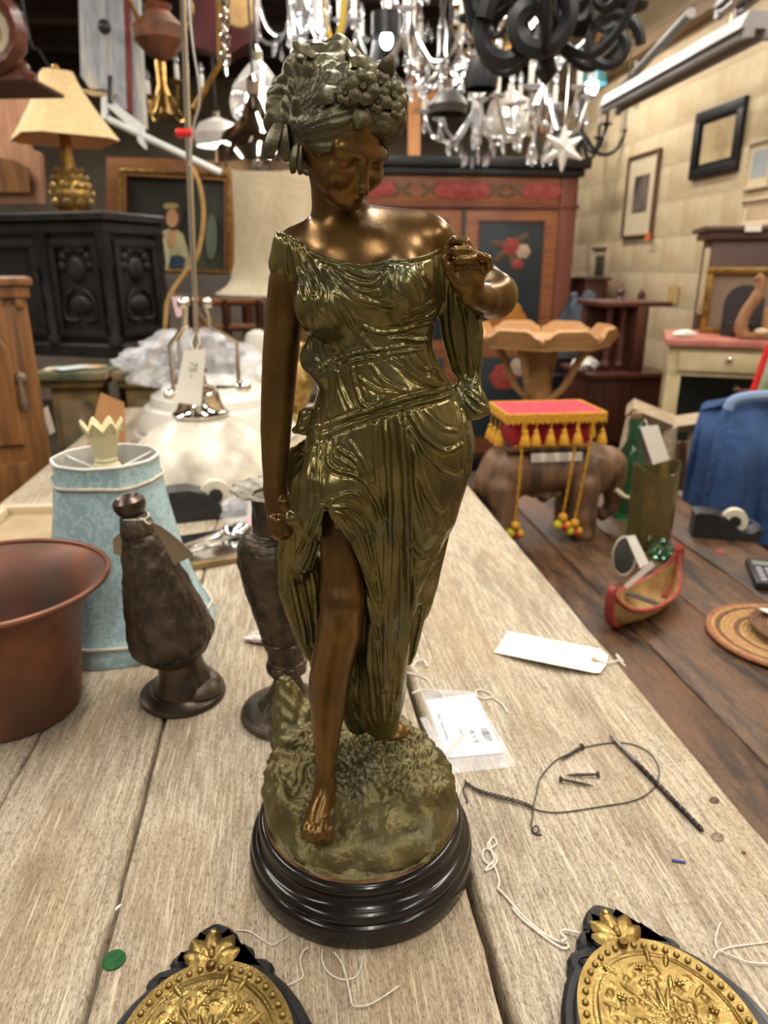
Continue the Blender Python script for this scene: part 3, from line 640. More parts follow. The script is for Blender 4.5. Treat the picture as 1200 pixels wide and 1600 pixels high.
# ---- hair with its wreath
g = Grid((-0.10, SY-0.085, TZ+0.50), (0.05, SY+0.06, TZ+0.625), 0.0011)
g.ell(H(0, 0.013, -0.008), (0.0300, 0.0260, 0.0330), HRm, 0.004)
g.chain([(500,100,0.006,34),(530,92,0.004,28)], 0.010); g.chain([(480,150,0.0,50),(470,185,0.002,42)], 0.012); g.chain([(520,150,-0.008,52),(560,160,-0.02,46)], 0.012)
g.chain([(585,150,-0.026,40),(604,182,-0.030,24)], 0.010); g.chain([(450,165,0.006,28),(440,198,0.006,21),(436,216,0.006,12)], 0.008); g.chain([(452,215,0.004,22),(472,238,0.0,18)], 0.008); g.chain([(486,250,-0.008,14),(484,226,-0.010,22)], 0.006)
g.ell(H(0, -0.006, 0.016), (0.0205, 0.0245, 0.0230), HRm, 0.003, 'c')         # open the face
g.ell(H(0.0, -0.02, 0.026), (0.020, 0.022, 0.022), HRm, 0.003, 'c')
for a in np.linspace(-1.15, 1.15, 13):                                           # wavy fringe round the forehead
    r0 = H(0.0215*math.sin(a), 0.0150*math.cos(a)+0.004, 0.021*math.cos(a)**1.0-0.001); g.ell(r0, (0.0042,)*3, None, 0.003)
V, Q = g.mesh(); V = relax(V, Q, 2); N = vnormals(V, Q)
c0 = H(0, 0.01, -0.006); P_ = (V-c0); lx = P_@HR; lu = P_@HU; lf = P_@HF
wv = 0.006*snoise(V, 130, 0)
ph = np.arctan2(lu+wv*1.2, lf+wv)*26+lx*260+3.0*snoise(V, 150, 1)
st = np.abs(np.sin(ph*0.5))-0.55
curl = np.abs(snoise(V, 300, 1))-0.45
V = V+N*(0.0013*st+0.0027*curl+0.0014*snoise(V, 240, 2)+0.0008*snoise(V, 620, 3))[:, None]
hair = npmesh('hair', V, Q, M_HAIR, stat)
def dirs(n):
    n = Vector(n).normalized(); a = n.cross(Vector((0.3, 0.2, 1))).normalized(); return n, a, n.cross(a)
def blossom(c, n, r, petals=6):
    n, a, b = dirs(n); m = MB(); c = Vector(c)
    for k in range(petals):
        t = 2*pi*k/petals; d = a*math.cos(t)+b*math.sin(t); s_ = n.cross(d)
        gr = []
        for i in range(5):
            u = i/4; wd = r*0.52*math.sin(pi*(0.18+0.75*u)); row = []
            for j in range(5):
                v = j/2-1; row.append(c+d*(r*(0.12+0.9*u))+s_*(wd*v)+n*(r*(0.38*u*u*0+0.35*math.sin(u*2.6)-0.16*v*v)))
            gr.append(row)
        m.sheet(gr, r*0.12)
    m.ball(c+n*r*0.22, r*0.26, 10, 6)
    for k in range(7): t = 2*pi*k/7; m.ball(c+n*r*0.4+(a*math.cos(t)+b*math.sin(t))*r*0.16, r*0.09, 6, 4)
    return m.build('wreath_flower', M_HAIR, hair)
def leaf(c, d, n, L, w_):
    d = Vector(d).normalized(); n = Vector(n).normalized(); s_ = n.cross(d).normalized(); gr = []; c = Vector(c)
    for i in range(7):
        u = i/6; wd = w_*math.sin(pi*min(1, 0.12+0.88*u))**0.8*(1.0 if u < 0.98 else 0.2); gr.append([c+d*(L*u)+s_*(wd*v)+n*(L*(0.12*math.sin(u*pi)-0.16*v*v-0.05*(1-abs(v))*-1)) for v in (-1,-0.5,0,0.5,1)])
    return MB().sheet(gr, 0.0012).build('wreath_leaf', M_HAIR, hair)
def on_hair(px, py):
    x, y, d = projpx(V); r = np.hypot(x-px, y-py); m = r < 9
    if not m.any(): m = r < r.min()+4
    i = np.where(m)[0]; j = i[d[i] < d[i].min()+0.004]; return V[j].mean(0), N[j].mean(0)
for (px, py, r) in ((567,138,0.0085),(612,152,0.0085),(593,132,0.006),(588,160,0.005),(622,172,0.005),(540,150,0.005),(630,142,0.006),(548,128,0.005)):
    c, n = on_hair(px, py); blossom(c+n*0.001, n+np.array((0.1,-0.5,0.1)), r)
for (px, py, ddx, ddz, L) in ((430,196,-0.25,-1.0,0.019),(440,200,0.15,-1.0,0.018),(455,232,-0.1,-1.0,0.014),(466,236,0.05,-1,0.013),(525,142,-0.9,-0.4,0.014),(602,120,0.3,0.6,0.011),(575,170,-0.3,-0.5,0.012),(490,82,-0.6,0.2,0.012)):
    c, n = on_hair(px, py); leaf(c, (ddx, -0.15, ddz), n, L, L*0.42)
# hair band over the crown
cs = [on_hair(x, y) for x, y in ((548,75),(552,92),(556,108))]
MB().tube([c+n*0.0006 for c, n in cs], 0.0028, 8, flat=0.5).build('hair_ribbon', M_DRESS, hair)
# ================================================================ things on the pale table
M_WHITE = mat('white_card', rgb(232,226,214), rgb(220,214,200), rough=0.6, scale=12)
M_STRING = mat('white_cotton', rgb(222,214,198), rgb(196,188,172), rough=0.9, scale=400)
M_PEWTER = mat('dark_embossed_metal', rgb(92,80,68), rgb(58,50,42), rough=0.38, rough2=0.5, metal=0.7, scale=60, c3=rgb(104,90,76), scale3=40, bump=0.9, bscale=95)
M_PEWTER_S = mat('dark_smooth_metal', rgb(88,76,66), rgb(62,54,46), rough=0.32, metal=0.75, scale=30)
M_BLACKPL = mat('black_plastic', (0.012,0.012,0.013,1), (0.02,0.02,0.021,1), rough=0.4, scale=40)
M_CHROME = mat('polished_nickel', (0.72,0.68,0.62,1), rough=0.08, metal=1.0)
M_CLEAR = mat('clear_plastic', (0.95,0.95,0.95,1), rough=0.12, alpha=0.10, spec=0.7)
M_BAGF = mat('crinkled_plastic_film', (0.9,0.9,0.93,1), rough=0.16, alpha=0.22, bump=0.9, bscale=60, spec=0.8)
M_WIRE = mat('grey_wire', rgb(92,84,76), rgb(64,58,52), rough=0.4, metal=0.7, scale=100)
M_TEXT = mat('printed_ink', rgb(52,52,58), rough=0.8)
def TP(px, py, dz=0.0): return onz(px, py, TZ+dz)
# ---- copper pan
pc = TP(-60, 1010); R0 = 0.155
pan = thing('copper_pan', 'large flared copper preserving pan with a rolled rim at the table edge', 'pan', (-0.424, 0.700, TZ), 0.3)
M_COP = mat('worn_copper', rgb(138,90,68), rgb(104,66,50), rough=0.42, rough2=0.58, metal=0.55, scale=14, c3=rgb(92,76,62), scale3=9, bump=0.15, bscale=30)
M_COPIN = mat('tarnished_copper_inside', rgb(126,82,66), rgb(92,74,64), rough=0.45, rough2=0.62, metal=0.5, scale=16, c3=rgb(98,94,86), scale3=14, bump=0.2, bscale=30)
MB().lathe([(0.003,0.0006),(0.064,0.0006),(0.070,0.004),(0.073,0.012),(0.082,0.095),(0.090,0.126),(0.104,0.149),(0.1185,0.160)], 96, cap1=False).build('outer_wall', M_COP, pan)
MB().lathe([(0.1185,0.1602),(0.102,0.151),(0.087,0.128),(0.079,0.096),(0.070,0.014),(0.064,0.006),(0.003,0.005)], 96, cap0=False).build('inner_wall', M_COPIN, pan)
MB().tube([(0.1192*math.cos(t), 0.1192*math.sin(t), 0.1605) for t in np.linspace(0, 2*pi, 97)[:-1]], 0.0032, 10, closed=True).build('rolled_rim', M_COP, pan)
# ---- blue lamp shade (standing on its wide end) and its cream finial
sb = TP(205, 985); shp = thing('blue_lamp_shade', 'pale blue damask panelled lamp shade standing on its wide end', 'lamp shade', (-0.363, 0.900, TZ), 0.25); shp.scale = (1.03,1.03,1.02)
def damask(name, c1, c2, sc):
    m = mat(name, c1, rough=0.55); nt = m.node_tree; N = nt.nodes; L = nt.links; b = N['Principled BSDF']
    tc = N.new('ShaderNodeTexCoord'); v = N.new('ShaderNodeTexVoronoi'); v.feature = 'DISTANCE_TO_EDGE'; v.inputs['Scale'].default_value = sc
    nz = N.new('ShaderNodeTexNoise'); nz.inputs['Scale'].default_value = sc*0.8; nz.inputs['Detail'].default_value = 3
    mx = N.new('ShaderNodeVectorMath'); mx.operation = 'MULTIPLY_ADD'; mx.inputs[1].default_value = (0.06,)*3; L.new(nz.outputs['Color'], mx.inputs[0]); L.new(tc.outputs['Object'], mx.inputs[2]); L.new(mx.outputs[0], v.inputs['Vector'])
    w_ = N.new('ShaderNodeMath'); w_.operation = 'SINE'; mu = N.new('ShaderNodeMath'); mu.operation = 'MULTIPLY'; mu.inputs[1].default_value = 24; L.new(v.outputs['Distance'], mu.inputs[0]); L.new(mu.outputs[0], w_.inputs[0])
    r = N.new('ShaderNodeValToRGB'); r.color_ramp.elements[0].position = 0.35; r.color_ramp.elements[1].position = 0.65; r.color_ramp.elements[0].color = c1; r.color_ramp.elements[1].color = c2
    L.new(w_.outputs[0], r.inputs[0]); L.new(r.outputs[0], b.inputs['Base Color']); return m
M_BLUE = damask('blue_damask', rgb(146,172,178), rgb(168,194,198), 17)
M_BLUEIN = mat('white_lining', rgb(214,212,204), rgb(200,198,190), rough=0.7, scale=20)
M_BRAID = mat('cream_braid', rgb(206,196,178), rgb(188,176,158), rough=0.8, scale=200)
def oct_ring(r, z, n=96, sides=10, flat=0.045):
    out = []
    for k in range(n):
        t = 2*pi*k/n; ph = (t*sides/(2*pi)) % 1.0; q = r*(1-flat*math.sin(pi*ph)**1.0*0.6); out.append((q*math.cos(t), q*math.sin(t), z))
    return out
def shade_sheet(rings, thick, closed=True):
    m = MB(); n = len(rings[0]); g_ = [list(r)+[r[0]] for r in rings]; return m.sheet(g_, thick)
zz = [(0.118,0.001),(0.117,0.016),(0.110,0.028),(0.094,0.072),(0.082,0.120),(0.073,0.168),(0.0665,0.212),(0.0645,0.220),(0.0645,0.241)]
shade_sheet([oct_ring(r, z) for r, z in zz], 0.0012).build('fabric_panels', M_BLUE, shp, sharp=70)
shade_sheet([oct_ring(r-0.002, z) for r, z in zz], 0.0005).build('lining', M_BLUEIN, shp)
for r, z in ((0.113, 0.025), (0.0665, 0.2165)):
    MB().tube([Vector(p)+Vector((0,0,0.0015*math.sin(k*0.3))) for k, p in enumerate(oct_ring(r+0.0015, z))], 0.0022, 8, closed=True).build('braid_trim', M_BRAID, shp)
MB().tube(oct_ring(0.0642, 0.242), 0.0022, 8, closed=True).build('top_edge', M_BLUEIN, shp)
for k in range(3):
    t = 2*pi*k/3+0.5; MB().tube([(0.062*math.cos(t), 0.062*math.sin(t), 0.238), (0.012*math.cos(t), 0.012*math.sin(t), 0.222)], 0.0018, 6).build('spider_arm', M_BLUEIN, shp)
MB().lathe([(0.014,0.219),(0.014,0.223)], 24).build('spider_ring', M_BLUEIN, shp)
cf = tag(MB().lathe([(0.016,0.0),(0.0185,0.003),(0.017,0.008),(0.0135,0.012),(0.0145,0.015),(0.013,0.018),(0.0155,0.030),(0.0195,0.048),(0.0225,0.056)], 48, cap1=False).lathe([(0.021,0.056),(0.017,0.046),(0.010,0.028)], 48, cap0=False).build('crown_finial', mat('cream_ceramic', rgb(222,212,170), rgb(206,194,150), rough=0.35, scale=30), None), 'cream crown-shaped candle cup standing in the top of the blue lamp shade', 'candle cup')
# petal teeth of the crown
cf.location = Vector((-0.363, 0.900, TZ+0.2282))
for k in range(8):
    t = 2*pi*k/8; c, s_ = math.cos(t), math.sin(t); gr = []
    for i in range(5):
        u = i/4; rr_ = 0.0218+0.006*u; zz_ = 0.054+0.013*u; wd = 0.0085*math.cos(u*1.35); gr.append([(rr_*c-s_*wd*v, rr_*s_+c*wd*v, zz_+0.002*v*v*-1) for v in (-1, 0, 1)])
    MB().sheet(gr, 0.0018).build('petal', MATS['cream_ceramic'], cf)
# ---- small tapering embossed metal flask, tilted foot, price tag
def embossed(prof, name, m_, parent, M=None, amp=0.0011, ribs=8, n=120):      # turned body with chased relief and raised panel ribs
    P = [(p.x, p.y) for p in spline([(r, z, 0) for r, z in prof], 7)]; mb_ = MB().lathe(P, n); V = np.array(mb_.v); rr_ = np.maximum(np.hypot(V[:, 0], V[:, 1]), 1e-6); th = np.arctan2(V[:, 1], V[:, 0])
    rel = (np.abs(snoise(V, 260, 1))-0.4)*amp*1.3+(np.abs(snoise(V, 560, 3))-0.4)*amp*0.8+np.exp(-((np.mod(th*ribs/(2*pi), 1)-0.5)/0.05)**2)*amp*1.1
    z0, z1 = V[:, 2].min(), V[:, 2].max(); rel *= np.clip((V[:, 2]-z0)/0.012, 0, 1)*np.clip((z1-V[:, 2])/0.02, 0, 1)
    V[:, 0] *= 1+rel/rr_; V[:, 1] *= 1+rel/rr_
    mb_.v = [tuple((M @ Vector(v)) if M is not None else v) for v in V]; return mb_.build(name, m_, parent, sharp=80)
fl = thing('embossed_metal_flask', 'dark embossed metal flask with a round knob and crooked foot next to the blue shade', 'flask', (-0.238, 0.727, TZ), 0.2); fl.scale = (1.09,1.09,1.07)
Mtl = Matrix.Translation((0.0, 0, 0.045)) @ Matrix.Rotation(math.radians(-10), 4, 'Y')
embossed([(0.020,-0.002),(0.026,0.004),(0.040,0.020),(0.0435,0.032),(0.0415,0.050),(0.033,0.090),(0.023,0.128),(0.018,0.146),(0.0165,0.150),(0.0165,0.153),(0.0145,0.166),(0.0125,0.172)], 'body', M_PEWTER, fl, Mtl)
m = MB().at(Mtl); m.lathe([(0.010,0.172),(0.0135,0.175),(0.0160,0.181),(0.0155,0.187),(0.011,0.191),(0.0095,0.190),(0.003,0.186)], 32).build('knob', M_PEWTER_S, fl)
MB().at(Matrix.Translation((0.004,0,0.006)) @ Matrix.Rotation(math.radians(-6), 4, 'Y')).lathe([(0.034,0.003),(0.033,0.012),(0.026,0.022),(0.0235,0.034),(0.0235,0.046)], 48).build('stem', M_PEWTER_S, fl)
MB().lathe([(0.0445,0.0005),(0.0455,0.003),(0.0445,0.007),(0.038,0.009),(0.034,0.012)], 64).build('base_disc', M_PEWTER_S, fl)
MB().at(Matrix.Translation((0.020,-0.014,0.012)) @ Matrix.Rotation(0.5, 4, 'Z')).ball((0,0,0), (0.024,0.018,0.014)).ball((0.014,0.004,0.004), (0.012,0.012,0.012)).build('shell_ornament', M_PEWTER, fl)
ft = thing('folded_price_tag', 'brown folded paper tag tied round the neck of the embossed metal flask', 'tag', fl.location+Vector((0.020, -0.03, 0.203)))
M_BROWNTAG = mat('manila_card', rgb(150,132,108), rgb(138,120,98), rough=0.8, scale=20)
def quad_card(name, pts, th, m_, parent=None, nb=4, bend=0.0):
    a, b, c, d = [Vector(p) for p in pts]; n = (b-a).cross(d-a).normalized(); gr = []
    for i in range(nb+1):
        u = i/nb; gr.append([a.lerp(b, v/nb).lerp(d.lerp(c, v/nb), u)+n*bend*math.sin(pi*u) for v in range(nb+1)])
    return MB().sheet(gr, th).build(name, m_, parent, sharp=60)
WORLD.add(ft.name)
Yt = 0.715
quad_card('card', [aty(232,812,Yt-0.012), aty(252,822,Yt-0.014), aty(304,868,Yt-0.004), aty(272,882,Yt-0.004)], 0.0006, M_BROWNTAG, ft, bend=0.002)
quad_card('card', [aty(200,822,Yt+0.022), aty(176,842,Yt+0.03), aty(178,866,Yt+0.03), aty(204,872,Yt+0.022)], 0.0006, M_BROWNTAG, ft)
kn = fl.location+Mtl.to_translation()+Vector((-0.030, -0.006, 0.182))
MB().tube(spline([kn+Vector((0.0142*math.cos(t), 0.0142*math.sin(t), 0.0008*math.sin(3*t))) for t in np.linspace(0, 6.28, 14)[:-1]], 4, True), 0.0011, 6, closed=True).tube(spline([kn+Vector((0.006,-0.0142,0)), kn+Vector((0.014,-0.019,0.004)), kn+Vector((0.02,-0.02,-0.001)), aty(236,818,Yt-0.013)], 5), 0.001, 6).build('string', M_STRING, ft)
# ---- tall embossed vase behind the figurine
tv = thing('tall_metal_vase', 'tall slender dark embossed metal vase with scalloped rim behind the figurine', 'vase', (-0.108, 0.690, TZ), 0.0); tv.scale = (1.16,1.16,0.93)
embossed([(0.030,0.0162),(0.021,0.028),(0.014,0.040),(0.012,0.052),(0.0125,0.056),(0.0175,0.060),(0.019,0.068),(0.017,0.074),(0.016,0.080),(0.022,0.110),(0.030,0.150),(0.036,0.185),(0.0385,0.207),(0.0375,0.222),(0.033,0.234),(0.027,0.239),(0.023,0.242),(0.0235,0.275),(0.024,0.280)], 'body', M_PEWTER, tv, None, 0.0008, 10)
MB().lathe([(0.0235,0.280),(0.030,0.284),(0.0385,0.287),(0.041,0.289),(0.0395,0.2905),(0.030,0.287),(0.022,0.283),(0.021,0.262),(0.004,0.25)], 96, lobes=11, lobe_amp=0.03, cap0=False).build('scalloped_rim', mat('aged_pewter_rim', rgb(132,126,110), rgb(96,92,80), rough=0.4, metal=0.7, scale=80, bump=0.8, bscale=120), tv)
embossed([(0.0445,0.0005),(0.0465,0.003),(0.0455,0.008),(0.043,0.0095),(0.038,0.0145),(0.029,0.017)], 'base_disc', M_PEWTER, tv, None, 0.0012, 12)
for z, r in ((0.072,0.0175),(0.105,0.0215),(0.228,0.0362),(0.236,0.0312)): MB().tube([(r*math.cos(t), r*math.sin(t), z) for t in np.linspace(0, 6.283, 49)[:-1]], 0.0012, 6, closed=True).build('ring_band', M_PEWTER_S, tv)
# ---- tape dispenser (behind, left), silver tray frame, plastic bag
def tape_dispenser(loc, rz, label):
    t = thing('tape_dispenser', label, 'tape dispenser', loc, rz)
    pr = [(-0.075,0.001),(0.078,0.001),(0.084,0.030),(0.076,0.034),(0.060,0.022),(0.045,0.020),(0.022,0.034),(0.0,0.056),(-0.030,0.066),(-0.066,0.066),(-0.075,0.060)]
    m = MB().at(Matrix.Rotation(pi/2, 4, 'X')); m.prism(pr, -0.028, 0.028); m.build('body', M_BLACKPL, t)
    m = MB().at(Matrix.Translation((0.022,0,0.046)) @ Matrix.Rotation(pi/2, 4, 'X')); m.lathe([(0.013,-0.010),(0.030,-0.010),(0.030,0.010),(0.013,0.010)], 32, cap0=False, cap1=False); m.build('tape_roll', mat('cream_tape', rgb(214,208,186), rgb(196,190,164), rough=0.4, scale=50), t)
    m = MB().at(Matrix.Translation((0.022,0,0.046)) @ Matrix.Rotation(pi/2, 4, 'X')); m.lathe([(0.0135,-0.016),(0.0135,0.016)], 24); m.build('hub', M_BLACKPL, t)
    MB().box(0.074, 0.082, -0.012, 0.012, 0.033, 0.037).build('cutter', M_CHROME, t)
    MB().sheet([[(0.022+0.03*0.3, y, 0.075), (0.05, y, 0.055), (0.078, y, 0.038)] for y in (-0.0095, 0.0095)], 0.0004).build('loose_tape', M_CLEAR, t)
    return t
tape_dispenser(TP(318, 812)+Vector((0,0.02,0)), 0.35, 'black tape dispenser with white tape beside the silver tray')
tr = thing('silver_tray', 'flat gilt-edged tray of shiny silver glassware behind the brown tag', 'tray', (-0.325, 1.17, TZ), 0.45)
M_SILV = mat('polished_silver', (0.78,0.77,0.76,1), rough=0.12, metal=1.0, bump=0.4, bscale=14)
M_GILT = mat('dull_gilt', rgb(150,126,84), rgb(104,86,58), rough=0.4, metal=0.6, scale=20)
MB().box(-0.12, 0.12, -0.075, 0.075, 0.0005, 0.012, 0.003).build('frame', M_GILT, tr)
MB().box(-0.108, 0.108, -0.064, 0.064, 0.0122, 0.0145, 0.001).build('mirror_plate', M_SILV, tr)
dsh = thing('silver_cutlery', 'silver ladle lying on the silver tray near the tape dispenser', 'ladle', (-0.325, 1.17, TZ+0.0152), 0.75)
MB().ball((0.075,0,0.012), (0.03,0.022,0.0115)).build('bowl', M_SILV, dsh); MB().tube(spline([(0.05,0,0.013),(0.0,0,0.009),(-0.06,0,0.006),(-0.10,0,0.006)], 5), [0.004]*16, 8).build('handle', M_SILV, dsh)
dsh2 = tag(MB().lathe([(0.03,0.0),(0.032,0.002),(0.030,0.005),(0.018,0.006),(0.016,0.0045),(0.002,0.004)], 32).build('brass_coaster', M_GILT, None), 'small round gilt dish lying on the silver tray next to the blue shade', 'dish'); dsh2.location = Vector((-0.392, 1.125, TZ+0.0152))
def crumple(name, c, r, m_, seed, squash=0.6, n=24, amp=0.25):
    rr_ = np.random.RandomState(seed); vs = []; mb_ = MB()
    nu, nv = n*2, n
    W_ = rr_.normal(size=(8,3))*np.array([2.5,2.5,2.5]); ph_ = rr_.rand(8)*6
    for j in range(nv+1):
        t = pi*j/nv
        for k in range(nu):
            a = 2*pi*k/nu; d = np.array((math.sin(t)*math.cos(a), math.sin(t)*math.sin(a), -math.cos(t)))
            q = 1+amp*sum(abs(math.sin(d@W_[i]*1.6+ph_[i]))-0.5 for i in range(8))/2.2
            p = d*q*np.array(r if isinstance(r, (tuple, list)) else (r, r, r*squash)); p[2] = max(p[2], -(r[2] if isinstance(r,(tuple,list)) else r*squash)*0.8); vs.append(tuple(p))
    fs = [(j*nu+k, j*nu+(k+1) % nu, (j+1)*nu+(k+1) % nu, (j+1)*nu+k) for j in range(nv) for k in range(nu)]
    o = mb_.add(vs, fs).build(name, m_, None, sharp=25); o.location = c; return o
tag(crumple('plastic_bag', TP(385, 840)+Vector((0,0.05,0.032)), (0.045,0.04,0.038), M_BAGF, 4), 'crumpled clear plastic bag lying against the tall embossed vase', 'bag')
tag(crumple('pink_wrapper', TP(392, 838)+Vector((0.0,0.02,0.02)), (0.014,0.012,0.008), mat('pink_paper', rgb(214,120,150), rgb(236,190,200), rough=0.5, scale=40), 6), 'small crumpled pink paper inside the plastic bag by the vase', 'paper')
tag(crumple('tissue_scrap', TP(436, 1018)+Vector((-0.012,0.03,0.006)), (0.03,0.016,0.006), mat('pale_pink_tissue', rgb(226,210,204), rgb(204,184,176), rough=0.8, scale=40), 9), 'pale tissue scrap lying behind the foot of the tall embossed vase', 'tissue')
# ---- picture frame lying at the far left
pf = thing('flat_picture_frame', 'pale wooden picture frame lying flat behind the copper pan', 'picture frame', (-0.632, 1.27, TZ), 0.12); pf.scale = (0.8,0.9,1)
M_PALEW = wood('pale_wood_frame', rgb(214,196,164), rgb(190,168,134), along='X', scale=5)
for x0, x1, y0, y1 in ((-0.17,0.17,-0.14,-0.115),(-0.17,0.17,0.115,0.14),(-0.17,-0.145,-0.115,0.115),(0.145,0.17,-0.115,0.115)): MB().box(x0, x1, y0, y1, 0.0005, 0.022, 0.003).build('frame_bar', M_PALEW, pf)
MB().box(-0.1445, 0.1445, -0.1145, 0.1145, 0.0005, 0.006).build('backing', mat('tan_board', rgb(178,156,124), rgb(160,138,108), rough=0.8, scale=10), pf)
# ---- alabaster pendant lamp standing on its bowl with its long rod
al = wthing('alabaster_pendant', 'white alabaster bowl pendant lamp upside down with nickel fitting and tall rod', 'lamp', (-0.421, 1.62, TZ))
M_ALAB = mat('alabaster', rgb(226,218,200), rgb(206,198,180), rough=0.3, scale=9, c3=rgb(150,142,126), scale3=9, sub=0.15, mixlo=0.4)
M_OPAL = mat('white_opal_glass', rgb(226,222,212), rgb(212,208,198), rough=0.25, scale=10, sub=0.1)
KS = 1.2; MA = Matrix.Translation((-0.421, 1.62, TZ)) @ Matrix.Scale(KS, 4)
MB().at(MA).lathe([(0.150,0.0005),(0.153,0.010),(0.152,0.024),(0.142,0.052),(0.122,0.082),(0.095,0.106),(0.060,0.126),(0.040,0.134)], 96).build('alabaster_bowl', M_ALAB, al)
zf = 0.134
MB().at(MA).lathe([(0.052,zf-0.002),(0.054,zf+0.003),(0.048,zf+0.007),(0.044,zf+0.012),(0.038,zf+0.028),(0.036,zf+0.042),(0.030,zf+0.045),(0.030,zf+0.052),(0.016,zf+0.056),(0.013,zf+0.075),(0.017,zf+0.078),(0.017,zf+0.088),(0.010,zf+0.092),(0.009,zf+0.12)], 48).build('nickel_cap', M_CHROME, al)
for k in range(3):
    t = 2*pi*k/3+0.15; d = Vector((math.cos(t), math.sin(t), 0))
    MB().at(MA).tube([d*0.032+Vector((0,0,zf+0.05)), d*0.075+Vector((0,0,zf+0.05)), d*0.075+Vector((0,0,zf+0.135)), d*0.030+Vector((0,0,zf+0.165)), d*0.022+Vector((0,0,zf+0.20))], 0.0042, 8).build('bracket_arm', M_CHROME, al)
    MB().at(MA @ Matrix.Translation(d*0.078+Vector((0,0,zf+0.05))) @ d.to_track_quat('Z', 'Y').to_matrix().to_4x4()).lathe([(0.009,-0.008),(0.011,-0.004),(0.011,0.010),(0.008,0.016),(0.003,0.020)], 16).build('thumb_screw', M_CHROME, al)
    MB().at(MA).ball(d*0.028+Vector((0,0,zf+0.205)), 0.010).build('ball_knob', M_CHROME, al)
AY = 1.62; tp = aty(284, -40, AY-0.05); bt = MA @ Vector((0,0,zf+0.11)); bt2 = aty(307, 530, AY)
MB().tube([bt, bt2], 0.008, 12).build('stem', M_CHROME, al)
MB().tube([bt2, bt2.lerp(tp, 0.5), tp], 0.0066, 12).build('rod', M_CHROME, al)
pq = bt2.lerp(tp, (530-183)/570.0)
MB().at(Matrix.Translation(pq) @ Matrix.Rotation(pi/2, 4, 'Y')).lathe([(0.007,-0.024),(0.0092,-0.021),(0.0092,0.010),(0.007,0.012)], 16).build('red_tape', mat('red_plastic', rgb(206,40,36), rough=0.4), al)
MB().tube(spline([aty(292,-40,AY-0.06), aty(300,60,AY-0.07), aty(312,150,AY-0.06), aty(302,200,AY-0.05), aty(296,260,AY-0.04)], 6), 0.0022, 6).build('wire', mat('clear_grey_wire', rgb(170,166,160), rough=0.3), al)
lt = wthing('lamp_price_tag', 'cream price tag with faint writing tied to the nickel fitting of the alabaster lamp', 'tag', aty(296, 590, 1.495))
quad_card('card', [aty(288,548,1.50), aty(322,545,1.50), aty(314,634,1.49), aty(270,628,1.49)], 0.0007, M_WHITE, lt, bend=0.002)
MB().tube([aty(305,553,1.497), aty(298,535,1.53), aty(304,520,1.60)], 0.001, 5).tube([aty(305,553,1.497), aty(312,535,1.53), aty(310,520,1.60)], 0.001, 5).build('string', M_STRING, lt)
def text(name, body, p, ex, ey, size, m_, parent, off=0.0006):
    cu = bpy.data.curves.new(name, 'FONT'); cu.body = body; cu.size = size; cu.align_x = 'CENTER'; cu.align_y = 'CENTER'; cu.extrude = 0.0001
    o = bpy.data.objects.new(name+'_src', cu); COL.objects.link(o); bpy.context.view_layer.update()
    me = bpy.data.meshes.new_from_object(o); bpy.data.objects.remove(o)
    ex = Vector(ex).normalized(); ey = Vector(ey); ez = ex.cross(ey).normalized(); ey = ez.cross(ex); M = Matrix.Translation(Vector(p)+ez*off) @ Matrix((ex, ey, ez)).transposed().to_4x4()
    me.transform(M); me.materials.clear(); q = link(name, me, m_, parent); return q
q0 = aty(301, 578, 1.496); q1 = aty(299, 600, 1.494)
text('handwriting', '75 -', q0, (aty(299,600,1.494)-aty(302,570,1.4965)), Vector((1,0,0.06)), 0.022, mat('grey_pencil', rgb(140,134,126), rough=0.9), lt, 0.0012)
# ---- plastic wrapped white glass bowl shade behind it
wb = thing('wrapped_glass_shade', 'large white glass bowl shade in plastic wrap behind the alabaster lamp', 'lamp shade', (-0.50, 2.09, TZ), 0)
MB().lathe([(0.235,0.0005),(0.24,0.012),(0.236,0.03),(0.22,0.036),(0.226,0.044),(0.20,0.10),(0.185,0.106),(0.178,0.13),(0.11,0.17),(0.05,0.18)], 64).build('glass_bowl', M_OPAL, wb)
o = crumple('plastic_wrap', (0,0,0), (0.15,0.12,0.075), M_BAGF, 12, amp=0.35); o.parent = wb; o.location = (-0.05, -0.02, 0.22)
cb_ = tag(MB().prism([(-0.05,-0.07),(0.05,-0.06),(0.04,0.06),(-0.02,0.08)], 0, 0.004).build('cardboard_flap', mat('brown_cardboard', rgb(176,128,84), rgb(160,114,74), rough=0.8, scale=10), None), 'brown cardboard piece leaning on the plastic wrapped shade', 'cardboard')
cb_.location = aty(178, 650, 1.88)-Vector((0.02,0,0.02)); cb_.rotation_euler = (pi/2-0.2, 0.15, 0.3)
gs_ = thing('glass_jar_lid', 'white ribbed glass globe shade beside the hanging arm of the figurine', 'lamp shade', (-0.43, 2.47, TZ), 0); gs_.scale = (1.3,1.3,1.25)
MB().lathe([(0.06,0.0005),(0.07,0.03),(0.072,0.08),(0.062,0.12),(0.045,0.14),(0.046,0.15),(0.034,0.165),(0.036,0.19),(0.028,0.215),(0.01,0.225)], 40, lobes=12, lobe_amp=0.015).build('globe', M_OPAL, gs_)
MB().at(Matrix.Translation((0.0,0,0.0))).lathe([(0.073,0.05),(0.075,0.055),(0.073,0.06)], 40, cap0=False, cap1=False).build('rim_band', M_OPAL, gs_)
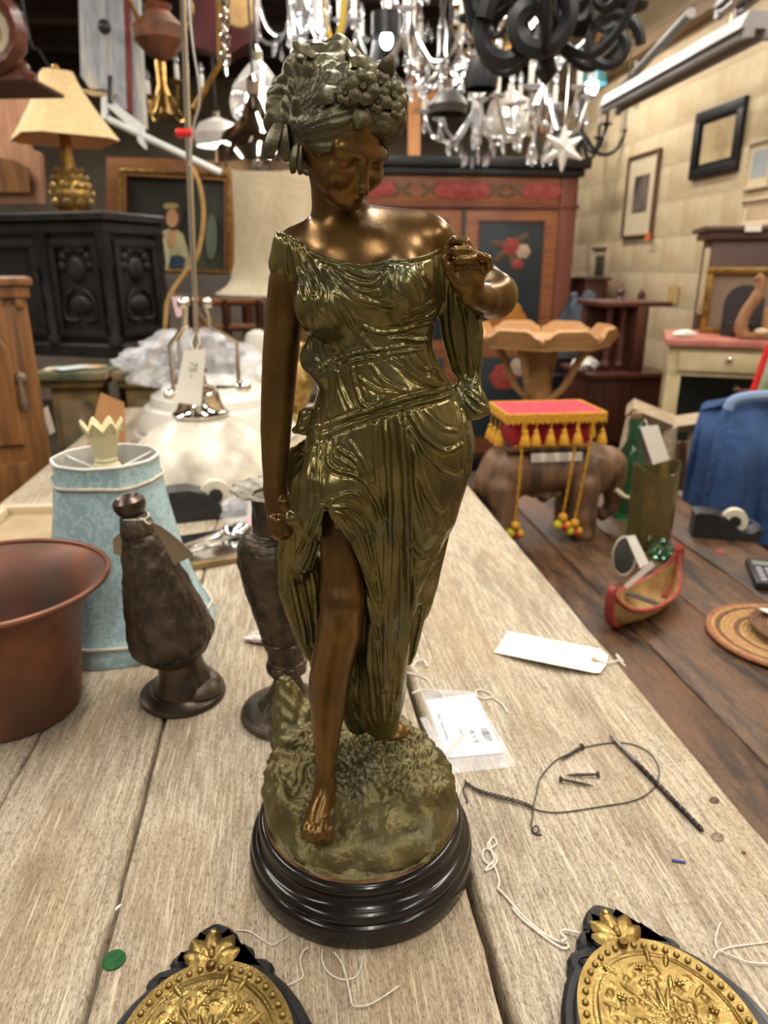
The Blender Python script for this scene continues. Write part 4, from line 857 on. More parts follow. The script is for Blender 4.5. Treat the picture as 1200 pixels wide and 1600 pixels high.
# ---- white hang tag near the table edge
def poly_tag(name, px, z, m_, parent, th=0.0006, lift=None):      # flat card outlined on the table
    P = [TP(x, y, z+(lift[i] if lift else 0)) for i, (x, y) in enumerate(px)]; n = len(P)
    return MB().add([p for p in P]+[p-Vector((0,0,th)) for p in P], [tuple(range(n)), tuple(range(n, 2*n))[::-1]]+[(i, (i+1) % n, n+(i+1) % n, n+i) for i in range(n)]).build(name, m_, parent)
ht = wthing('hang_tag', 'blank white hang tag with a reinforced hole near the edge of the pale table', 'tag', TP(860, 1018))
gr = []
for i in range(9):
    u = i/8; a = Vector((794+(938-794)*u, 986+(1014-986)*u, 0)); b = Vector((772+(928-772)*u, 1019+(1051-1019)*u, 0)); zz_ = 0.002+0.007*math.sin(pi*min(1, u*0.9))
    gr.append([TP(a.x, a.y, zz_), TP((a.x+b.x)/2, (a.y+b.y)/2, zz_), TP(b.x, b.y, zz_)])
a = [TP(950,1024,0.0035), TP(947,1038,0.0035), TP(938,1051,0.0035)]; gr.append(a)
MB().sheet(gr, 0.0006).build('card', M_WHITE, ht, sharp=60)
hc_ = TP(929, 1030, 0.0062)
MB().at(Matrix.Translation(hc_)).lathe([(0.0016,0.0002),(0.0045,0.0002),(0.0045,0.0006),(0.0016,0.0006)], 20, cap0=False, cap1=False).build('reinforcing_ring', mat('tan_ring', rgb(190,156,120), rough=0.7), ht)
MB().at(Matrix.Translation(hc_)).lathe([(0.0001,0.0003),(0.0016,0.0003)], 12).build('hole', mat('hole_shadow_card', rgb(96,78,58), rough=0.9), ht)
MB().tube(spline([hc_+Vector((0,0,0.0008)), TP(948,1036,0.004), TP(966,1032,0.003), TP(972,1036,0.002), TP(977,1041,0.0015)], 4), 0.0011, 6).tube(spline([TP(968,1032,0.003), TP(963,1022,0.002), TP(974,1034,0.0015)], 4), 0.001, 6).build('string', M_STRING, ht)
# ---- small plastic bag with a printed label
zb = thing('label_bag', 'small clear plastic bag with a printed white label lying right of the figurine', 'bag', (0,0,0)); WORLD.add(zb.name)
bc = [(640,1080),(738,1082),(806,1196),(706,1208)]
def quadpt(c, u, v, z): a, b, c_, d = [TP(x, y, z) for x, y in c]; return a.lerp(b, u).lerp(d.lerp(c_, u), v)
rr_ = random.Random(5); gr = [[quadpt([(656,1076),(740,1080),(808,1197),(704,1209)], i/12, j/12, 0.0024+0.0016*math.sin(i*1.1+j*0.7)*math.sin(j*0.9)+rr_.uniform(0, 0.0009)) for j in range(13)] for i in range(13)]
gr2 = [[quadpt([(656,1076),(740,1080),(808,1197),(704,1209)], i/12, j/12, 0.0004) for j in range(13)] for i in range(13)]
MB().sheet(gr, 0.0002).build('film', M_CLEAR, zb); MB().sheet(gr2, 0.0002).build('film', M_CLEAR, zb)
gr = [[quadpt([(656,1122),(666,1120),(708,1196),(694,1200)], i/4, j/8, 0.002+rr_.uniform(0, 0.003)) for j in range(9)] for i in range(5)]; MB().sheet(gr, 0.0002).build('folded_film', M_BAGF, zb)
LB = [(666,1094),(742,1084),(786,1176),(699,1184)]
gr = [[quadpt(LB, i/4, j/6, 0.0012) for j in range(7)] for i in range(5)]
lbl = MB().sheet(gr, 0.0003).build('label_card', mat('label_paper', rgb(228,230,236), rough=0.6), zb)
exd = quadpt(LB, 0.5, 0, 0)-quadpt(LB, 0.5, 1, 0); eyd = quadpt(LB, 0, 0.5, 0)-quadpt(LB, 1, 0.5, 0)
text('label_text', 'POLISHED NICKEL E RINGS', quadpt(LB, 0.13, 0.50, 0.0011), exd, eyd, 0.0042, M_TEXT, lbl)
text('label_price', '$15.30', quadpt(LB, 0.62, 0.72, 0.0011), exd, eyd, 0.0082, M_TEXT, lbl)
text('label_number', '000000672', quadpt(LB, 0.42, 0.62, 0.0011), exd, eyd, 0.0040, mat('pale_print', rgb(150,150,156), rough=0.8), lbl)
x = 0.60; rr_ = random.Random(2)
for k in range(11):
    wv_ = rr_.choice((0.006, 0.010, 0.016)); MB().sheet([[quadpt(LB, a, b, 0.0015) for b in (x, x+wv_)] for a in (0.78, 0.93)]).build('barcode_bar', M_TEXT, lbl); x += wv_+rr_.choice((0.006, 0.012))
MB().tube(spline([TP(728,1142,0.0075), TP(712,1158,0.007), TP(697,1178,0.005), TP(696,1196,0.003), TP(708,1218,0.0025), TP(714,1232,0.003), TP(708,1256,0.0025)], 6), 0.0009, 6).tube(spline([TP(730,1144,0.0075), TP(714,1161,0.007), TP(700,1180,0.005), TP(700,1196,0.003), TP(712,1218,0.0025), TP(718,1232,0.003), TP(714,1254,0.0025)], 6), 0.0009, 6).build('string', M_STRING, zb)
# ---- loose strings
def cord(name, px, r, m_, label, cat, z=0.0012, jit=0.0, n=6, seed=0):
    P = [TP(p[0], p[1], (p[2] if len(p) > 2 else z)) for p in px]
    o = MB().tube(spline(P, n), r, 7).build(name, m_, None); return tag(o, label, cat)
cord('cotton_string', [(628,1046),(640,1052),(656,1056),(668,1062),(676,1074),(680,1078)], 0.0012, M_STRING, 'white string running from behind the figurine to the label bag', 'string')
cord('cotton_string', [(652,1052),(646,1042),(650,1034),(662,1032),(668,1042)], 0.0012, M_STRING, 'small hooked white string end above the label bag', 'string', z=0.0032)
cord('cotton_string', [(644,1083),(656,1079),(668,1078),(684,1080),(692,1086)], 0.0012, M_STRING, 'short white string crossing the top corner of the label bag', 'string', z=0.0062)
cord('cotton_string', [(772,1090),(766,1084),(752,1078),(744,1080),(746,1088),(758,1092),(768,1090),(776,1094),(786,1102),(793,1114)], 0.0012, M_STRING, 'curled white string lying right of the label bag', 'string')
cord('cotton_string', [(768,1312),(762,1318),(764,1326),(776,1318),(770,1308),(765,1316),(768,1330),(772,1344),(764,1350),(756,1344),(754,1332),(760,1326),(772,1334),(776,1346),(768,1356),(758,1360),(768,1350),(776,1362),(780,1380),(778,1388),(786,1396),(800,1412),(816,1430),(836,1448),(858,1464),(876,1472),(886,1474),(888,1480),(880,1482),(862,1472),(838,1454),(816,1436),(800,1418)], 0.0010, M_STRING, 'long looped white string leading to the right gilt plaque', 'string', z=0.0014)
cord('cotton_string', [(876,1472),(884,1466),(876,1458),(882,1453),(896,1456),(906,1458)], 0.0010, M_STRING, 'small white string loop tucked against the right gilt plaque', 'string', z=0.0034)
cord('thin_thread', [(368,1453),(388,1455),(404,1464),(424,1476),(438,1470),(450,1463)], 0.0006, M_STRING, 'thin cream thread between the left gilt plaque and the plinth', 'thread', z=0.0008)
cord('thin_thread', [(482,1480),(474,1486),(469,1500),(472,1516),(473,1526),(462,1534),(444,1541),(428,1547),(440,1545),(454,1552),(456,1566),(450,1577)], 0.0006, M_STRING, 'thin cream thread curling beside the left gilt plaque', 'thread', z=0.0008)
cord('thin_thread', [(504,1484),(503,1500),(512,1518),(526,1528),(540,1531),(556,1526),(564,1510),(568,1490)], 0.0006, M_STRING, 'thin cream thread forming a loop below the plinth', 'thread', z=0.0008)
cord('thin_thread', [(522,1488),(534,1504),(540,1522),(546,1548),(551,1570),(562,1572),(576,1570),(598,1558),(624,1540)], 0.0006, M_STRING, 'thin cream thread angling away below the thread loop', 'thread', z=0.0020)
cord('thin_thread', [(1200,1472),(1170,1476),(1142,1480),(1124,1484),(1118,1470),(1122,1452),(1126,1442)], 0.0007, M_STRING, 'cream thread knotted on the table right of the right gilt plaque', 'thread', z=0.0008)
cord('thin_thread', [(1115,1498),(1122,1486),(1140,1492),(1168,1503),(1200,1506)], 0.0007, M_STRING, 'lower cream thread at the right edge of the picture', 'thread', z=0.0022)
# ---- wire with a twisted tail
wl = wthing('wire_loop', 'loop of thin grey wire with a twisted tail lying on the pale table', 'wire', TP(830, 1260))
MB().tube(spline([TP(x, y, 0.0012) for x, y in ((832,1262),(838,1240),(844,1216),(866,1190),(888,1178),(912,1168),(950,1161),(984,1162),(1012,1174),(1028,1196),(1028,1220),(1012,1240),(986,1252),(940,1260),(880,1269),(850,1268),(832,1263))], 6), 0.0007, 6).build('loop', M_WIRE, wl)
for ph in (0, pi):
    P = spline([TP(x, y, 0.0022) for x, y in ((726,1222),(742,1234),(758,1240),(776,1245),(796,1250),(816,1256),(832,1263))], 12)
    MB().tube([p+Vector((0.0, 0.0016*math.cos(i*0.75+ph), 0.0009+0.0012*math.sin(i*0.75+ph))) for i, p in enumerate(P)], 0.0009, 6).build('twisted_strand', M_WIRE, wl)
MB().tube(spline([TP(x, y, z) for x, y, z in ((834,1254,.001),(832,1276,.001),(830,1290,.001),(834,1302,.001),(842,1298,.002),(838,1290,.003),(832,1296,.002),(838,1304,.001),(846,1304,.001))], 5), 0.0008, 6).build('curled_end', M_WIRE, wl)
MB().tube(spline([TP(x, y, 0.0014) for x, y in ((728,1224),(724,1234),(730,1250),(729,1254))], 5), 0.0009, 6).build('bent_end', M_WIRE, wl)
# ---- drill bit
a, b = TP(952, 1148, 0.0032), TP(1100, 1300, 0.0032); ax = (b-a); Ld = ax.length
db = thing('drill_bit', 'dark twist drill bit lying across the wire loop on the pale table', 'drill bit', a); db.location = (0,0,0)
q = ax.normalized().to_track_quat('Z', 'Y').to_matrix().to_4x4(); MD = Matrix.Translation(a) @ q
M_STEEL = mat('dark_steel', rgb(72,64,62), rgb(40,36,36), rough=0.3, metal=0.9, scale=120)
rows = []; n = 90
for i in range(n+1):
    u = i/n; tw = 2*pi*6.5*u; r = 0.0026*(1 if u < 0.97 else max(0.15, (1-u)/0.03)); row = []
    for k in range(16):
        t = 2*pi*k/16; fl_ = r*(0.62+0.38*abs(math.cos(t))**0.6); row.append((fl_*math.cos(t+tw), fl_*math.sin(t+tw), Ld*(0.32+0.68*u)))
    rows.append(row+[row[0]])
MB().at(MD).sheet(rows).build('flutes', M_STEEL, db)
MB().at(MD).lathe([(0.0004,0.0),(0.0014,0.003),(0.0022,0.012),(0.0024,0.03),(0.0024,Ld*0.32)], 14).build('shank', mat('bright_steel', rgb(120,112,112), rough=0.22, metal=0.9), db)
# ---- three wood screws
def screw(a, b, label):
    ax = b-a; L = ax.length; s_ = thing('wood_screw', label, 'screw', (0,0,0), 0, 'wood screws beside the wire loop'); M = Matrix.Translation(a) @ ax.normalized().to_track_quat('Z', 'Y').to_matrix().to_4x4()
    MB().at(M).lathe([(0.0034,0.0),(0.0036,0.0006),(0.0017,0.003)], 14).build('head', M_WIRE, s_)
    MB().at(M).lathe([(0.0013,0.0028),(0.0012,L*0.75),(0.0003,L)], 10).build('shank', M_WIRE, s_)
    P = [(0.0015*(1-0.6*max(0, i/72-0.7)/0.3)*math.cos(i*0.7), 0.0015*(1-0.6*max(0, i/72-0.7)/0.3)*math.sin(i*0.7), 0.005+(L-0.007)*i/72) for i in range(73)]
    MB().at(M).tube(P, 0.00042, 4).build('thread', M_WIRE, s_)
screw(TP(910,1166,0.0036), TP(876,1188,0.0018), 'grey wood screw lying on the upper side of the wire loop')
screw(TP(936,1210,0.0036), TP(884,1211,0.0018), 'upper of the two grey wood screws inside the wire loop')
screw(TP(874,1217,0.0036), TP(928,1228,0.0018), 'lower of the two grey wood screws inside the wire loop')
# ---- felt dot, nail heads, blue chip
def disc(px, py, r, h, m_, name, label, cat, n=24, sq=0.8):
    o = MB().lathe([(r*0.97,0.0003),(r,h*0.4),(r*0.96,h),(r*0.3,h*1.05)], n).build(name, m_, None); o.location = TP(px, py); o.scale = (1, sq, 1); o.rotation_euler = (0, 0, 0.5); return tag(o, label, cat)
disc(178, 1501, 0.0085, 0.0014, mat('green_felt', rgb(38,92,46), rgb(28,72,36), rough=1.0, scale=300, bump=0.6), 'felt_dot', 'small round green felt dot near the crack in the table', 'felt dot', sq=1.0)
M_RUST = mat('rusty_iron', rgb(112,84,66), rgb(74,54,44), rough=0.8, scale=200, metal=0.2, bump=0.5)
disc(1116, 1251, 0.0050, 0.0010, M_RUST, 'nail_head', 'rusty nail head in the table right of the drill bit', 'nail'); disc(1121, 1308, 0.0062, 0.0009, mat('filled_nail_hole', rgb(150,130,112), rgb(100,82,70), rough=0.9, scale=260), 'nail_head', 'pale filled nail hole below the tip of the drill bit', 'nail')
disc(1162, 1333, 0.0022, 0.0008, M_RUST, 'nail_head', 'tiny rusty nail head at the right lower edge of the table', 'nail')
o = MB().box(-0.0055, 0.0055, -0.0012, 0.0012, 0.0003, 0.0016, 0.0004).build('blue_chip', mat('blue_plastic', rgb(52,58,120), rough=0.5), None); o.location = TP(1060, 1347); o.rotation_euler = (0, 0, -0.25); tag(o, 'tiny dark blue plastic sliver lying above the right gilt plaque', 'plastic bit')
o = MB().ball((0,0,0.001), (0.0035,0.0012,0.001)).build('white_seed', M_WHITE, None); o.location = TP(185, 1419); o.rotation_euler = (0,0,1.1); tag(o, 'tiny white grain lying at the crack in the table', 'grain')
# ---- gilt plaques
M_EBON = mat('ebonised_wood', (0.009,0.0085,0.009,1), (0.016,0.015,0.016,1), rough=0.28, rough2=0.42, scale=60, bump=0.1, coat=0.05, spec=0.4)
M_BRASS = mat('stamped_brass', rgb(166,140,84), rgb(122,100,54), rough=0.24, rough2=0.38, metal=0.92, scale=60, bump=0.25, bscale=420)
def plaque(tip, nxt, label):
    d = (nxt-tip); d.z = 0; d.normalize(); s_ = Vector((0,0,1)).cross(d)      # d: down the axis
    p = thing('gilt_plaque', label, 'plaque', (tip.x, tip.y, TZ), math.atan2(d.y, d.x)+pi/2, 'gilt plaques at the front of the table')
    half = [(0.002,0),(0.010,0.0045),(0.0165,0.0115),(0.0182,0.0165),(0.0160,0.0185),(0.0225,0.0205),(0.0285,0.0255),(0.0300,0.0300),(0.0285,0.0325),(0.0370,0.0345),(0.0425,0.0395),(0.0440,0.0440),(0.0430,0.0465),(0.0520,0.0560),(0.0610,0.0700),(0.0680,0.0860),(0.0720,0.1050),(0.0710,0.1280),(0.0640,0.1500),(0.0530,0.1680),(0.0400,0.1800),(0.0300,0.1950),(0.0150,0.2080),(0.002,0.212)]
    # local y runs opposite to d (towards the far tip)
    poly = [(-w_, -v) for w_, v in half]+[(w_, -v) for w_, v in half[::-1]]
    MB().prism(poly, 0.0006, 0.0125, 0.0028).build('black_backboard', M_EBON, p, sharp=30)
    in2 = inset(poly, 0.0075); MB().prism(in2, 0.0126, 0.0162, 0.0018).build('raised_moulding', M_EBON, p, sharp=30)
    oc, ra_, rb_ = -0.103, 0.0575, 0.0670
    rr_ = random.Random(17); BU = []
    for k in range(150):
        a_ = rr_.uniform(0, 2*pi); q = rr_.random()**0.7; x = 0.036*q*math.sin(a_); y = oc+0.004+0.045*q*math.cos(a_); s_ = rr_.uniform(0.0014, 0.0028); BU.append((x, y, s_, s_*rr_.uniform(0.7, 1.2)))
    BX = np.array(BU)
    rows = []; N_ = 150
    for i in range(64):
        u = i/63; row = []
        for k in range(N_):
            t = 2*pi*k/N_; r = 1.0*u; x = ra_*r*math.sin(t); y = oc+rb_*r*math.cos(t)
            z = 0.0166+0.0022*(u < 0.80)*min(1, (0.80-u)*30)+0.0010*math.exp(-((u-0.81)/0.02)**2)+(0.00025*math.sin(x*2600)*math.sin(y*2500) if u < 0.78 else 0)
            if u < 0.78: z += float(np.max(BX[:, 3]*np.exp(-(((x-BX[:, 0])**2+(y-BX[:, 1])**2)/(BX[:, 2]**2)))))
            row.append((x, y, z))
        rows.append(row+[row[0]])
    bpl = MB().sheet(rows).build('brass_plate', M_BRASS, p, sharp=80)
    bd = None
    for k in range(46):
        t = 2*pi*k/46; loc = Vector((ra_*0.91*math.sin(t), oc+rb_*0.91*math.cos(t), 0.0170))
        if bd is None: o_ = MB().lathe([(0.0023,0),(0.0020,0.0010),(0.0012,0.0017),(0.0003,0.0019)], 10).build('bead', M_BRASS, bpl); bd = o_.data
        else: o_ = link('bead', bd, M_BRASS, bpl)
        o_.location = loc
    def petal(c, ang, L, w_, hgt, par=bpl, name='relief_leaf'):
        gr = []
        for i in range(6):
            u = i/5; wd = w_*math.sin(pi*(0.1+0.85*u))**0.8
            gr.append([(c[0]+math.sin(ang)*L*u+math.cos(ang)*wd*v, c[1]+math.cos(ang)*L*u-math.sin(ang)*wd*v, c[2]+hgt*(1-v*v)*math.sin(pi*(0.15+0.75*u))) for v in (-1,-0.6,-0.2,0.2,0.6,1)])
        return MB().sheet(gr, 0.0006).build(name, M_BRASS, par, sharp=80)
    # palmette on the tip
    for a_, L, w_ in ((-1.22,0.0205,0.0075),(-0.68,0.0235,0.0080),(0.68,0.0235,0.0080),(1.22,0.0205,0.0075),(0,0.0262,0.0078)): petal((0, -0.0365, 0.0164), a_, L, w_, 0.0040, par=p, name='palmette_leaf')
    MB().ball((0,-0.0145,0.0185), (0.003,0.003,0.002)).ball((0,-0.031,0.018), (0.003,0.005,0.0035)).build('palmette_boss', M_BRASS, p)
    MB().at(Matrix.Translation((0,-0.0405,0.0175))).lathe([(0.0034,0),(0.0034,0.0012),(0.0026,0.0026),(0.0006,0.003)], 14).build('screw_head', mat('dark_brass', rgb(98,72,40), rough=0.35, metal=0.8), p)
    # bouquet in relief
    zz_ = 0.0186
    for a_ in (-0.55, -0.2, 0.2, 0.55): petal((0.004*a_, -0.094, zz_), a_, 0.020, 0.0026, 0.0024)
    for (x, y, ang) in ((-0.017,-0.062,-0.6),(0.019,-0.064,0.6),(-0.026,-0.085,-1.0),(0.027,-0.087,1.0),(0.010,-0.058,0.3),(-0.012,-0.078,-0.5),(0.013,-0.08,0.5)): petal((x, y, zz_), ang, 0.012, 0.0022, 0.0020)
    rr_ = random.Random(11)
    m = MB()
    for (x, y) in ((0,-0.060),(0,-0.071),(-0.022,-0.078),(0.022,-0.076),(-0.033,-0.098),(0.033,-0.098),(-0.012,-0.100),(0.012,-0.102),(0,-0.115),(-0.022,-0.112),(0.024,-0.116)):
        for k in range(5):
            t = 2*pi*k/5+x*300; m.ball((x+0.0020*math.cos(t), y+0.0020*math.sin(t), zz_+0.0006), (0.0015,0.0015,0.0016), 8, 5)
        m.ball((x, y, zz_+0.0014), 0.0012, 8, 5)
    m.build('relief_flowers', M_BRASS, bpl)['kind'] = 'stuff'
    m = MB()
    for k in range(5): m.tube(spline([(0.002*(k-2), -0.150, zz_), (0.005*(k-2), -0.125, zz_+0.0012), (0.010*(k-2), -0.10, zz_)], 5), 0.0011, 6)
    m.build('relief_stems', M_BRASS, bpl)['kind'] = 'stuff'
    return p
plaque(TP(337,1440,0.012), TP(330,1520,0.012), 'black and gilt oval plaque at the lower left, pointing to the plinth')
plaque(TP(931,1411,0.012), TP(975,1488,0.012), 'black and gilt oval plaque turned sideways at the lower right')
# ================================================================ things on the dark table
def DP(px, py, dz=0.0): return onz(px, py, DZ+dz)
# ---- carved elephant with howdah
M_ELE = wood('carved_brown_wood', rgb(122,90,64), rgb(90,66,46), rgb(72,54,40), along='Z', scale=14, rough=0.5, bump=0.3, st=4)
EP = DP(856, 840); ele = thing('carved_elephant', 'carved brown wooden elephant stool with a fringed red and gold howdah', 'elephant carving', (EP.x, EP.y+0.05, DZ), 0.12); ele.scale = (1.1, 1.1, 1.1)
g = Grid((-0.24, -0.09, 0.0), (0.22, 0.09, 0.235), 0.0032)
def gc(pts, k=0.012, sy=1.0, op='u'):
    for p_, q_ in zip(pts, pts[1:]): g.cone(p_[:3], p_[3], q_[:3], q_[3], k, sy, op)
gc([(-0.095,0,0.15,0.058),(0.075,0,0.155,0.055)], sy=1.1)
gc([(-0.095,0,0.15,0.060),(-0.115,0,0.12,0.055)], sy=1.15)
for s_ in (-1, 1):
    gc([(-0.115,0.040*s_,0.12,0.036),(-0.115,0.044*s_,0.05,0.030),(-0.115,0.044*s_,0.004,0.032)], 0.008)
    gc([(0.072,0.040*s_,0.12,0.034),(0.072,0.044*s_,0.05,0.030),(0.072,0.044*s_,0.004,0.032)], 0.008)
    g.ell((0.098,0.050*s_,0.145), (0.034,0.012,0.044), k=0.006)
gc([(0.085,0,0.165,0.046),(0.135,0,0.150,0.046),(0.148,0,0.125,0.036)], 0.014)
gc([(0.150,0,0.125,0.030),(0.162,0,0.085,0.021),(0.158,0,0.05,0.017),(0.140,0,0.034,0.014),(0.125,0,0.045,0.011)], 0.006)
gc([(-0.155,0,0.145,0.012),(-0.168,0,0.11,0.008),(-0.165,0,0.07,0.007)], 0.006)
gc([(-0.045,0,0.098,0.010),(0.02,0,0.098,0.010)], 0.006, 4.0); gc([(-0.012,0,0.092,0.014),(-0.012,0,0.080,0.008)], 0.006, 3.4)
V, Q = g.mesh(); V = relax(V, Q, 3); V[:, 2] = np.maximum(V[:, 2], 0.0005); N = vnormals(V, Q); V = V+N*(0.0012*snoise(V, 90, 1)*(V[:, 2] > 0.02))[:, None]
npmesh('elephant_body', V, Q, M_ELE, ele)
M_IVORY = mat('bone_tusk', rgb(214,196,160), rough=0.4)
for s_ in (-1, 1):
    MB().tube(spline([(0.150,0.028*s_,0.105),(0.172,0.034*s_,0.088),(0.190,0.036*s_,0.086)], 4), [0.0065,0.006,0.006,0.0055,0.005,0.0045,0.004,0.003,0.0015], 8).build('tusk', M_IVORY, ele)
    MB().ball((0.140,0.041*s_,0.160), 0.005, 8, 6).build('eye', M_BLACKPL, ele)
MB().box(-0.062, 0.052, -0.0605, -0.056, 0.182, 0.202, 0.001).build('name_label', M_WHITE, ele)
MB().box(-0.115, 0.075, -0.056, 0.056, 0.205, 0.215, 0.003).build('saddle_board', M_ELE, ele)
M_REDV = mat('red_velvet', rgb(176,30,44), rgb(132,16,32), rough=0.85, scale=60); M_GOLDT = mat('gold_fringe', rgb(206,152,36), rgb(166,112,22), rough=0.7, scale=180, bump=0.8)
MB().box(-0.100, 0.066, -0.050, 0.050, 0.215, 0.275, 0.004).build('howdah_box', M_REDV, ele)
top = [(-0.122,-0.074),(0.090,-0.074),(0.090,0.074),(-0.122,0.074)]
cano = MB().prism(top, 0.282, 0.291, 0.003).build('canopy', mat('red_canopy_cloth', rgb(206,60,72), rgb(178,36,52), rough=0.85, scale=60), ele)
def fringe(p0, p1, n):
    gr = [[], [], []]
    for i in range(n*4+1):
        u = i/(n*4); p = Vector(p0).lerp(Vector(p1), u); dz_ = -0.018-0.003*math.cos(i*pi/2*2)
        gr[0].append(p); gr[1].append(p+Vector((0,0,-0.012))); gr[2].append(p+Vector((0,0,dz_)))
    MB().sheet(gr, 0.003).build('gold_fringe', M_GOLDT, cano)
cr = [Vector((x*1.01, y*1.01, 0.290)) for x, y in top]
for a, b in zip(cr, cr[1:]+cr[:1]): fringe(a, b, 10); MB().tube([a, b], 0.003, 6).build('gold_braid', M_GOLDT, cano)
MB().tube([(-0.10,-0.052,0.216),(0.066,-0.052,0.216)], 0.0025, 6).build('gold_braid', M_GOLDT, ele)
tsl = None
def tassel(x, y, z):
    global tsl
    if tsl is None: o_ = MB().lathe([(0.011,-0.030),(0.012,-0.024),(0.007,-0.008),(0.0045,-0.004),(0.0055,0.0),(0.003,0.003),(0.0012,0.004),(0.0012,0.022)], 12).build('tassel', M_GOLDT, cano); tsl = o_.data
    else: o_ = link('tassel', tsl, M_GOLDT, cano)
    o_.location = (x, y, z)
for x in (-0.085, -0.062, -0.030, 0.000, 0.030): tassel(x, -0.079, 0.255)
for y in (-0.03, 0.005, 0.04): tassel(-0.128, y, 0.245)
tassel(0.088, -0.070, 0.252); tassel(0.092, 0.0, 0.252)
for x, xb, zb_ in ((-0.090,-0.095,0.045), (0.064,0.040,0.045), (0.030,0.012,0.06)):
    P = [Vector((x+(xb-x)*u, -0.078-0.004*math.sin(pi*u), 0.28-(0.28-zb_)*u)) for u in np.linspace(0, 1, 30)]
    for ph in (0, pi): MB().tube([p+Vector((0.002*math.cos(i*1.2+ph), 0.002*math.sin(i*1.2+ph), 0)) for i, p in enumerate(P)], 0.0017, 6).build('gold_rope', M_GOLDT, ele)
    for k, (mm, dx, dz_) in enumerate(((M_GOLDT,0,0.0),(mat('yellow_green_pompom', rgb(176,170,40), rough=0.9, bump=0.8, bscale=200),-0.010,-0.017),(M_GOLDT,0.010,-0.019),(MATS['red_velvet'],0.002,-0.020))):
        MB().ball((xb+dx, -0.080+(-0.008 if k == 3 else 0), zb_+dz_), (0.011,0.011,0.011) if k < 3 else (0.006,0.006,0.008), 10, 8).build('pompom', mm, ele)
# ---- green glass: flat cut bottle with tag, neck bottle, oval lens
M_GREEN = mat('green_glass', (0.16,0.46,0.27,1), rough=0.04, trans=0.95, ior=1.5); M_OLIVEG = mat('amber_green_glass', (0.42,0.36,0.16,1), rough=0.06, trans=0.9, ior=1.5)
M_CLG = mat('clear_glass', (0.93,0.97,0.96,1), rough=0.03, trans=1.0, ior=1.48)
BP = DP(1018, 858); bt_ = thing('cut_glass_panel_bottle', 'tall cut-off amber green bottle with a curved top edge next to the elephant', 'bottle', (BP.x-0.004, BP.y+0.02, DZ), 0.2); bt_.scale = (1.42,1.2,0.98)
def cutring(r, z, zf): return [(r*math.cos(t), r*0.75*math.sin(t), zf(t) if zf else z) for t in np.linspace(0, 2*pi, 49)]
MB().sheet([cutring(0.036,0.001,None), cutring(0.040,0.006,None), cutring(0.041,0.10,None), cutring(0.041,0.2,lambda t: 0.205+0.010*math.cos(2*t)+0.006*math.sin(t))], 0.003).build('glass_body', M_OLIVEG, bt_)
MB().lathe([(0.002,0.0008),(0.035,0.0008),(0.035,0.004)], 32).build('glass_base', M_OLIVEG, bt_).scale = (1,0.75,1)
GP = DP(1000, 838); gb = thing('green_glass_bottle', 'green glass bottle with ringed neck behind the cut-off bottle', 'bottle', (GP.x+0.010, GP.y+0.150, DZ), 0)
MB().lathe([(0.034,0.001),(0.038,0.006),(0.038,0.15),(0.034,0.175),(0.024,0.195),(0.018,0.21),(0.0165,0.25),(0.0185,0.252),(0.0185,0.262),(0.0165,0.264),(0.016,0.272)], 40, cap1=False).lathe([(0.0125,0.272),(0.0125,0.21),(0.030,0.17),(0.0345,0.145),(0.0345,0.008),(0.002,0.006)], 40, cap0=False).build('glass_body', M_GREEN, gb)
MB().lathe([(0.0122,0.262),(0.013,0.285),(0.004,0.287)], 20).build('cork', mat('cork', rgb(150,112,78), rgb(120,86,58), rough=0.9, scale=120), gb)
btg = wthing('bottle_price_tag', 'cream hang tag tied to the neck of the green glass bottle', 'tag', aty(1022,695,BP.y-0.03))
quad_card('card', [aty(1000,667,BP.y-0.028), aty(1028,664,BP.y-0.028), aty(1046,718,BP.y-0.03), aty(1020,726,BP.y-0.03)], 0.0007, M_WHITE, btg)
MB().tube([aty(1014,672,BP.y-0.029), aty(1008,655,BP.y+0.02), Vector((GP.x+0.010, GP.y+0.131, DZ+0.247))], 0.0008, 5).build('string', M_STRING, btg)
OP = DP(968, 905); ov = thing('oval_glass_lens', 'dark oval glass with a pale rim leaning behind the toy canoe', 'glass', (OP.x+0.004, OP.y, DZ), 0.1)
ML_ = Matrix.Translation((0,0,0.044)) @ Matrix.Rotation(math.radians(80), 4, 'X')
MB().at(ML_).lathe([(0.002,-0.002),(0.030,-0.002),(0.034,0.0),(0.030,0.002),(0.002,0.002)], 40).build('glass', mat('smoky_glass', (0.10,0.11,0.10,1), rough=0.08, trans=0.6, ior=1.5), ov)
MB().at(ML_).tube([(0.0345*math.cos(t), 0.0345*math.sin(t), 0) for t in np.linspace(0, 6.283, 41)[:-1]], 0.0028, 8, closed=True).build('rim', mat('horn_rim', rgb(160,150,134), rough=0.3), ov)
for ch in ov.children: ch.scale = (0.75, 1, 1.22)
gd = thing('green_glass_dish', 'small green glass stopper lying behind the red canoe prow', 'glass', (DP(1040,880).x, DP(1040,880).y+0.03, DZ))
MB().lathe([(0.020,0.001),(0.028,0.008),(0.030,0.02),(0.024,0.032),(0.012,0.036)], 32).build('dish', M_GREEN, gd); MB().lathe([(0.008,0.036),(0.011,0.044),(0.004,0.05)], 20).build('knob', M_GREEN, gd)
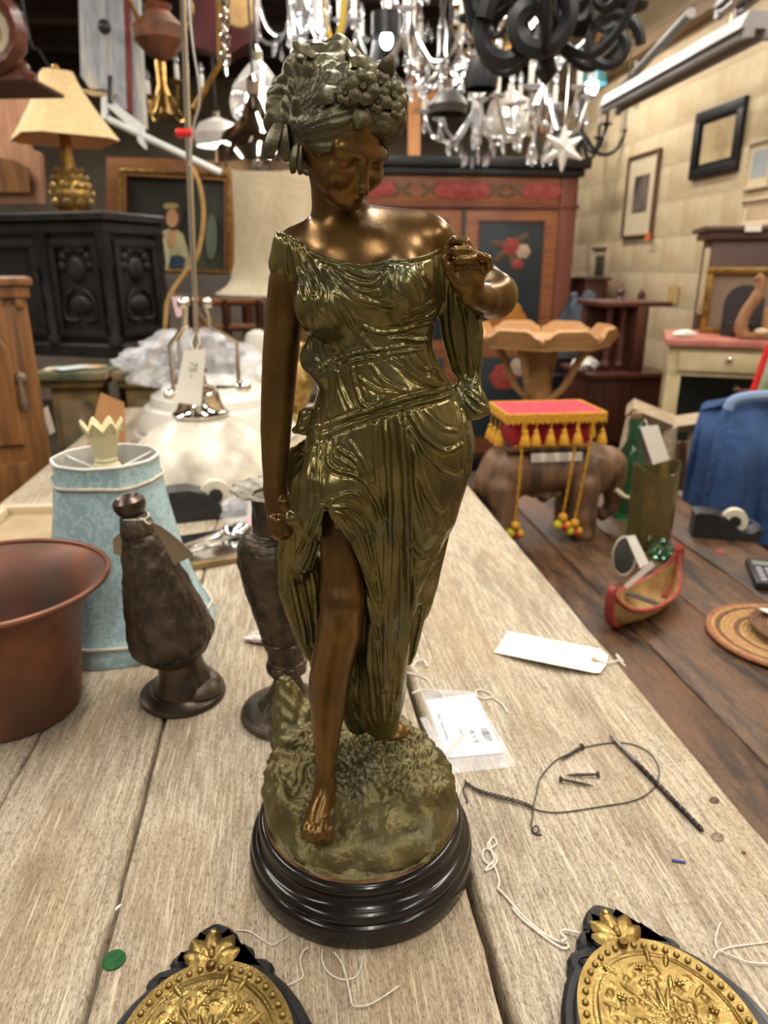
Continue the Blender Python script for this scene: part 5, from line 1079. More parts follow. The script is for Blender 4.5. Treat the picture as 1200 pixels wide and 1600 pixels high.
# ---- toy birchbark canoe
CP_ = DP(1006, 968); cn = thing('toy_canoe', 'small painted birchbark toy canoe with red prow standing in front of the bottles', 'toy canoe', (CP_.x+0.004, CP_.y+0.025, DZ), math.radians(40)); cn.scale = (1.4,1.6,1.3)
M_BARK = mat('tan_bark', rgb(170,136,82), rgb(140,108,62), rough=0.7, scale=40, bump=0.3); M_REDP = mat('faded_red_paint', rgb(158,62,50), rgb(132,48,40), rough=0.6, scale=60)
L_ = 0.082; st_ = [(-1.0,0.0015,0.062,0.030),(-0.93,0.006,0.050,0.014),(-0.75,0.016,0.036,0.003),(-0.4,0.024,0.030,0.0008),(0,0.026,0.029,0.0006),(0.4,0.024,0.031,0.0008),(0.75,0.016,0.040,0.003),(0.93,0.006,0.060,0.014),(1.0,0.0015,0.080,0.034)]
gr = []
for x, wd, zt_, zb_ in st_: gr.append([(x*L_, wd*math.sin(a_)*(1 if True else 0), zb_+(zt_-zb_)*(1-math.cos(a_)) if abs(a_) < pi/2 else zt_) for a_ in np.linspace(-pi/2, pi/2, 13)])
MB().sheet(gr, 0.0016).build('hull', M_BARK, cn)
for s_ in (-1, 1): MB().tube(spline([(x*L_, s_*wd*1.03, zt_) for x, wd, zt_, zb_ in st_], 4), 0.0026, 6).build('red_gunwale', M_REDP, cn)
for s_ in (0, -1):
    a_ = st_[s_]; b_ = st_[1 if s_ == 0 else -2]
    MB().tube(spline([(b_[0]*L_*0.80, 0, 0.004), (b_[0]*L_, 0, b_[3]), (a_[0]*L_*1.02, 0, a_[3]), (a_[0]*L_*1.03, 0, a_[2]), (a_[0]*L_*0.97, 0, a_[2]+0.006)], 4), 0.0058, 8).build('red_prow', M_REDP, cn)
MB().box(-0.006, 0.004, -0.021, 0.021, 0.024, 0.026).build('thwart', M_BLACKPL, cn)
ctg = wthing('canoe_price_tag', 'pale paper tag lying across the toy canoe and leaning on the oval glass', 'tag', aty(990,985,CP_.y))
quad_card('card', [aty(978,838,CP_.y+0.05), aty(992,836,CP_.y+0.05), aty(1014,880,CP_.y+0.03), aty(1000,888,CP_.y+0.03)], 0.0006, M_WHITE, ctg)
quad_card('card', [aty(975,915,CP_.y-0.005), aty(980,920,CP_.y-0.005), aty(1024,884,CP_.y+0.02), aty(1018,876,CP_.y+0.02)], 0.0006, mat('mauve_card', rgb(196,184,178), rough=0.7), ctg)
# ---- woven coiled trays
M_COIL = mat('woven_straw', rgb(182,142,92), rgb(150,112,68), rough=0.85, scale=90, bump=0.9, bscale=160)
M_COILD = mat('dark_woven_straw', rgb(118,84,58), rgb(90,62,44), rough=0.85, scale=90, bump=0.9, bscale=160)
def coil_tray(c, R, z, n, mats, label, tilt=0):
    t = thing('coiled_straw_tray', label, 'woven tray', (c.x, c.y, z), 0.0, 'coiled straw trays on the dark table')
    MB().lathe([(0.002,0.0005),(R*0.9,0.0005),(R*0.9,0.003)], 48).build('base', mats[0], t)
    for i in range(n):
        r = R*(i+0.6)/n; MB().tube([(r*math.cos(q), r*math.sin(q), 0.0045+0.004*(i/n)**2) for q in np.linspace(0, 6.2832, 65)[:-1]], R/n*0.56, 8, closed=True).build('coil', mats[i % len(mats)] if i < n-1 else mats[-1], t)
    return t
TPc = DP(1222, 1000); coil_tray(TPc, 0.128, DZ, 16, [M_COIL]*9+[M_COILD]+[M_COIL]*3+[M_COILD]+[M_COIL]+[mat('terracotta_straw', rgb(160,104,70), rgb(136,86,58), rough=0.85, scale=90, bump=0.9, bscale=160)], 'large round coiled straw tray with a reddish rim on the dark table')
coil_tray(TPc+Vector((0.026,-0.002,0)), 0.082, DZ+0.0185, 11, [M_COILD, M_COILD, M_COIL, M_COILD], 'smaller brown coiled straw mat stacked on the large straw tray')
o = MB().box(-0.02,0.02,-0.012,0.012,0,0.0012).build('small_white_tag', M_WHITE, None); o.location = TPc+Vector((-0.006,0.045,0.034)); o.rotation_euler = (0.1,0.3,0.6); tag(o, 'small white paper tag on top of the brown straw mat', 'tag')
# ---- second tape dispenser, black calculator
tape_dispenser(DP(1130, 845)+Vector((0.01,0.03,0)), -0.25, 'black tape dispenser with cream tape in front of the blue cloth')
cal = thing('black_calculator', 'flat black calculator with pale keys at the right edge of the dark table', 'calculator', (DP(1192,905).x+0.02, DP(1192,905).y, DZ), -0.3)
MB().box(-0.045,0.045,-0.07,0.07,0.0005,0.018,0.004).build('case', M_BLACKPL, cal)
for i in range(4):
    for j in range(4): MB().box(-0.034+i*0.018,-0.022+i*0.018,-0.06+j*0.02,-0.047+j*0.02,0.0181,0.0205,0.0008).build('key', mat('grey_key', rgb(150,146,150), rough=0.4), cal)
MB().box(-0.036,0.036,0.03,0.055,0.0181,0.0186).build('display', mat('lcd_green', rgb(120,126,116), rough=0.2), cal)
disc_o = MB().box(-0.008,0.008,-0.004,0.004,0.0003,0.001).build('red_paper_bit', mat('red_paper', rgb(196,60,52), rough=0.7), None); disc_o.location = DP(1124,862); tag(disc_o, 'tiny red paper scrap in front of the second tape dispenser', 'paper')
# ================================================================ background helpers
def fr(x0, y0, x1, y1, Y):        # base point, width, height of a thing that fills that part of the view at distance Y
    p0 = aty((x0+x1)/2, y1, Y); p1 = aty((x0+x1)/2, y0, Y); return p0, (x1-x0)*mpp((p0+p1)/2), p1.z-p0.z
def onwall(px, py, off=0.0):
    r = ray(px, py); c = Vector((0,0,CAMZ)); t = (AR-off-E1.dot(c))/E1.dot(r); return c+r*t
M_MAHO = wood('red_brown_wood', rgb(92,52,38), rgb(62,34,26), along='Z', scale=4, rough=0.4)
M_DKCARV = mat('black_carved_oak', (0.009,0.008,0.008,1), (0.019,0.017,0.016,1), rough=0.48, spec=0.3, scale=10, bump=0.3, bscale=30)
M_PINE = wood('honey_pine', rgb(138,92,46), rgb(108,70,36), rgb(84,54,29), along='Z', scale=5, rough=0.45)
M_BRASSO = mat('old_brass', rgb(170,132,66), rgb(120,90,44), rough=0.35, metal=0.85, scale=30)
# ---- dark carved canted cabinet, left
cabp = aty(150, 330, 2.98); CT = cabp.z
cab = wthing('carved_black_cabinet', 'black carved oak cabinet with canted corner carrying the beige lamp', 'cabinet', (aty(60,600,3.2).x, 3.2, 0))
P3 = [aty(-150,330,3.25), aty(60,330,3.07), aty(158,330,2.98), aty(242,330,3.27), aty(242,330,3.62), aty(-150,330,3.62)]
P3 = [(p.x, p.y) for p in P3][::-1]
zB = aty(150, 548, 2.98).z
MB().prism(P3, zB, CT-0.03).build('body', M_DKCARV, cab, sharp=20)
big = inset(P3, -0.035); MB().prism(big, CT-0.03, CT, 0.006).build('top_slab', M_DKCARV, cab, sharp=20)
MB().prism(inset(P3, -0.02), CT-0.075, CT-0.031, 0.01).build('cornice', M_DKCARV, cab, sharp=20)
MB().prism(inset(P3, -0.025), zB-0.03, zB+0.025, 0.008).build('lower_moulding', M_DKCARV, cab, sharp=20)
Pf = P3[::-1]     # left front, mid, corner, right
def panel_on(a, b, name, carve):
    a = Vector((a[0], a[1], 0)); b = Vector((b[0], b[1], 0)); d = (b-a); L = d.length; d.normalize(); n = Vector((d.y, -d.x, 0))
    M = Matrix.Translation(a) @ Matrix((d, -n, Vector((0,0,1)))).transposed().to_4x4()
    z0, z1 = zB+0.05, CT-0.10
    for x0, x1, q0, q1 in ((0.03,L-0.03,z1-0.03,z1),(0.03,L-0.03,z0,z0+0.03),(0.03,0.06,z0+0.03,z1-0.03),(L-0.06,L-0.03,z0+0.03,z1-0.03)): MB().at(M).box(x0, x1, -0.018, -0.001, q0, q1, 0.003).build('panel_frame', M_DKCARV, cab)
    if carve:
        zc = (z0+z1)/2; xc = L/2; q = 1.25
        def orn(fn): fn(MB().at(M)).build('carved_ornament', M_DKCARV, cab)
        orn(lambda m: m.ball((xc,-0.004,zc+0.06*q), (0.035*q,0.014,0.04*q))); orn(lambda m: m.ball((xc,-0.004,zc-0.05*q), (0.045*q,0.016,0.03*q)))
        for k in range(7): t = k*pi/6; orn(lambda m: m.ball((xc+0.055*q*math.cos(t), -0.004, zc+0.07*q+0.055*q*math.sin(t)), (0.016*q,0.012,0.016*q), 8, 6))
        for s_ in (-1, 1): orn(lambda m: m.tube(spline([(xc+s_*0.015*q,-0.006,zc-0.10*q),(xc+s_*0.06*q,-0.008,zc-0.09*q),(xc+s_*0.055*q,-0.008,zc-0.03*q),(xc+s_*0.02*q,-0.006,zc)], 5), 0.008, 6))
    return M, L
panel_on(Pf[1], Pf[2], 'p', True); panel_on(Pf[2], Pf[3], 'p', True); panel_on(Pf[0], Pf[1], 'p', False)
for q in (Pf[1], Pf[2], Pf[3]):
    MB().at(Matrix.Translation((q[0], q[1]-0.012, zB))).lathe([(0.028,0.02),(0.03,0.05),(0.02,0.07),(0.026,0.12),(0.017,0.16),(0.024,0.24),(0.018,0.30),(0.03,0.34),(0.026,CT-zB-0.09),(0.034,CT-zB-0.07)], 12).build('turned_column', M_DKCARV, cab)
for q in (Pf[0], Pf[2], Pf[3], Pf[4]): MB().at(Matrix.Translation((q[0], q[1]+(0.05 if q[1] < 3.5 else -0.05), 0))).lathe([(0.035,0),(0.035,0.3),(0.045,0.35),(0.03,0.45),(0.035,zB-0.03)], 12).build('leg', M_DKCARV, cab)
MB().prism(inset(P3, 0.03), 0.25, 0.29).build('lower_shelf', M_DKCARV, cab)
# ---- beige lamp on it
lp = aty(114, 316, 3.28); lamp = thing('table_lamp', 'beige pyramid-shaded table lamp with a gold artichoke base on the black cabinet', 'lamp', (lp.x, 3.28, CT), 0.62); lamp.scale = (1.25,1.25,1.0)
M_SHADE = mat('beige_linen', rgb(214,186,140), rgb(204,174,126), rough=0.85, scale=60, sub=0.1); sc_ = mpp(lp)
zt_ = aty(100,113,3.28).z-CT; zb_ = aty(100,220,3.28).z-CT
def sq(r, z, cut=0.16): return [(r*x, r*y, z) for x, y in ((1,1-cut*2),(1-cut*2,1),(-1+cut*2,1),(-1,1-cut*2),(-1,-1+cut*2),(-1+cut*2,-1),(1-cut*2,-1),(1,-1+cut*2),(1,1-cut*2))]
rings = [sq(0.045+0.105*(1-u)**1.25, zb_+(zt_-zb_)*u) for u in np.linspace(0, 1, 8)]
MB().sheet(rings, 0.003).build('lamp_shade', M_SHADE, lamp, sharp=20)
MB().lathe([(0.055,0.0),(0.062,0.012),(0.05,0.02)], 24).build('base', M_BRASSO, lamp)
MB().lathe([(0.045,0.02),(0.062,0.05),(0.065,0.09),(0.055,0.13),(0.042,0.165),(0.02,0.18),(0.012,zt_-0.02)], 24).build('stem', M_BRASSO, lamp)
M_ARTI = mat('gilt_leaf', rgb(162,132,76), rgb(116,90,48), rough=0.45, metal=0.4, scale=40)
for r_ in range(5):
    for k in range(9):
        t = 2*pi*(k+0.5*(r_ % 2))/9; z = 0.035+r_*0.03; R_ = (0.062,0.066,0.062,0.052,0.04)[r_]; c = Vector((R_*math.cos(t), R_*math.sin(t), z)); d = Vector((math.cos(t), math.sin(t), 0)); s_ = Vector((-d.y, d.x, 0)); gr = []
        for i in range(4): u = i/3; wd = 0.020*math.sin(pi*(0.25+0.72*u)); gr.append([c+Vector((0,0,0.034*u))+s_*wd*v+d*(0.008*math.sin(u*2.4)-0.005*v*v) for v in (-1,0,1)])
        MB().sheet(gr, 0.003).build('leaf', M_ARTI, lamp)
MB().ball((0,0,zt_+0.015), (0.012,0.012,0.016)).build('finial', M_BRASSO, lamp)
# ---- headboard and carved clock behind the lamp
hb = wthing('pale_headboard', 'pale wooden arched headboard panel standing behind the beige lamp', 'headboard', (aty(20,310,3.5).x, 3.5, CT))
def front_panel(px, Y, th, m_, name, parent):
    P = [aty(x, y, Y) for x, y in px]; M = Matrix.Translation((0, Y, 0)) @ Matrix.Rotation(pi/2, 4, 'X'); return MB().at(M).prism([(p.x, p.z) for p in P], -th, 0).build(name, m_, parent)
M_PINK = wood('pinkish_oak', rgb(176,130,98), rgb(148,104,76), along='Z', scale=4)
front_panel([(-60,318),(66,318),(62,240),(40,228),(10,212),(-60,196)], 3.50, 0.04, M_PINK, 'panel', hb)
front_panel([(-60,300),(46,300),(44,262),(20,250),(-60,236)], 3.459, 0.015, M_PINE, 'inner_panel', hb)
hb2 = wthing('curved_wood_panel', 'pinkish brown curved wooden panel behind the lamp shade at the left edge', 'panel', (aty(10,310,3.6).x, 3.6, CT))
front_panel([(-60,318),(40,318),(52,150),(34,128),(-60,124)], 3.58, 0.03, M_PINK, 'panel', hb2)
clk = wthing('carved_wall_clock', 'round carved red-brown clock case with a pale dial at the top left corner', 'clock', aty(-8,60,2.3))
cc = aty(-12, 52, 2.3); k_ = mpp(cc); MC = Matrix.Translation(cc) @ Matrix.Rotation(pi/2, 4, 'X')
M_REDW = wood('carved_mahogany', rgb(106,58,40), rgb(70,36,26), along='X', scale=6, rough=0.35)
MB().at(MC).lathe([(34*k_,0.0),(56*k_,0.0),(60*k_,0.03),(52*k_,0.06),(40*k_,0.05),(34*k_,0.03)], 40, lobes=14, lobe_amp=0.02, cap0=False, cap1=False).build('carved_ring', M_REDW, clk)
MB().at(MC).lathe([(36*k_,0.0),(36*k_,0.02),(2*k_,0.022)], 40).build('dial', mat('pale_dial', rgb(196,176,146), rough=0.5), clk)
MB().at(MC).lathe([(15*k_,0.022),(18*k_,0.03),(13*k_,0.034)], 24, cap0=False, cap1=False).build('inner_ring', M_REDW, clk)
front_panel([(-60,126),(50,124),(44,108),(20,100),(-60,98)], 2.28, 0.05, M_REDW, 'base', clk)
MB().tube(spline([aty(30,98,2.24), aty(40,106,2.24), aty(42,116,2.24), aty(50,122,2.24)], 4), 0.012, 8).build('scroll_foot', M_REDW, clk)
# the clock hangs from a shelf bracket
sh = wthing('wall_bracket', 'dark wooden shelf under the carved clock at the left edge', 'shelf', aty(-40,128,2.35)); front_panel([(-200,134),(56,130),(56,124),(-200,126)], 2.42, 0.2, M_MAHO, 'board', sh)
# ---- honey pine cabinet at the left edge
pc = wthing('pine_cabinet', 'honey pine cabinet with arched door panel and drop handle at the left edge', 'cabinet', (aty(-40,600,2.0).x, 2.1, 0))
Yp = 1.96; pr_ = aty(62, 600, Yp); MP = Matrix.Translation((pr_.x, Yp, 0)) @ Matrix.Rotation(math.radians(27), 4, 'Z'); PW = 0.46
def zpx(py): return aty(40, py, Yp).z
ztop = zpx(446)
def pb(name, x0, x1, y0, y1, z0, z1, c, par=None): return MB().at(MP).box(x0, x1, y0, y1, z0, z1, c).build(name, M_PINE, par or pc)
pb('body', -PW, 0, 0, 0.40, 0.06, ztop, 0.004); pb('plinth', -PW-0.01, 0.01, -0.01, 0.41, 0, 0.0595, 0.004)
pb('top', -PW-0.02, 0.02, -0.03, 0.42, ztop, ztop+0.02, 0.006); pb('top_moulding', -PW-0.01, 0.01, -0.018, 0.41, ztop-0.03, ztop-0.001, 0.004)
for k in range(8): pb('dentil', -0.03-k*0.05, -0.008-k*0.05, -0.012, -0.001, ztop-0.055, ztop-0.031, 0.003)
pdoor = pb('door', -PW+0.03, -0.028, -0.012, -0.0005, 0.1, zpx(478), 0.003)
MB().at(MP @ Matrix.Translation((0,-0.0125,0)) @ Matrix.Rotation(pi/2, 4, 'X')).prism([(-0.06, zpx(690)), (-0.06, zpx(545)), (-0.075, zpx(528)), (-0.11, zpx(516)), (-PW+0.11, zpx(516)), (-PW+0.075, zpx(528)), (-PW+0.06, zpx(545)), (-PW+0.06, zpx(690))], 0, 0.012, 0.006).build('arched_panel', M_PINE, pdoor)
pb('lower_panel', -PW+0.06, -0.06, -0.026, -0.0125, zpx(790), zpx(715), 0.006, pdoor)
hp = MP @ Vector((-0.044, -0.013, zpx(588)))
MB().at(Matrix.Translation(hp) @ Matrix.Rotation(pi/2, 4, 'X')).lathe([(0.016,-0.002),(0.018,0.004),(0.008,0.012)], 16).build('handle_plate', mat('pewter_handle', rgb(120,106,86), rough=0.5, metal=0.6), pdoor)
MB().at(Matrix.Translation(hp+Vector((0.004,-0.014,-0.06)))).lathe([(0.003,-0.03),(0.008,-0.02),(0.010,0.0),(0.007,0.03),(0.004,0.06)], 12).build('drop_handle', MATS['pewter_handle'], pdoor)
# ---- green marble topped pedestals behind the blue shade
M_GMARB = mat('green_marble', rgb(70,84,66), rgb(110,118,92), rough=0.35, scale=12, c3=rgb(160,128,96), scale3=6); M_STONE = mat('olive_gold_paint', rgb(136,112,66), rgb(104,86,52), rough=0.6, scale=14)
def pedestal(px, py, Y, w_, label, rz=0.1):
    p = aty(px, py, Y); t = thing('marble_pedestal', label, 'pedestal', (p.x, Y, 0), rz, 'green marble pedestals'); h_ = p.z
    MB().box(-w_/2, w_/2, -w_/2, w_/2, h_-0.03, h_, 0.006).build('marble_top', M_GMARB, t); MB().box(-w_*0.42, w_*0.42, -w_*0.42, w_*0.42, h_-0.06, h_-0.031, 0.006).build('neck_moulding', M_STONE, t)
    MB().box(-w_*0.32, w_*0.32, -w_*0.32, w_*0.32, 0.08, h_-0.061, 0.006).build('shaft', M_STONE, t); MB().box(-w_*0.45, w_*0.45, -w_*0.45, w_*0.45, 0, 0.079, 0.008).build('foot', M_STONE, t)
    MB().box(-w_*0.22, w_*0.22, -w_*0.32-0.012, -w_*0.32-0.0005, 0.2, h_-0.11, 0.004).build('shaft_panel', M_GMARB, t)
    return t, h_
pd, ph_ = pedestal(122, 575, 2.82, 0.27, 'gilt and green marble pedestal beside the pine cabinet with papers on top')
pedestal(224, 577, 2.86, 0.20, 'smaller green marble pedestal behind the wrapped glass shade')
for i, (dx, dy, rz, c) in enumerate(((-0.05,-0.03,0.3,rgb(214,200,176)), (0.04,0.0,-0.4,rgb(196,164,124)), (0.0,-0.06,0.9,rgb(206,210,214)))):
    o = MB().box(-0.06,0.06,-0.04,0.04,0,0.003).build('paper_sheet', mat('paper_%d' % i, c, rough=0.7), None); o.location = pd.location+Vector((dx, dy, ph_+0.0005+0.0036*i)); o.rotation_euler = (0,0,rz); tag(o, ('white paper at the bottom of the papers on the marble pedestal', 'tan paper in the middle of the papers on the marble pedestal', 'pale blue paper on top of the papers on the marble pedestal')[i], 'paper', 'papers on the marble pedestal')
def bg_tag(px, Y, label, m_=None):
    P = [aty(x, y, Y) for x, y in px]; o = quad_card('hanging_tag', P, 0.001, m_ or M_WHITE); return tag(o, label, 'tag')
bg_tag([(106,632),(122,628),(138,675),(122,682)], 2.725, 'grey hang tag on the front of the marble pedestal', mat('grey_card', rgb(196,184,172), rough=0.8))
bg_tag([(66,640),(74,634),(86,674),(78,680)], 1.99, 'white hang tag on the side of the pine cabinet facing the marble pedestal')
bg_tag([(268,464),(284,462),(290,492),(276,496)], 2.2, 'pink hang tag dangling left of the tall lamp rod', mat('pink_card', rgb(216,180,186), rough=0.8))
# ---- whitewashed cupboard door and mouldings, upper left
wd = wthing('whitewashed_cupboard', 'whitewashed hanging cupboard with a red edge under the ceiling at the upper left', 'cupboard', aty(170,150,3.75))
M_WW = mat('blue_grey_whitewash', rgb(176,178,184), rgb(142,146,154), rough=0.7, scale=6, stretch=(8,8,1), c3=rgb(200,188,164))
front_panel([(122,-30),(166,-30),(168,140),(140,138),(126,118)], 3.75, 0.05, M_WW, 'left_door', wd); front_panel([(168,-30),(192,-30),(198,172),(178,160),(169,140)], 3.75, 0.05, M_WW, 'right_door', wd)
front_panel([(193,-30),(200,-30),(206,178),(199,172)], 3.75, 0.06, mat('dull_red_paint', rgb(116,44,36), rough=0.6), 'red_edge', wd); front_panel([(201,-30),(214,-30),(226,200),(207,180)], 3.77, 0.05, M_WW, 'side', wd)
front_panel([(122,138),(180,146),(175,152),(142,149)], 3.72, 0.04, M_WALLP, 'bottom_moulding', wd)
for p_, q_ in (((132,-30),(133,118)),((160,-30),(161,134))): MB().tube([aty(*p_, 3.693), aty(*q_, 3.693)], 0.007, 6).build('beading', M_WW, wd)
MB().ball(aty(163,42,3.685), 0.03).build('iron_latch', M_BLACKPL, wd)
MB().tube([aty(126,-30,3.74), aty(126,-190,3.74)], 0.012, 6).build('hanger', M_BLACKPL, wd)
mo = wthing('white_moulding', 'white painted angled moulding below the whitewashed cupboard', 'moulding', aty(200,200,3.65))
front_panel([(158,152),(166,150),(222,196),(226,232),(216,222),(212,206),(200,196),(168,166),(166,186),(158,186)], 3.65, 0.04, mat('white_paint', rgb(214,216,212), rgb(196,198,196), rough=0.5, scale=10), 'bracket', mo)
MB().tube([aty(168,186,3.63), aty(345,270,3.75)], 0.016, 10).build('pole', MATS['white_paint'], mo); MB().tube([aty(172,160,3.64), aty(172,120,3.70)], 0.012, 6).build('hanger', M_BLACKPL, mo)
# ---- portrait painting
pt = wthing('portrait_painting', 'oil portrait of a woman in a wide brown wooden frame leaning behind the lamp rod', 'painting', aty(268,430,3.9))
Yq = 3.9; M_FRW = wood('brown_frame_wood', rgb(150,100,58), rgb(116,74,42), along='X', scale=5, rough=0.4)
O = [(166,245),(372,252),(372,428),(166,424)]; I_ = [(196,274),(350,282),(350,424),(196,420)]
for k in range(4):
    a, b = O[k], O[(k+1) % 4]; c, d = I_[(k+1) % 4], I_[k]; front_panel([a, b, c, d], Yq, 0.05, M_FRW, 'frame_side', pt)
I2 = [(188,266),(358,274),(358,426),(188,422)]
for k in range(4): MB().tube([aty(*I2[k], Yq-0.05), aty(*I2[(k+1) % 4], Yq-0.05)], 0.012, 8).build('frame_bead', M_BRASSO, pt)
front_panel([(190,268),(356,276),(356,426),(190,422)], Yq+0.03, 0.02, mat('dark_canvas', rgb(26,30,24), rgb(44,46,34), rough=0.4, scale=2.5, c3=rgb(86,90,70), scale3=2.0), 'canvas', pt)
def paint(px, col, nm, off): front_panel(px, Yq+0.010-off, 0.002, mat('oil_'+nm, rgb(*col), tuple(x*0.7 for x in rgb(*col)[:3])+(1,), rough=0.5, scale=12), 'painted_'+nm, pt)
def blob(cx, cy, rx, ry, n=18, a0=0): return [(cx+rx*math.cos(2*pi*k/n), cy+ry*math.sin(2*pi*k/n)) for k in range(n)]
paint([(240,424),(236,400),(244,372),(256,360),(272,354),(286,366),(296,400),(300,424)], (176,166,128), 'dress', 0.001)
paint([(262,424),(266,400),(280,398),(290,404),(286,424)], (52,70,84), 'sash', 0.004); paint(blob(268,372,7,14), (182,140,102), 'neck', 0.004); paint(blob(271,338,15,22), (58,40,28), 'hair', 0.0045); paint(blob(269,341,9.5,14), (190,142,104), 'face', 0.006); paint(blob(267,322,12,5), (158,142,92), 'headdress', 0.008); paint([(244,420),(248,392),(258,372),(266,400),(262,420)], (206,196,160), 'sleeve', 0.003); paint(blob(330,370,9,36), (92,100,84), 'waterfall', 0.001)
sf = wthing('painting_shelf', 'grey wooden shelf board below the portrait painting', 'shelf', aty(290,450,3.8)); front_panel([(230,428),(400,432),(400,460),(230,456)], 3.84, 0.25, mat('grey_board', rgb(104,96,88), rgb(84,76,70), rough=0.7, scale=5), 'board', sf)
for x in (250, 385): MB().tube([aty(x,458,3.7), Vector((aty(x,458,3.7).x, 3.7, 0.0))], 0.03, 8).build('leg', M_MAHO, sf)
# ---- large cream bell shade on a stand, behind the figurine
bs = thing('bell_lamp_shade', 'large cream damask bell-shaped lamp shade on a stand behind the figurine', 'lamp', (aty(472,455,3.08).x, 3.08, 0))
z0_, z1_ = aty(472,458,3.08).z, aty(472,252,3.08).z; kk = mpp(aty(472,360,3.08))
M_CREAM = damask('cream_damask', rgb(204,188,158), rgb(196,179,148), 7)
pr = [(134,0),(130,0.02),(118,0.06),(110,0.12),(104,0.25),(101,0.45),(100,0.65),(100,0.85),(101,1.0)]
MB().lathe([(r*kk, z0_+(z1_-z0_)*u) for r, u in pr], 64, cap0=False, cap1=False).build('shade', M_CREAM, bs)
MB().lathe([((r-1.5)*kk, z0_+(z1_-z0_)*u) for r, u in pr], 64, cap0=False, cap1=False).build('lining', M_BLUEIN, bs)
for r, z in ((101,z1_),(134,z0_)): MB().tube([(r*kk*math.cos(t), r*kk*math.sin(t), z) for t in np.linspace(0,6.283,65)[:-1]], 0.006, 8, closed=True).build('trim', M_BRAID, bs)
MB().lathe([(0.14,0.0),(0.15,0.02),(0.04,0.05),(0.015,0.08),(0.013,z1_-0.05)], 32).build('stand', M_BRASSO, bs)
for k in range(3): t = 2*pi*k/3; MB().tube([(0,0,z1_-0.055),(99*kk*math.cos(t),99*kk*math.sin(t),z1_-0.01)], 0.004, 6).build('spider_arm', M_BRASSO, bs)
# ---- cords hanging at the left
M_TAN = mat('tan_cord', rgb(176,140,86), rgb(150,116,66), rough=0.7, scale=80)
tag(MB().tube(spline([aty(296,255,2.3), aty(312,290,2.3), aty(318,340,2.3), aty(308,400,2.3), aty(286,430,2.3), aty(262,470,2.3), aty(256,520,2.3), aty(234,575,2.45)], 8), 0.007, 8).build('tan_cord', M_TAN, None), 'tan electric cord hanging in a curve beside the tall lamp rod', 'cord')
tag(MB().tube([aty(302,170,2.6), aty(345,98,2.6), Vector((aty(345,98,2.6).x+0.05, 2.6, CEIL))], 0.010, 8).build('brass_tube', M_BRASSO, None), 'slanting brass tube hanging right of the tall lamp rod', 'tube')
# ---- things under the shelf: brown rack, dark bag, gilt vase
rk = wthing('brown_rack', 'brown wooden rack with crossed bars behind the white glass shades', 'rack', (aty(360,520,3.55).x, 3.55, 0))
for x in (300, 352, 404): MB().tube([aty(x,468,3.55), Vector((aty(x,468,3.55).x, 3.55, 0))], 0.022, 8).build('post', M_MAHO, rk)
for y in (472, 512, 548): MB().tube([aty(292,y,3.55), aty(412,y,3.55)], 0.018, 8).build('rail', M_FRW, rk)
MB().tube([aty(300,480,3.56), aty(352,540,3.56)], 0.014, 8).build('cross_bar', M_FRW, rk)
tag(crumple('dark_bag', (aty(404,560,3.4).x, 3.36, 0.44), (0.14,0.09,0.55), mat('black_navy_cloth', rgb(24,26,36), rgb(40,44,58), rough=0.8, scale=8), 21, amp=0.15), 'dark navy bag slumped beside the brown rack', 'bag')
gv = thing('gilt_vase', 'gilt leafy vase half hidden between the arm and waist of the figurine', 'vase', (aty(464,600,2.3).x, 2.3, TZ))
MB().lathe([(0.035,0.0105),(0.02,0.03),(0.03,0.06),(0.045,0.10),(0.05,0.14),(0.03,0.18),(0.022,0.20),(0.035,0.23),(0.038,0.25),(0.01,0.262)], 32, lobes=8, lobe_amp=0.06).build('body', mat('bright_gilt', rgb(186,156,92), rgb(120,92,48), rough=0.35, metal=0.7, scale=40), gv)
MB().lathe([(0.048,0.0005),(0.048,0.006),(0.036,0.01)], 24).build('foot', M_BRASSO, gv)
# ================================================================ right background
# ---- painted wardrobe
wp, ww, wh = fr(543, 268, 893, 640, 4.9); WZ = aty(718,246,4.9).z
wdb = thing('painted_wardrobe', 'large orange-brown folk-painted wardrobe with black cornice and flower panels', 'wardrobe', (aty(718,300,4.9).x, 4.9+0.28, 0), RA)
hw = ww/2; M_ORG = wood('orange_painted_wood', rgb(148,92,52), rgb(120,70,42), rgb(112,62,44), along='X', scale=3, rough=0.5); M_RUSTW = wood('rust_painted_wood', rgb(124,68,50), rgb(98,52,42), along='Z', scale=3, rough=0.5)
M_TEAL = mat('dark_teal_paint', rgb(42,52,56), rgb(32,40,44), rough=0.5, scale=6); M_BLKW = mat('black_painted_wood', rgb(28,24,24), rgb(20,18,18), rough=0.45, scale=8)
def wz(py): return aty(718, py, 4.9).z
MB().box(-hw, hw, -0.27, 0.27, 0.10, wz(275)).build('carcass', M_RUSTW, wdb)
MB().box(-hw-0.06, hw+0.06, -0.34, 0.30, wz(262), wz(246), 0.01).build('cornice', M_BLKW, wdb); MB().box(-hw-0.03, hw+0.03, -0.31, 0.29, wz(274.5), wz(262.5), 0.01).build('cornice_step', M_BLKW, wdb)
MB().box(-hw+0.02, hw-0.12, -0.285, -0.271, wz(318), wz(276), 0.004).build('frieze', M_ORG, wdb); MB().box(-hw-0.015, hw+0.015, -0.295, -0.271, wz(325), wz(318.5), 0.006).build('frieze_moulding', M_RUSTW, wdb)
for s_ in (-1, 1): MB().box(s_*(hw-0.11) if s_ < 0 else hw-0.11, s_*hw if s_ < 0 else hw, -0.29, -0.271, 0.12, wz(276), 0.006).build('corner_post', M_RUSTW, wdb)
MB().box(-hw-0.02, hw+0.02, -0.30, 0.28, 0.0, 0.0995, 0.008).build('plinth', M_BLKW, wdb)
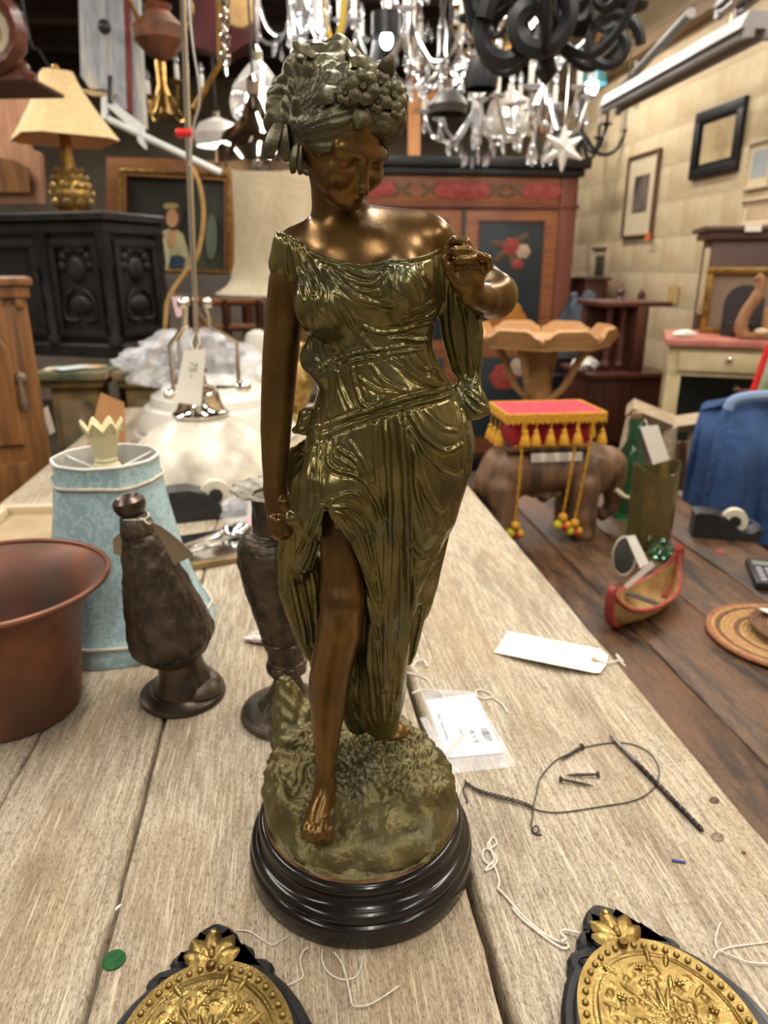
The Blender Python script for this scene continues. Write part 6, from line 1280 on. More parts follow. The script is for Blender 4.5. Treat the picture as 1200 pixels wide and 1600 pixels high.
def rose(x, z, r, m_, par, y=-0.2875):
    mm = MB()
    for k in range(6): t = k*pi/3; mm.ball((x+r*0.55*math.cos(t), y, z+r*0.5*math.sin(t)), (r*0.5,0.003,r*0.45), 8, 5)
    mm.ball((x, y-0.001, z), (r*0.5,0.004,r*0.5), 8, 5); return mm.build('painted_rose', m_, par)
def leafp(x, z, r, ang, par, y=-0.2865): return MB().at(Matrix.Translation((x, y, z)) @ Matrix.Rotation(ang, 4, 'Y')).ball((r,0,0), (r,0.0025,r*0.35), 8, 5).build('painted_leaf', M_LEAFP, par)
M_ROSE = mat('rose_red_paint', rgb(158,66,54), rgb(134,52,46), rough=0.6, scale=20); M_LEAFP = mat('leaf_green_paint', rgb(92,72,46), rough=0.6); M_PALEP = mat('pale_pink_paint', rgb(176,150,128), rough=0.6)
zf_ = (wz(276)+wz(318))/2
for x, r in ((-0.62,0.05),(-0.55,0.06),(-0.47,0.05),(-0.12,0.06),(-0.04,0.065),(0.06,0.065),(0.13,0.055),(0.44,0.055),(0.52,0.06),(0.60,0.05)): rose(x-0.02, zf_, r, M_ROSE, wdb)
for x in (-0.70, -0.38, -0.20, 0.005, 0.22, 0.36, 0.66):
    for a_ in (-0.6, 0.5, 2.6, -2.6): leafp(x-0.02, zf_, 0.04, a_, wdb)
for s_ in (-1, 1):
    dx = s_*(hw-0.11)/2; d_ = None; x0 = min(0.012*s_, s_*(hw-0.115)); x1 = max(0.012*s_, s_*(hw-0.115)); z0, z1 = 0.13, wz(327)
    door = MB().box(x0, x1, -0.284, -0.271, z0, z1, 0.004).build('wardrobe_door', M_ORG, wdb)
    pz0, pz1 = wz(530), wz(345); MB().box(x0+0.09, x1-0.09, -0.2885, -0.2845, pz0, pz1, 0.003).build('teal_panel', M_TEAL, door); MB().box(x0+0.09, x1-0.09, -0.2885, -0.2845, 0.25, pz0-0.12, 0.003).build('teal_panel', M_TEAL, door)
    for q in ((x0+0.085, x0+0.095, pz0, pz1), (x1-0.095, x1-0.085, pz0, pz1), (x0+0.085, x1-0.085, pz1-0.004, pz1+0.008)): MB().box(q[0], q[1], -0.296, -0.2846, q[2], q[3], 0.003).build('panel_bead', M_RUSTW, door)
    cx = (x0+x1)/2; zc = wz(385)
    rose(cx, zc, 0.06, M_ROSE, door, -0.291); rose(cx+0.05, zc-0.11, 0.04, M_ROSE, door, -0.291); rose(cx+0.08, zc-0.03, 0.05, M_PALEP, door, -0.2905)
    for a_ in (0.4, 1.4, 2.4, 3.3, -0.6): leafp(cx, zc, 0.07, a_, door, -0.29)
    rose(cx, wz(500), 0.13, mat('ochre_yellow_paint', rgb(186,130,40), rgb(166,100,36), rough=0.6, scale=8), door, -0.290); rose(cx, wz(590), 0.10, M_ROSE, door, -0.291); rose(cx+0.1, wz(575), 0.07, M_PALEP, door, -0.291)
MB().box(-0.0115, 0.0115, -0.288, -0.271, 0.13, wz(327), 0.003).build('centre_strip', M_TEAL, wdb)
# ---- pale octagonal tray table
op, ow, oh = fr(752, 520, 962, 560, 3.0); zt_ = aty(855, 530, 3.0).z
ot = thing('pale_tray_table', 'pale wooden pedestal table with a scalloped tray top in front of the wardrobe', 'table', (aty(850,530,3.0).x, 3.05, 0), 0.2)
M_PALEO = wood('pale_oak', rgb(196,150,100), rgb(170,124,78), along='X', scale=5, rough=0.5)
oct8 = [(0.285*math.cos(2*pi*k/8+0.39), 0.285*math.sin(2*pi*k/8+0.39)) for k in range(8)]
MB().prism(oct8, zt_-0.025, zt_).build('tray_bottom', M_PALEO, ot)
for k in range(8):
    a = Vector((*oct8[k], 0)); b = Vector((*oct8[(k+1) % 8], 0)); n = ((a+b)/2).normalized(); gr = [[], []]
    for i in range(13):
        u = i/12; p = a.lerp(b, u); hgt = 0.018+0.030*(1 if 0.25 < u < 0.75 else (math.sin(min(u, 1-u)/0.25*pi/2))**2); gr[0].append(p+Vector((0,0,zt_-0.02))); gr[1].append(p+n*0.03+Vector((0,0,zt_+hgt)))
    MB().sheet(gr, 0.016).build('gallery_panel', M_PALEO, ot)
MB().lathe([(0.03,0.03),(0.05,0.12),(0.035,0.2),(0.03,zt_-0.35),(0.06,zt_-0.22),(0.045,zt_-0.12),(0.09,zt_-0.026)], 24).build('column', M_PALEO, ot)
for k in range(4):
    t = pi/4+k*pi/2; d = Vector((math.cos(t), math.sin(t), 0)); MB().tube(spline([d*0.04+Vector((0,0,zt_-0.26)), d*0.11+Vector((0,0,zt_-0.20)), d*0.17+Vector((0,0,zt_-0.08)), d*0.21+Vector((0,0,zt_-0.03))], 5), 0.016, 8).build('bracket', M_PALEO, ot)
    MB().tube(spline([d*0.03+Vector((0,0,0.16)), d*0.14+Vector((0,0,0.10)), d*0.24+Vector((0,0,0.03)), d*0.27+Vector((0,0,0.022))], 5), 0.02, 8).build('leg', M_PALEO, ot)
# ---- dark brown hall desk with finial
Yd = 3.35; dk = thing('dark_wood_hallstand', 'dark red-brown wooden hall stand with turned posts and a finial by the right wall', 'hall stand', (aty(968,600,Yd).x, Yd, 0), RA)
k_ = mpp(aty(968,560,Yd)); dz = lambda py: aty(968, py, Yd).z
X = lambda px: (px-968)*k_
MB().box(X(918), X(1040), -0.02, 0.34, dz(690), dz(590), 0.004).build('seat_box', M_MAHO, dk); MB().box(X(912), X(1046), -0.04, 0.36, dz(590), dz(582), 0.004).build('seat_lid', M_MAHO, dk)
MB().box(X(938), X(1036), 0.25, 0.32, dz(582), dz(478), 0.004).build('back_panel', M_MAHO, dk); MB().box(X(985), X(1002), -0.01, 0.27, dz(582), dz(480), 0.004).build('divider', M_MAHO, dk)
MB().box(X(930), X(1040), 0.0, 0.34, dz(480), dz(472), 0.005).build('top_rail', M_MAHO, dk)
for px in (950, 972): MB().at(Matrix.Translation((X(px), 0.06, dz(582)))).lathe([(0.018,0),(0.026,0.03),(0.014,0.06),(0.02,0.14),(0.012,0.22),(0.02,dz(480)-dz(582))], 12).build('turned_post', M_MAHO, dk)
MB().at(Matrix.Translation((X(980), 0.17, dz(472)))).lathe([(0.022,0),(0.012,0.02),(0.02,0.04),(0.01,0.055),(0.004,0.075)], 12).build('finial', M_MAHO, dk)
MB().tube(spline([(X(1040),0.3,dz(470)),(X(1034),0.3,dz(462)),(X(1042),0.3,dz(500)),(X(1032),0.3,dz(540)),(X(1038),0.3,dz(582))], 5), 0.016, 8).build('carved_ear', M_MAHO, dk)
MB().box(X(1002), X(1030), 0.235, 0.249, dz(575), dz(520), 0.003).build('dark_panel', M_TEAL, dk)
for px in (922, 1036):
    for y in (0.02, 0.30): MB().box(X(px)-0.022, X(px)+0.022, y-0.02, y+0.02, 0, dz(690), 0.003).build('leg', M_MAHO, dk)
o = crumple('crumpled_paper', (aty(932,560,3.28).x, Yd+0.1, dz(582)+0.026), (0.055,0.05,0.03), M_WHITE, 31); tag(o, 'crumpled white paper lying on the hall stand seat', 'paper')
bx_ = tag(MB().box(-0.16,0.16,-0.12,0.12,0,0.62,0.01).build('blue_box', mat('blue_fabric_box', rgb(62,92,128), rgb(46,72,104), rough=0.8, scale=8), None), 'blue fabric storage box standing under the hall stand', 'box'); bx_.location = (aty(948,640,3.6).x-0.03, 3.52, 0); bx_.rotation_euler = (0,0,RA)
bx_.scale = (0.7, 0.7, dz(690)*0.9/0.62)
tag(crumple('black_bag', (aty(908,500,4.3).x, 4.36, 0.52), (0.2,0.15,0.65), mat('black_bag_cloth', rgb(30,32,40), rgb(52,58,70), rough=0.6, scale=6), 23, amp=0.15), 'black bag slumped between the wardrobe and the right wall', 'bag')
wb_ = thing('black_basket', 'black woven basket beneath the tray table edge', 'basket', (aty(866,590,3.95).x, 3.95, 0)); 
MB().lathe([(0.12,0.0),(0.14,0.3),(0.16,0.9),(0.165,0.93),(0.15,0.93),(0.13,0.85)], 24, cap1=False).build('body', M_BLACKPL, wb_)
for i in range(7): z = 0.12+i*0.12; r = 0.128+0.034*z/0.9; MB().tube([(r*math.cos(t), r*math.sin(t), z) for t in np.linspace(0,6.283,33)[:-1]], 0.008, 6, closed=True).build('woven_band', M_BLACKPL, wb_)
# narrow brown cabinet at the wall
nc = thing('narrow_brown_cabinet', 'narrow brown cabinet standing against the wall behind the black bag', 'cabinet', (aty(905,440,5.2).x, 5.2, 0), RA); zN = aty(905,438,5.2).z
MB().box(-0.03,0.12,-0.2,0.2,0.05,zN,0.006).build('body', M_MAHO, nc); MB().box(-0.04,0.14,-0.22,0.22,zN,zN+0.02,0.005).build('top', M_MAHO, nc); MB().box(-0.01,0.10,-0.212,-0.2005,0.1,zN-0.05,0.004).build('door', M_MAHO, nc)
# ---- cream dresser with pink top, right edge
Ye = 2.62; xe = aty(1047,540,Ye).x; ze = aty(1100,528,Ye).z; dr = thing('cream_dresser', 'distressed cream painted dresser with a pink marble top at the right edge', 'dresser', (xe, Ye, 0), -0.34)
M_DIST = mat('distressed_cream_paint', rgb(206,188,150), rgb(186,164,122), rough=0.65, scale=10, c3=rgb(160,132,88), scale3=7); M_PINKM = mat('pink_marble', rgb(186,118,104), rgb(160,92,80), rough=0.3, scale=12)
W_ = 0.56; MB().box(-0.02, W_, -0.03, 0.42, ze-0.025, ze, 0.006).build('marble_top', M_PINKM, dr)
zz0 = aty(1100,586,Ye).z; MB().box(0.0, W_-0.01, 0.0, 0.40, zz0, ze-0.026, 0.003).build('drawer_case', M_DIST, dr); dfr = MB().box(0.035, W_-0.04, -0.014, -0.0005, zz0+0.02, ze-0.045, 0.004).build('drawer_front', M_DIST, dr)
MB().box(0.0, W_-0.01, 0.0, 0.40, 0.30, 0.33, 0.003).build('shelf', M_DIST, dr)
for x in (0.0, W_-0.06):
    for y in (0.0, 0.35): MB().box(x, x+0.05, y, y+0.05, 0, zz0-0.0005, 0.003).build('leg', M_DIST, dr)
MB().box(0.05, W_-0.06, 0.385, 0.40, 0.33, zz0).build('back_board', M_TEAL, dr); MB().ball((0.2,-0.02,(zz0+ze)/2), 0.012).build('knob', M_CHROME, dfr); MB().ball((0.25,0.1,zz0-0.05), 0.012).build('glass_knob', M_CHROME, dr)
def on_dresser(px, dy): u = (px-1047)/153.0*0.46; return Vector((xe+u*math.cos(0.34)+dy*math.sin(0.34), Ye-u*math.sin(0.34)+dy*math.cos(0.34), ze+0.0005))
# things on the dresser
gfz = on_dresser(1130, 0.26); gf = thing('arched_gold_frame', 'gold picture frame with dark arched opening standing on the cream dresser', 'picture frame', gfz, -0.34); k_ = mpp(gfz); 
for x0, x1, q0, q1 in ((-58,58,0,9),(-58,58,88,98),(-58,-48,9,88),(48,58,9,88)): MB().box(x0*k_, x1*k_, -0.015, 0.015, q0*k_, q1*k_, 0.004).build('frame_bar', M_BRASSO, gf)
MB().box(-48*k_, 48*k_, 0.002, 0.012, 9*k_, 88*k_).build('mount', mat('grey_brown_mount', rgb(128,110,90), rough=0.8), gf)
MB().at(Matrix.Translation((0,0.0015,0)) @ Matrix.Rotation(pi/2, 4, 'X')).prism([(-28*k_,9*k_)]+[(28*k_*math.cos(pi-t)*1, 45*k_+28*k_*math.sin(t)) for t in np.linspace(0, pi, 13)]+[(28*k_,9*k_)], 0, 0.004).build('arched_opening', mat('dark_arch', rgb(48,42,44), rough=0.6), gf)
sc = thing('carved_swan_neck', 'curved carved wooden arm piece with padded roundels lying on the cream dresser', 'furniture part', on_dresser(1150, 0.04)+Vector((0,0,0.004)), -0.34); k_ = mpp(on_dresser(1150,0.04))
M_OAKC = wood('light_carved_oak', rgb(156,112,76), rgb(126,88,58), along='Z', scale=6)
MB().tube(spline([(-30*k_,0,3*k_),(-37*k_,0,14*k_),(-34*k_,0,36*k_),(-22*k_,0,62*k_),(-19*k_,0,84*k_),(-26*k_,0,92*k_)], 6), [0.022]*10+[0.02]*10+[0.016]*11, 10).build('curved_arm', M_OAKC, sc)
MB().box(-36*k_, 60*k_, -0.02, 0.03, 0, 8*k_, 0.005).build('rail', M_OAKC, sc)
for i in range(3): MB().ball(((-8+22*i)*k_, -0.015, 10*k_), (11*k_,0.02,6*k_)).build('roundel', mat('pale_padding', rgb(196,172,140), rough=0.8), sc)
o = MB().box(-0.04,0.06,-0.04,0.04,0,0.05,0.003).build('black_case', M_BLACKPL, None); o.location = on_dresser(1122, 0.15)+Vector((0,0,0)); o.rotation_euler = (0,0,RA); tag(o, 'small black case between the carved arm and the gold frame', 'case')
o = MB().box(-0.02,0.15,-0.03,0.03,0,0.10,0.003).build('cardboard_box', MATS['brown_cardboard'], None); o.location = on_dresser(1158, 0.15); o.rotation_euler = (0,0,-0.3); tag(o, 'brown cardboard box standing behind the carved arm on the dresser', 'box')
tag(crumple('grey_bundle', on_dresser(1216, 0.08)+Vector((0.03,0.0,0.055)), (0.07,0.04,0.055), mat('grey_cloth', rgb(104,98,104), rgb(80,76,82), rough=0.9, scale=12), 41), 'grey cloth bundle at the right end of the cream dresser', 'cloth')
tag(crumple('white_paper_scrap', on_dresser(1062, 0.03)+Vector((0,0,0.012)), (0.035,0.02,0.012), M_WHITE, 43), 'white paper scrap at the left end of the cream dresser', 'paper')
# mauve-brown cabinet behind
Ym = 3.12; mcb = thing('brown_bonnet_cabinet', 'plain dark brown cabinet with projecting cornice behind the cream dresser', 'cabinet', (aty(1098,500,Ym).x, Ym, 0), -0.22); zM = aty(1100,362,Ym).z
M_MAUVE = wood('dull_brown_veneer', rgb(96,68,58), rgb(78,54,48), along='X', scale=2, rough=0.35, st=4)
MB().box(0, 0.38, 0, 0.22, 0.05, zM, 0.004).build('body', M_MAUVE, mcb); MB().box(-0.05, 0.40, -0.05, 0.24, zM, zM+0.02, 0.006).build('cornice', M_MAUVE, mcb); MB().box(-0.03, 0.39, -0.03, 0.23, zM-0.03, zM-0.0005, 0.006).build('cornice_step', M_MAUVE, mcb)
MB().box(-0.012, -0.0005, 0.02, 0.10, zM-0.33, zM-0.06, 0.003).build('side_glass', M_DIST, mcb)
MB().at(Matrix.Translation((0.13,-0.052,zM+0.002))).box(-0.03,0.03,0,0.004,-0.005,0.02).build('white_label', M_WHITE, mcb)
# ---- pale wooden crate frame
Yc = 2.28; cr_ = wthing('pale_crate', 'pale wooden crate frame standing behind the green bottles', 'crate', (aty(1045,780,Yc).x, Yc, 0))
M_CRATE = wood('pale_crate_wood', rgb(190,170,142), rgb(160,138,110), along='X', scale=5)
def bar(a, b, Y, w_, name='slat', m_=None, par=None): return MB().tube([aty(*a, Y), aty(*b, Y)], w_, 4).build(name, m_ or M_CRATE, par or cr_)
bar((984,636),(1048,662),Yc,0.030); bar((1048,664),(1092,658),Yc+0.1,0.030); bar((990,640),(962,760),Yc,0.018); bar((1048,668),(1038,800),Yc,0.022); bar((1084,660),(1078,800),Yc+0.12,0.018); bar((1030,770),(1084,776),Yc+0.12,0.016)
MB().at(Matrix.Translation((0,0,0))).add([aty(992,645,Yc+0.05), aty(1042,668,Yc+0.05), aty(1036,800,Yc+0.05), aty(970,790,Yc+0.05)], [(0,1,2,3)]).build('panel', wood('brown_crate_panel', rgb(124,92,66), rgb(96,70,50), along='X', scale=4), cr_)
for px in (966, 1038, 1074): p = aty(px,790,Yc+0.05); MB().box(p.x-0.02, p.x+0.02, Yc+0.03, Yc+0.07, 0, p.z+0.02).build('leg', M_CRATE, cr_)
for px in (1060, 1075): bar((px,690),(px-6,790),Yc+0.2,0.016,'inner_slat',MATS['brown_crate_panel'])
# ---- blue denim jacket over a chair
Yj = 2.02; jk = wthing('blue_jacket', 'blue denim jacket draped over a chair back at the right edge', 'jacket', (aty(1170,800,Yj).x, Yj, 0))
M_DEN = mat('blue_denim', rgb(44,70,112), rgb(34,56,92), rough=0.9, scale=60, bump=0.3, c3=rgb(56,86,128), scale3=6)
gr = []
for i in range(15):
    u = i/14; row = []
    for j in range(21):
        v = j/20; xl = 1150-14-52*u**0.6; x = xl+(1290-xl)*v; y = 622+16*(1-min(1, v*5))**2+(850-622)*u; fold = 0.02*math.sin(v*14+u*2)*u**0.5+0.012*math.sin(v*31+1)*u
        p = aty(x, y, Yj+0.10*(1-math.sin(min(1, u*2.2)*pi/2))+fold); row.append(p)
    gr.append(row)
MB().sheet(gr, 0.012).build('cloth_front', M_DEN, jk)
gr2 = [[p+Vector((0, 0.14+0.03*math.sin(j), 0.0)) if i > 0 else p+Vector((0,0.05,0)) for j, p in enumerate(row)] for i, row in enumerate(gr)]
MB().sheet(gr2, 0.012).build('cloth_back', M_DEN, jk)
MB().tube(spline([aty(1136,640,Yj+0.05), aty(1150,624,Yj+0.05), aty(1200,618,Yj+0.05), aty(1260,620,Yj+0.05)], 6), 0.016, 8).build('collar', mat('pale_denim', rgb(120,140,172), rough=0.9), jk)
for px in (1140, 1270): p = aty(px, 840, Yj+0.07); MB().box(p.x-0.02, p.x+0.02, Yj+0.05, Yj+0.09, 0, p.z+0.2).build('chair_post', M_MAHO, jk)
po_ = wthing('coloured_folder', 'red edged folder with green and white cover standing behind the jacket', 'folder', aty(1195,600,2.2)); Yf = 2.34
front_panel([(1176,612),(1182,612),(1206,540),(1201,540)], Yf, 0.02, MATS['red_plastic'], 'red_edge', po_); front_panel([(1183,612),(1260,612),(1260,540),(1207,540)], Yf, 0.015, mat('green_white_cover', rgb(206,204,196), rgb(110,140,84), rough=0.5, scale=8), 'cover', po_)
MB().box(aty(1215,612,Yf).x-0.1, aty(1215,612,Yf).x+0.1, Yf-0.03, Yf+0.06, 0, aty(1215,612,Yf).z, 0.004).build('stand', M_MAHO, po_)
# ---- pictures on the right wall
def wallpic(px, fw, m_frame, m_mount, m_pic, inner, label, name='wall_picture'):
    c = [onwall(x, y, 0.012) for x, y in px]; ctr = sum(c, Vector())/4; t = wthing(name, label, 'picture', ctr)
    ye = [E2.dot(p) for p in c]; y0, y1 = (ye[0]+ye[3])/2, (ye[1]+ye[2])/2; z1, z0 = (c[0].z+c[1].z)/2, (c[2].z+c[3].z)/2   # corners: far top, near top, near bottom, far bottom
    lo, hi = min(y0, y1), max(y0, y1)
    for a0, a1, q0, q1 in ((lo,hi,z1-fw,z1),(lo,hi,z0,z0+fw),(lo,lo+fw,z0+fw,z1-fw),(hi-fw,hi,z0+fw,z1-fw)): rbox('frame_bar', AR-0.035, AR-0.0085, a0, a1, q0, q1, m_frame, t, 0.003)
    rbox('mount', AR-0.018, AR-0.009, lo+fw, hi-fw, z0+fw, z1-fw, m_mount, t)
    iw = inner; dl = (hi-lo-2*fw); dh = (z1-z0-2*fw); rbox('print', AR-0.020, AR-0.0182, lo+fw+dl*iw, hi-fw-dl*iw, z0+fw+dh*iw*1.2, z1-fw-dh*iw, m_pic, t)
    return t
M_PARCH = mat('parchment_print', rgb(196,172,128), rgb(172,146,104), rough=0.6, scale=5, c3=rgb(140,116,84), scale3=4); M_CREAMM = mat('cream_mount', rgb(208,190,158), rough=0.8)
wallpic([(1092,180),(1168,148),(1158,256),(1080,291)], 0.05, M_BLKW, M_BLKW, M_PARCH, 0.08, 'parchment print in a wide black frame high on the right wall')
wallpic([(983,247),(1033,232),(1022,362),(976,378)], 0.014, wood('thin_brown_frame', rgb(110,80,56), rgb(80,58,40), scale=6), M_CREAMM, mat('grey_print', rgb(122,110,100), rgb(70,62,60), rough=0.5, scale=9), 0.24, 'tall grey print in a thin brown frame beside the black frame')
wallpic([(1172,226),(1216,206),(1208,286),(1164,304)], 0.018, MATS['pale_wood_frame'], M_CREAMM, mat('bluish_print', rgb(150,156,160), rgb(176,180,182), rough=0.15, scale=4), 0.16, 'pale framed bluish print at the right edge of the wall')
wallpic([(1160,318),(1216,298),(1210,345),(1158,362)], 0.015, MATS['pale_wood_frame'], M_CREAMM, mat('warm_print', rgb(206,184,150), rgb(180,150,120), rough=0.2, scale=4), 0.14, 'lower framed print at the right edge just above the brown cabinet')
wallpic([(928,386),(956,380),(948,446),(922,452)], 0.02, MATS['pale_wood_frame'], M_CREAMM, mat('dark_print', rgb(74,66,60), rgb(110,98,86), rough=0.12, scale=6), 0.2, 'small dark print in a pale frame above the hall stand')
M_ORTAG = mat('orange_sticker', rgb(216,108,56), rough=0.7)
for i, (px, py, lb) in enumerate(((1012,370,'orange price sticker at the corner of the tall grey print'), (948,446,'orange price sticker below the small dark print'))):
    p = onwall(px, py, 0.045); o = MB().box(-0.003,0.003,-0.03,0.03,-0.022,0.022).build('orange_sticker', M_ORTAG, None); o.location = p; o.rotation_euler = (0,0,RA); tag(o, lb, 'sticker')
ye_ = onwall(1052, 458, 0.0)
o = MB().box(-0.005,0.0,-0.06,0.06,-0.05,0.05).build('yellowed_patch', mat('yellowed_paper', rgb(196,164,104), rgb(180,150,96), rough=0.8, scale=20), None); o.location = onwall(1052,460,0.012); o.rotation_euler = (0,0,RA); tag(o, 'small yellowed paper stuck on the right wall above the cream dresser', 'paper')
# ================================================================ things hung under the ceiling
M_LAMPW = mat('white_enamel', rgb(142,136,136), rgb(128,124,124), rough=0.5, scale=10); M_TUBE = mat('lit_tube', (1,0.97,0.9,1), emit=(1,0.95,0.85,1), estr=9.0); M_TUBEOFF = mat('unlit_tube', rgb(150,146,144), rough=0.3)
def strip_light(a, b, lit, label, name='strip_light'):
    a = Vector(a); b = Vector(b); c = (a+b)/2; d = (b-a); L = d.length; t = thing(name, label, 'light fixture', c, math.atan2(d.y, d.x)-pi/2, 'fluorescent strip lights under the ceiling')
    MB().prism([(-0.07,0),(0.07,0),(0.045,0.055),(-0.045,0.055)], -L/2, L/2).build('housing', M_LAMPW, t).rotation_euler = (pi/2, 0, 0)
    for s_ in (-1, 1):
        MB().at(Matrix.Rotation(pi/2, 4, 'X')).lathe([(0.013,-L/2+0.03),(0.013,L/2-0.03)], 12).build('tube', M_TUBE if lit else M_TUBEOFF, t).location = (s_*0.04, 0, -0.018)
        for e in (-1, 1): MB().box(s_*0.04-0.014, s_*0.04+0.014, e*L/2-0.02, e*L/2+0.02, -0.034, -0.0005).build('tube_holder', M_LAMPW, t)
    for e in (-1, 1): MB().tube([(0, e*L*0.35, 0.056), (0, e*L*0.35, CEIL-c.z)], 0.004, 6).build('hanger', M_CHROME, t)
    return t
pl = ['above the %s' % q for q in ('open floor at the left behind the camera', 'copper pan and pine cabinet', 'black carved cabinet', 'portrait painting', 'table end behind the camera', 'bronze figurine', 'far end of the pale table', 'wardrobe', 'right aisle behind the camera', 'dark table', 'cream dresser', 'tall grey wall print')]
for i, p in enumerate(FIX): strip_light(p-E2*0.6, p+E2*0.6, True, 'lit fluorescent strip light '+pl[i])
strip_light(onz(955,168,2.2), onz(1186,44,2.2), False, 'long white unlit strip light slanting across the upper right')
strip_light(onz(1140,14,2.42), onz(1230,-60,2.42), False, 'short white unlit strip light in the top right corner')
strip_light(onz(684,140,2.72), onz(740,90,2.72), True, 'bright lit strip light far behind the wooden post')
M_BULB = mat('lit_bulb', (1,0.9,0.75,1), emit=(1,0.86,0.62,1), estr=14.0); M_BULBC = mat('cool_lit_bulb', (0.95,0.98,1,1), emit=(0.9,0.97,1,1), estr=22.0)
M_IRON = mat('black_iron', (0.010,0.010,0.011,1), (0.02,0.02,0.021,1), rough=0.45, scale=20, metal=0.3)
M_CRY = mat('crystal', (0.95,0.96,1,1), rough=0.02, trans=0.85, ior=1.55); M_SILVERY = mat('silvered_metal', (0.6,0.58,0.56,1), rough=0.22, metal=1.0)
dropm = None
def chandelier(px, py, Y, R, arms, style, label, H_=0.55, bulbs=True, lit=0, seed=1, drops=True):
    c = aty(px, py, Y); t = thing('chandelier', label, 'chandelier', c, seed*0.37, 'chandeliers under the ceiling'); mt = {'crystal': M_SILVERY, 'brass': M_BRASSO, 'iron': M_IRON, 'glass': M_CRY}[style]
    MB().lathe([(0.01,-0.16*R/0.3),(0.03,-0.12*R/0.3),(0.02,-0.06),(0.045,0.0),(0.025,0.06),(0.03,0.16),(0.012,0.24),(0.02,0.30),(0.008,H_)], 16).build('stem', mt, t)
    MB().tube([(0,0,H_), (0,0,max(H_+0.02, CEIL-c.z))], 0.006, 6).build('chain', M_IRON if style == 'iron' else M_CHROME, t)
    arm = cup = cand = bulb = dr = None
    for k in range(arms):
        a_ = 2*pi*k/arms
        if arm is None:
            arm = MB().tube(spline([(0.03,0,0.02),(R*0.45,0,-0.10),(R*0.8,0,-0.09),(R,0,0.02)], 6), 0.0075 if style != 'iron' else 0.012, 8).build('arm', mt, t)
            cup = MB().at(Matrix.Translation((R,0,0.02))).lathe([(0.006,0),(0.035,0.012),(0.038,0.018),(0.01,0.012)], 16).build('drip_pan', M_CRY if style in ('crystal','glass') else mt, t)
            cand = MB().at(Matrix.Translation((R,0,0.03))).lathe([(0.011,0),(0.011,0.085),(0.004,0.087)], 10).build('candle_sleeve', M_WHITE if style != 'iron' else M_IRON, t)
            bulb = MB().at(Matrix.Translation((R,0,0.118))).lathe([(0.006,0),(0.015,0.015),(0.013,0.03),(0.002,0.055)], 12).build('bulb', M_BULB if lit > 0 else M_CRY, t)
            if drops: dr = MB().at(Matrix.Translation((R,0,0.0))).lathe([(0.001,-0.075),(0.010,-0.055),(0.007,-0.03),(0.002,-0.02),(0.0015,0.0)], 8).build('crystal_drop', M_CRY, t)
            parts = [q for q in (arm, cup, cand, bulb, dr) if q]
        else:
            for q in parts:
                n_ = link(q.name.split('.')[0], q.data, None, t); n_.rotation_euler = (0, 0, a_)
                if q is bulb and k < lit: pass
    if style in ('crystal', 'glass') and drops:
        for j, (r, z, n_) in enumerate(((R*0.55,-0.10,10),(R*0.3,0.20,8),(R*0.25,-0.16,6))):
            for k in range(n_):
                q = link('crystal_drop', dr.data, None, t); a_ = 2*pi*k/n_+j; q.location = (r*math.cos(a_)-R*math.cos(a_), r*math.sin(a_)-R*math.sin(a_), z); q.rotation_euler = (0,0,a_)
    return t
chandelier(690, 100, 4.7, 0.34, 8, 'crystal', 'silver crystal chandelier hanging left of the wooden post', seed=1)
chandelier(745, 185, 4.25, 0.28, 8, 'glass', 'low clear glass chandelier just above the wardrobe', seed=2)
chandelier(848, 165, 3.5, 0.20, 6, 'crystal', 'crystal chandelier with drops above the right side of the wardrobe', seed=3)
chandelier(640, 60, 3.6, 0.26, 6, 'crystal', 'crystal chandelier at the top centre right of the figurine head', seed=4)
chandelier(470, 25, 4.1, 0.26, 6, 'glass', 'white glass armed chandelier at the top left of the figurine head', seed=5)
chandelier(255, 150, 4.6, 0.22, 6, 'brass', 'dull brass chandelier beside the tall lamp rod', seed=6, drops=False)
chandelier(800, 40, 4.0, 0.30, 6, 'brass', 'brass chandelier partly behind the black iron scrolls', seed=7, lit=6)
chandelier(905, 215, 5.4, 0.30, 6, 'iron', 'dark iron chandelier between the wardrobe and the right wall', seed=8)
# ---- big wrought iron chandelier with scrolls, near
ic = aty(860, 30, 2.1); it = wthing('iron_scroll_chandelier', 'large black wrought iron chandelier with big scrolls at the top right', 'chandelier', ic)
def scroll(c, ex, r0, turns, L, th, par):
    ex = Vector(ex).normalized(); ez = Vector((0,0,1)); P = []
    for i in range(40): u = i/39; a_ = u*turns*2*pi; r = r0*(1-0.78*u); P.append(Vector(c)+ex*(r*math.cos(a_))+ez*(r*math.sin(a_)))
    return MB().tube(P, th, 6, flat=1.6).build('iron_scroll', M_IRON, par)
k_ = mpp(ic)
def I3(px, py, dy=0.0): return aty(px, py, 2.1+dy)
for k in range(6):
    a_ = 2*pi*k/6+0.3; d = Vector((math.cos(a_), math.sin(a_), 0)); base = I3(856, 66)
    MB().tube(spline([base+d*0.02, base+d*0.12+Vector((0,0,-0.05)), base+d*0.20+Vector((0,0,0.0)), base+d*0.23+Vector((0,0,0.08))], 6), 0.011, 6).build('iron_arm', M_IRON, it)
    scroll(base+d*0.16+Vector((0,0,0.075)), d, 0.055, 1.4, 0, 0.008, it); scroll(base+d*0.08+Vector((0,0,0.09)), d, 0.055, 1.3, 0, 0.008, it)
    MB().at(Matrix.Translation(base+d*0.23+Vector((0,0,0.08)))).lathe([(0.012,0),(0.045,0.012),(0.048,0.02),(0.015,0.022),(0.015,0.09),(0.005,0.092)], 14).build('iron_cup', M_IRON, it)
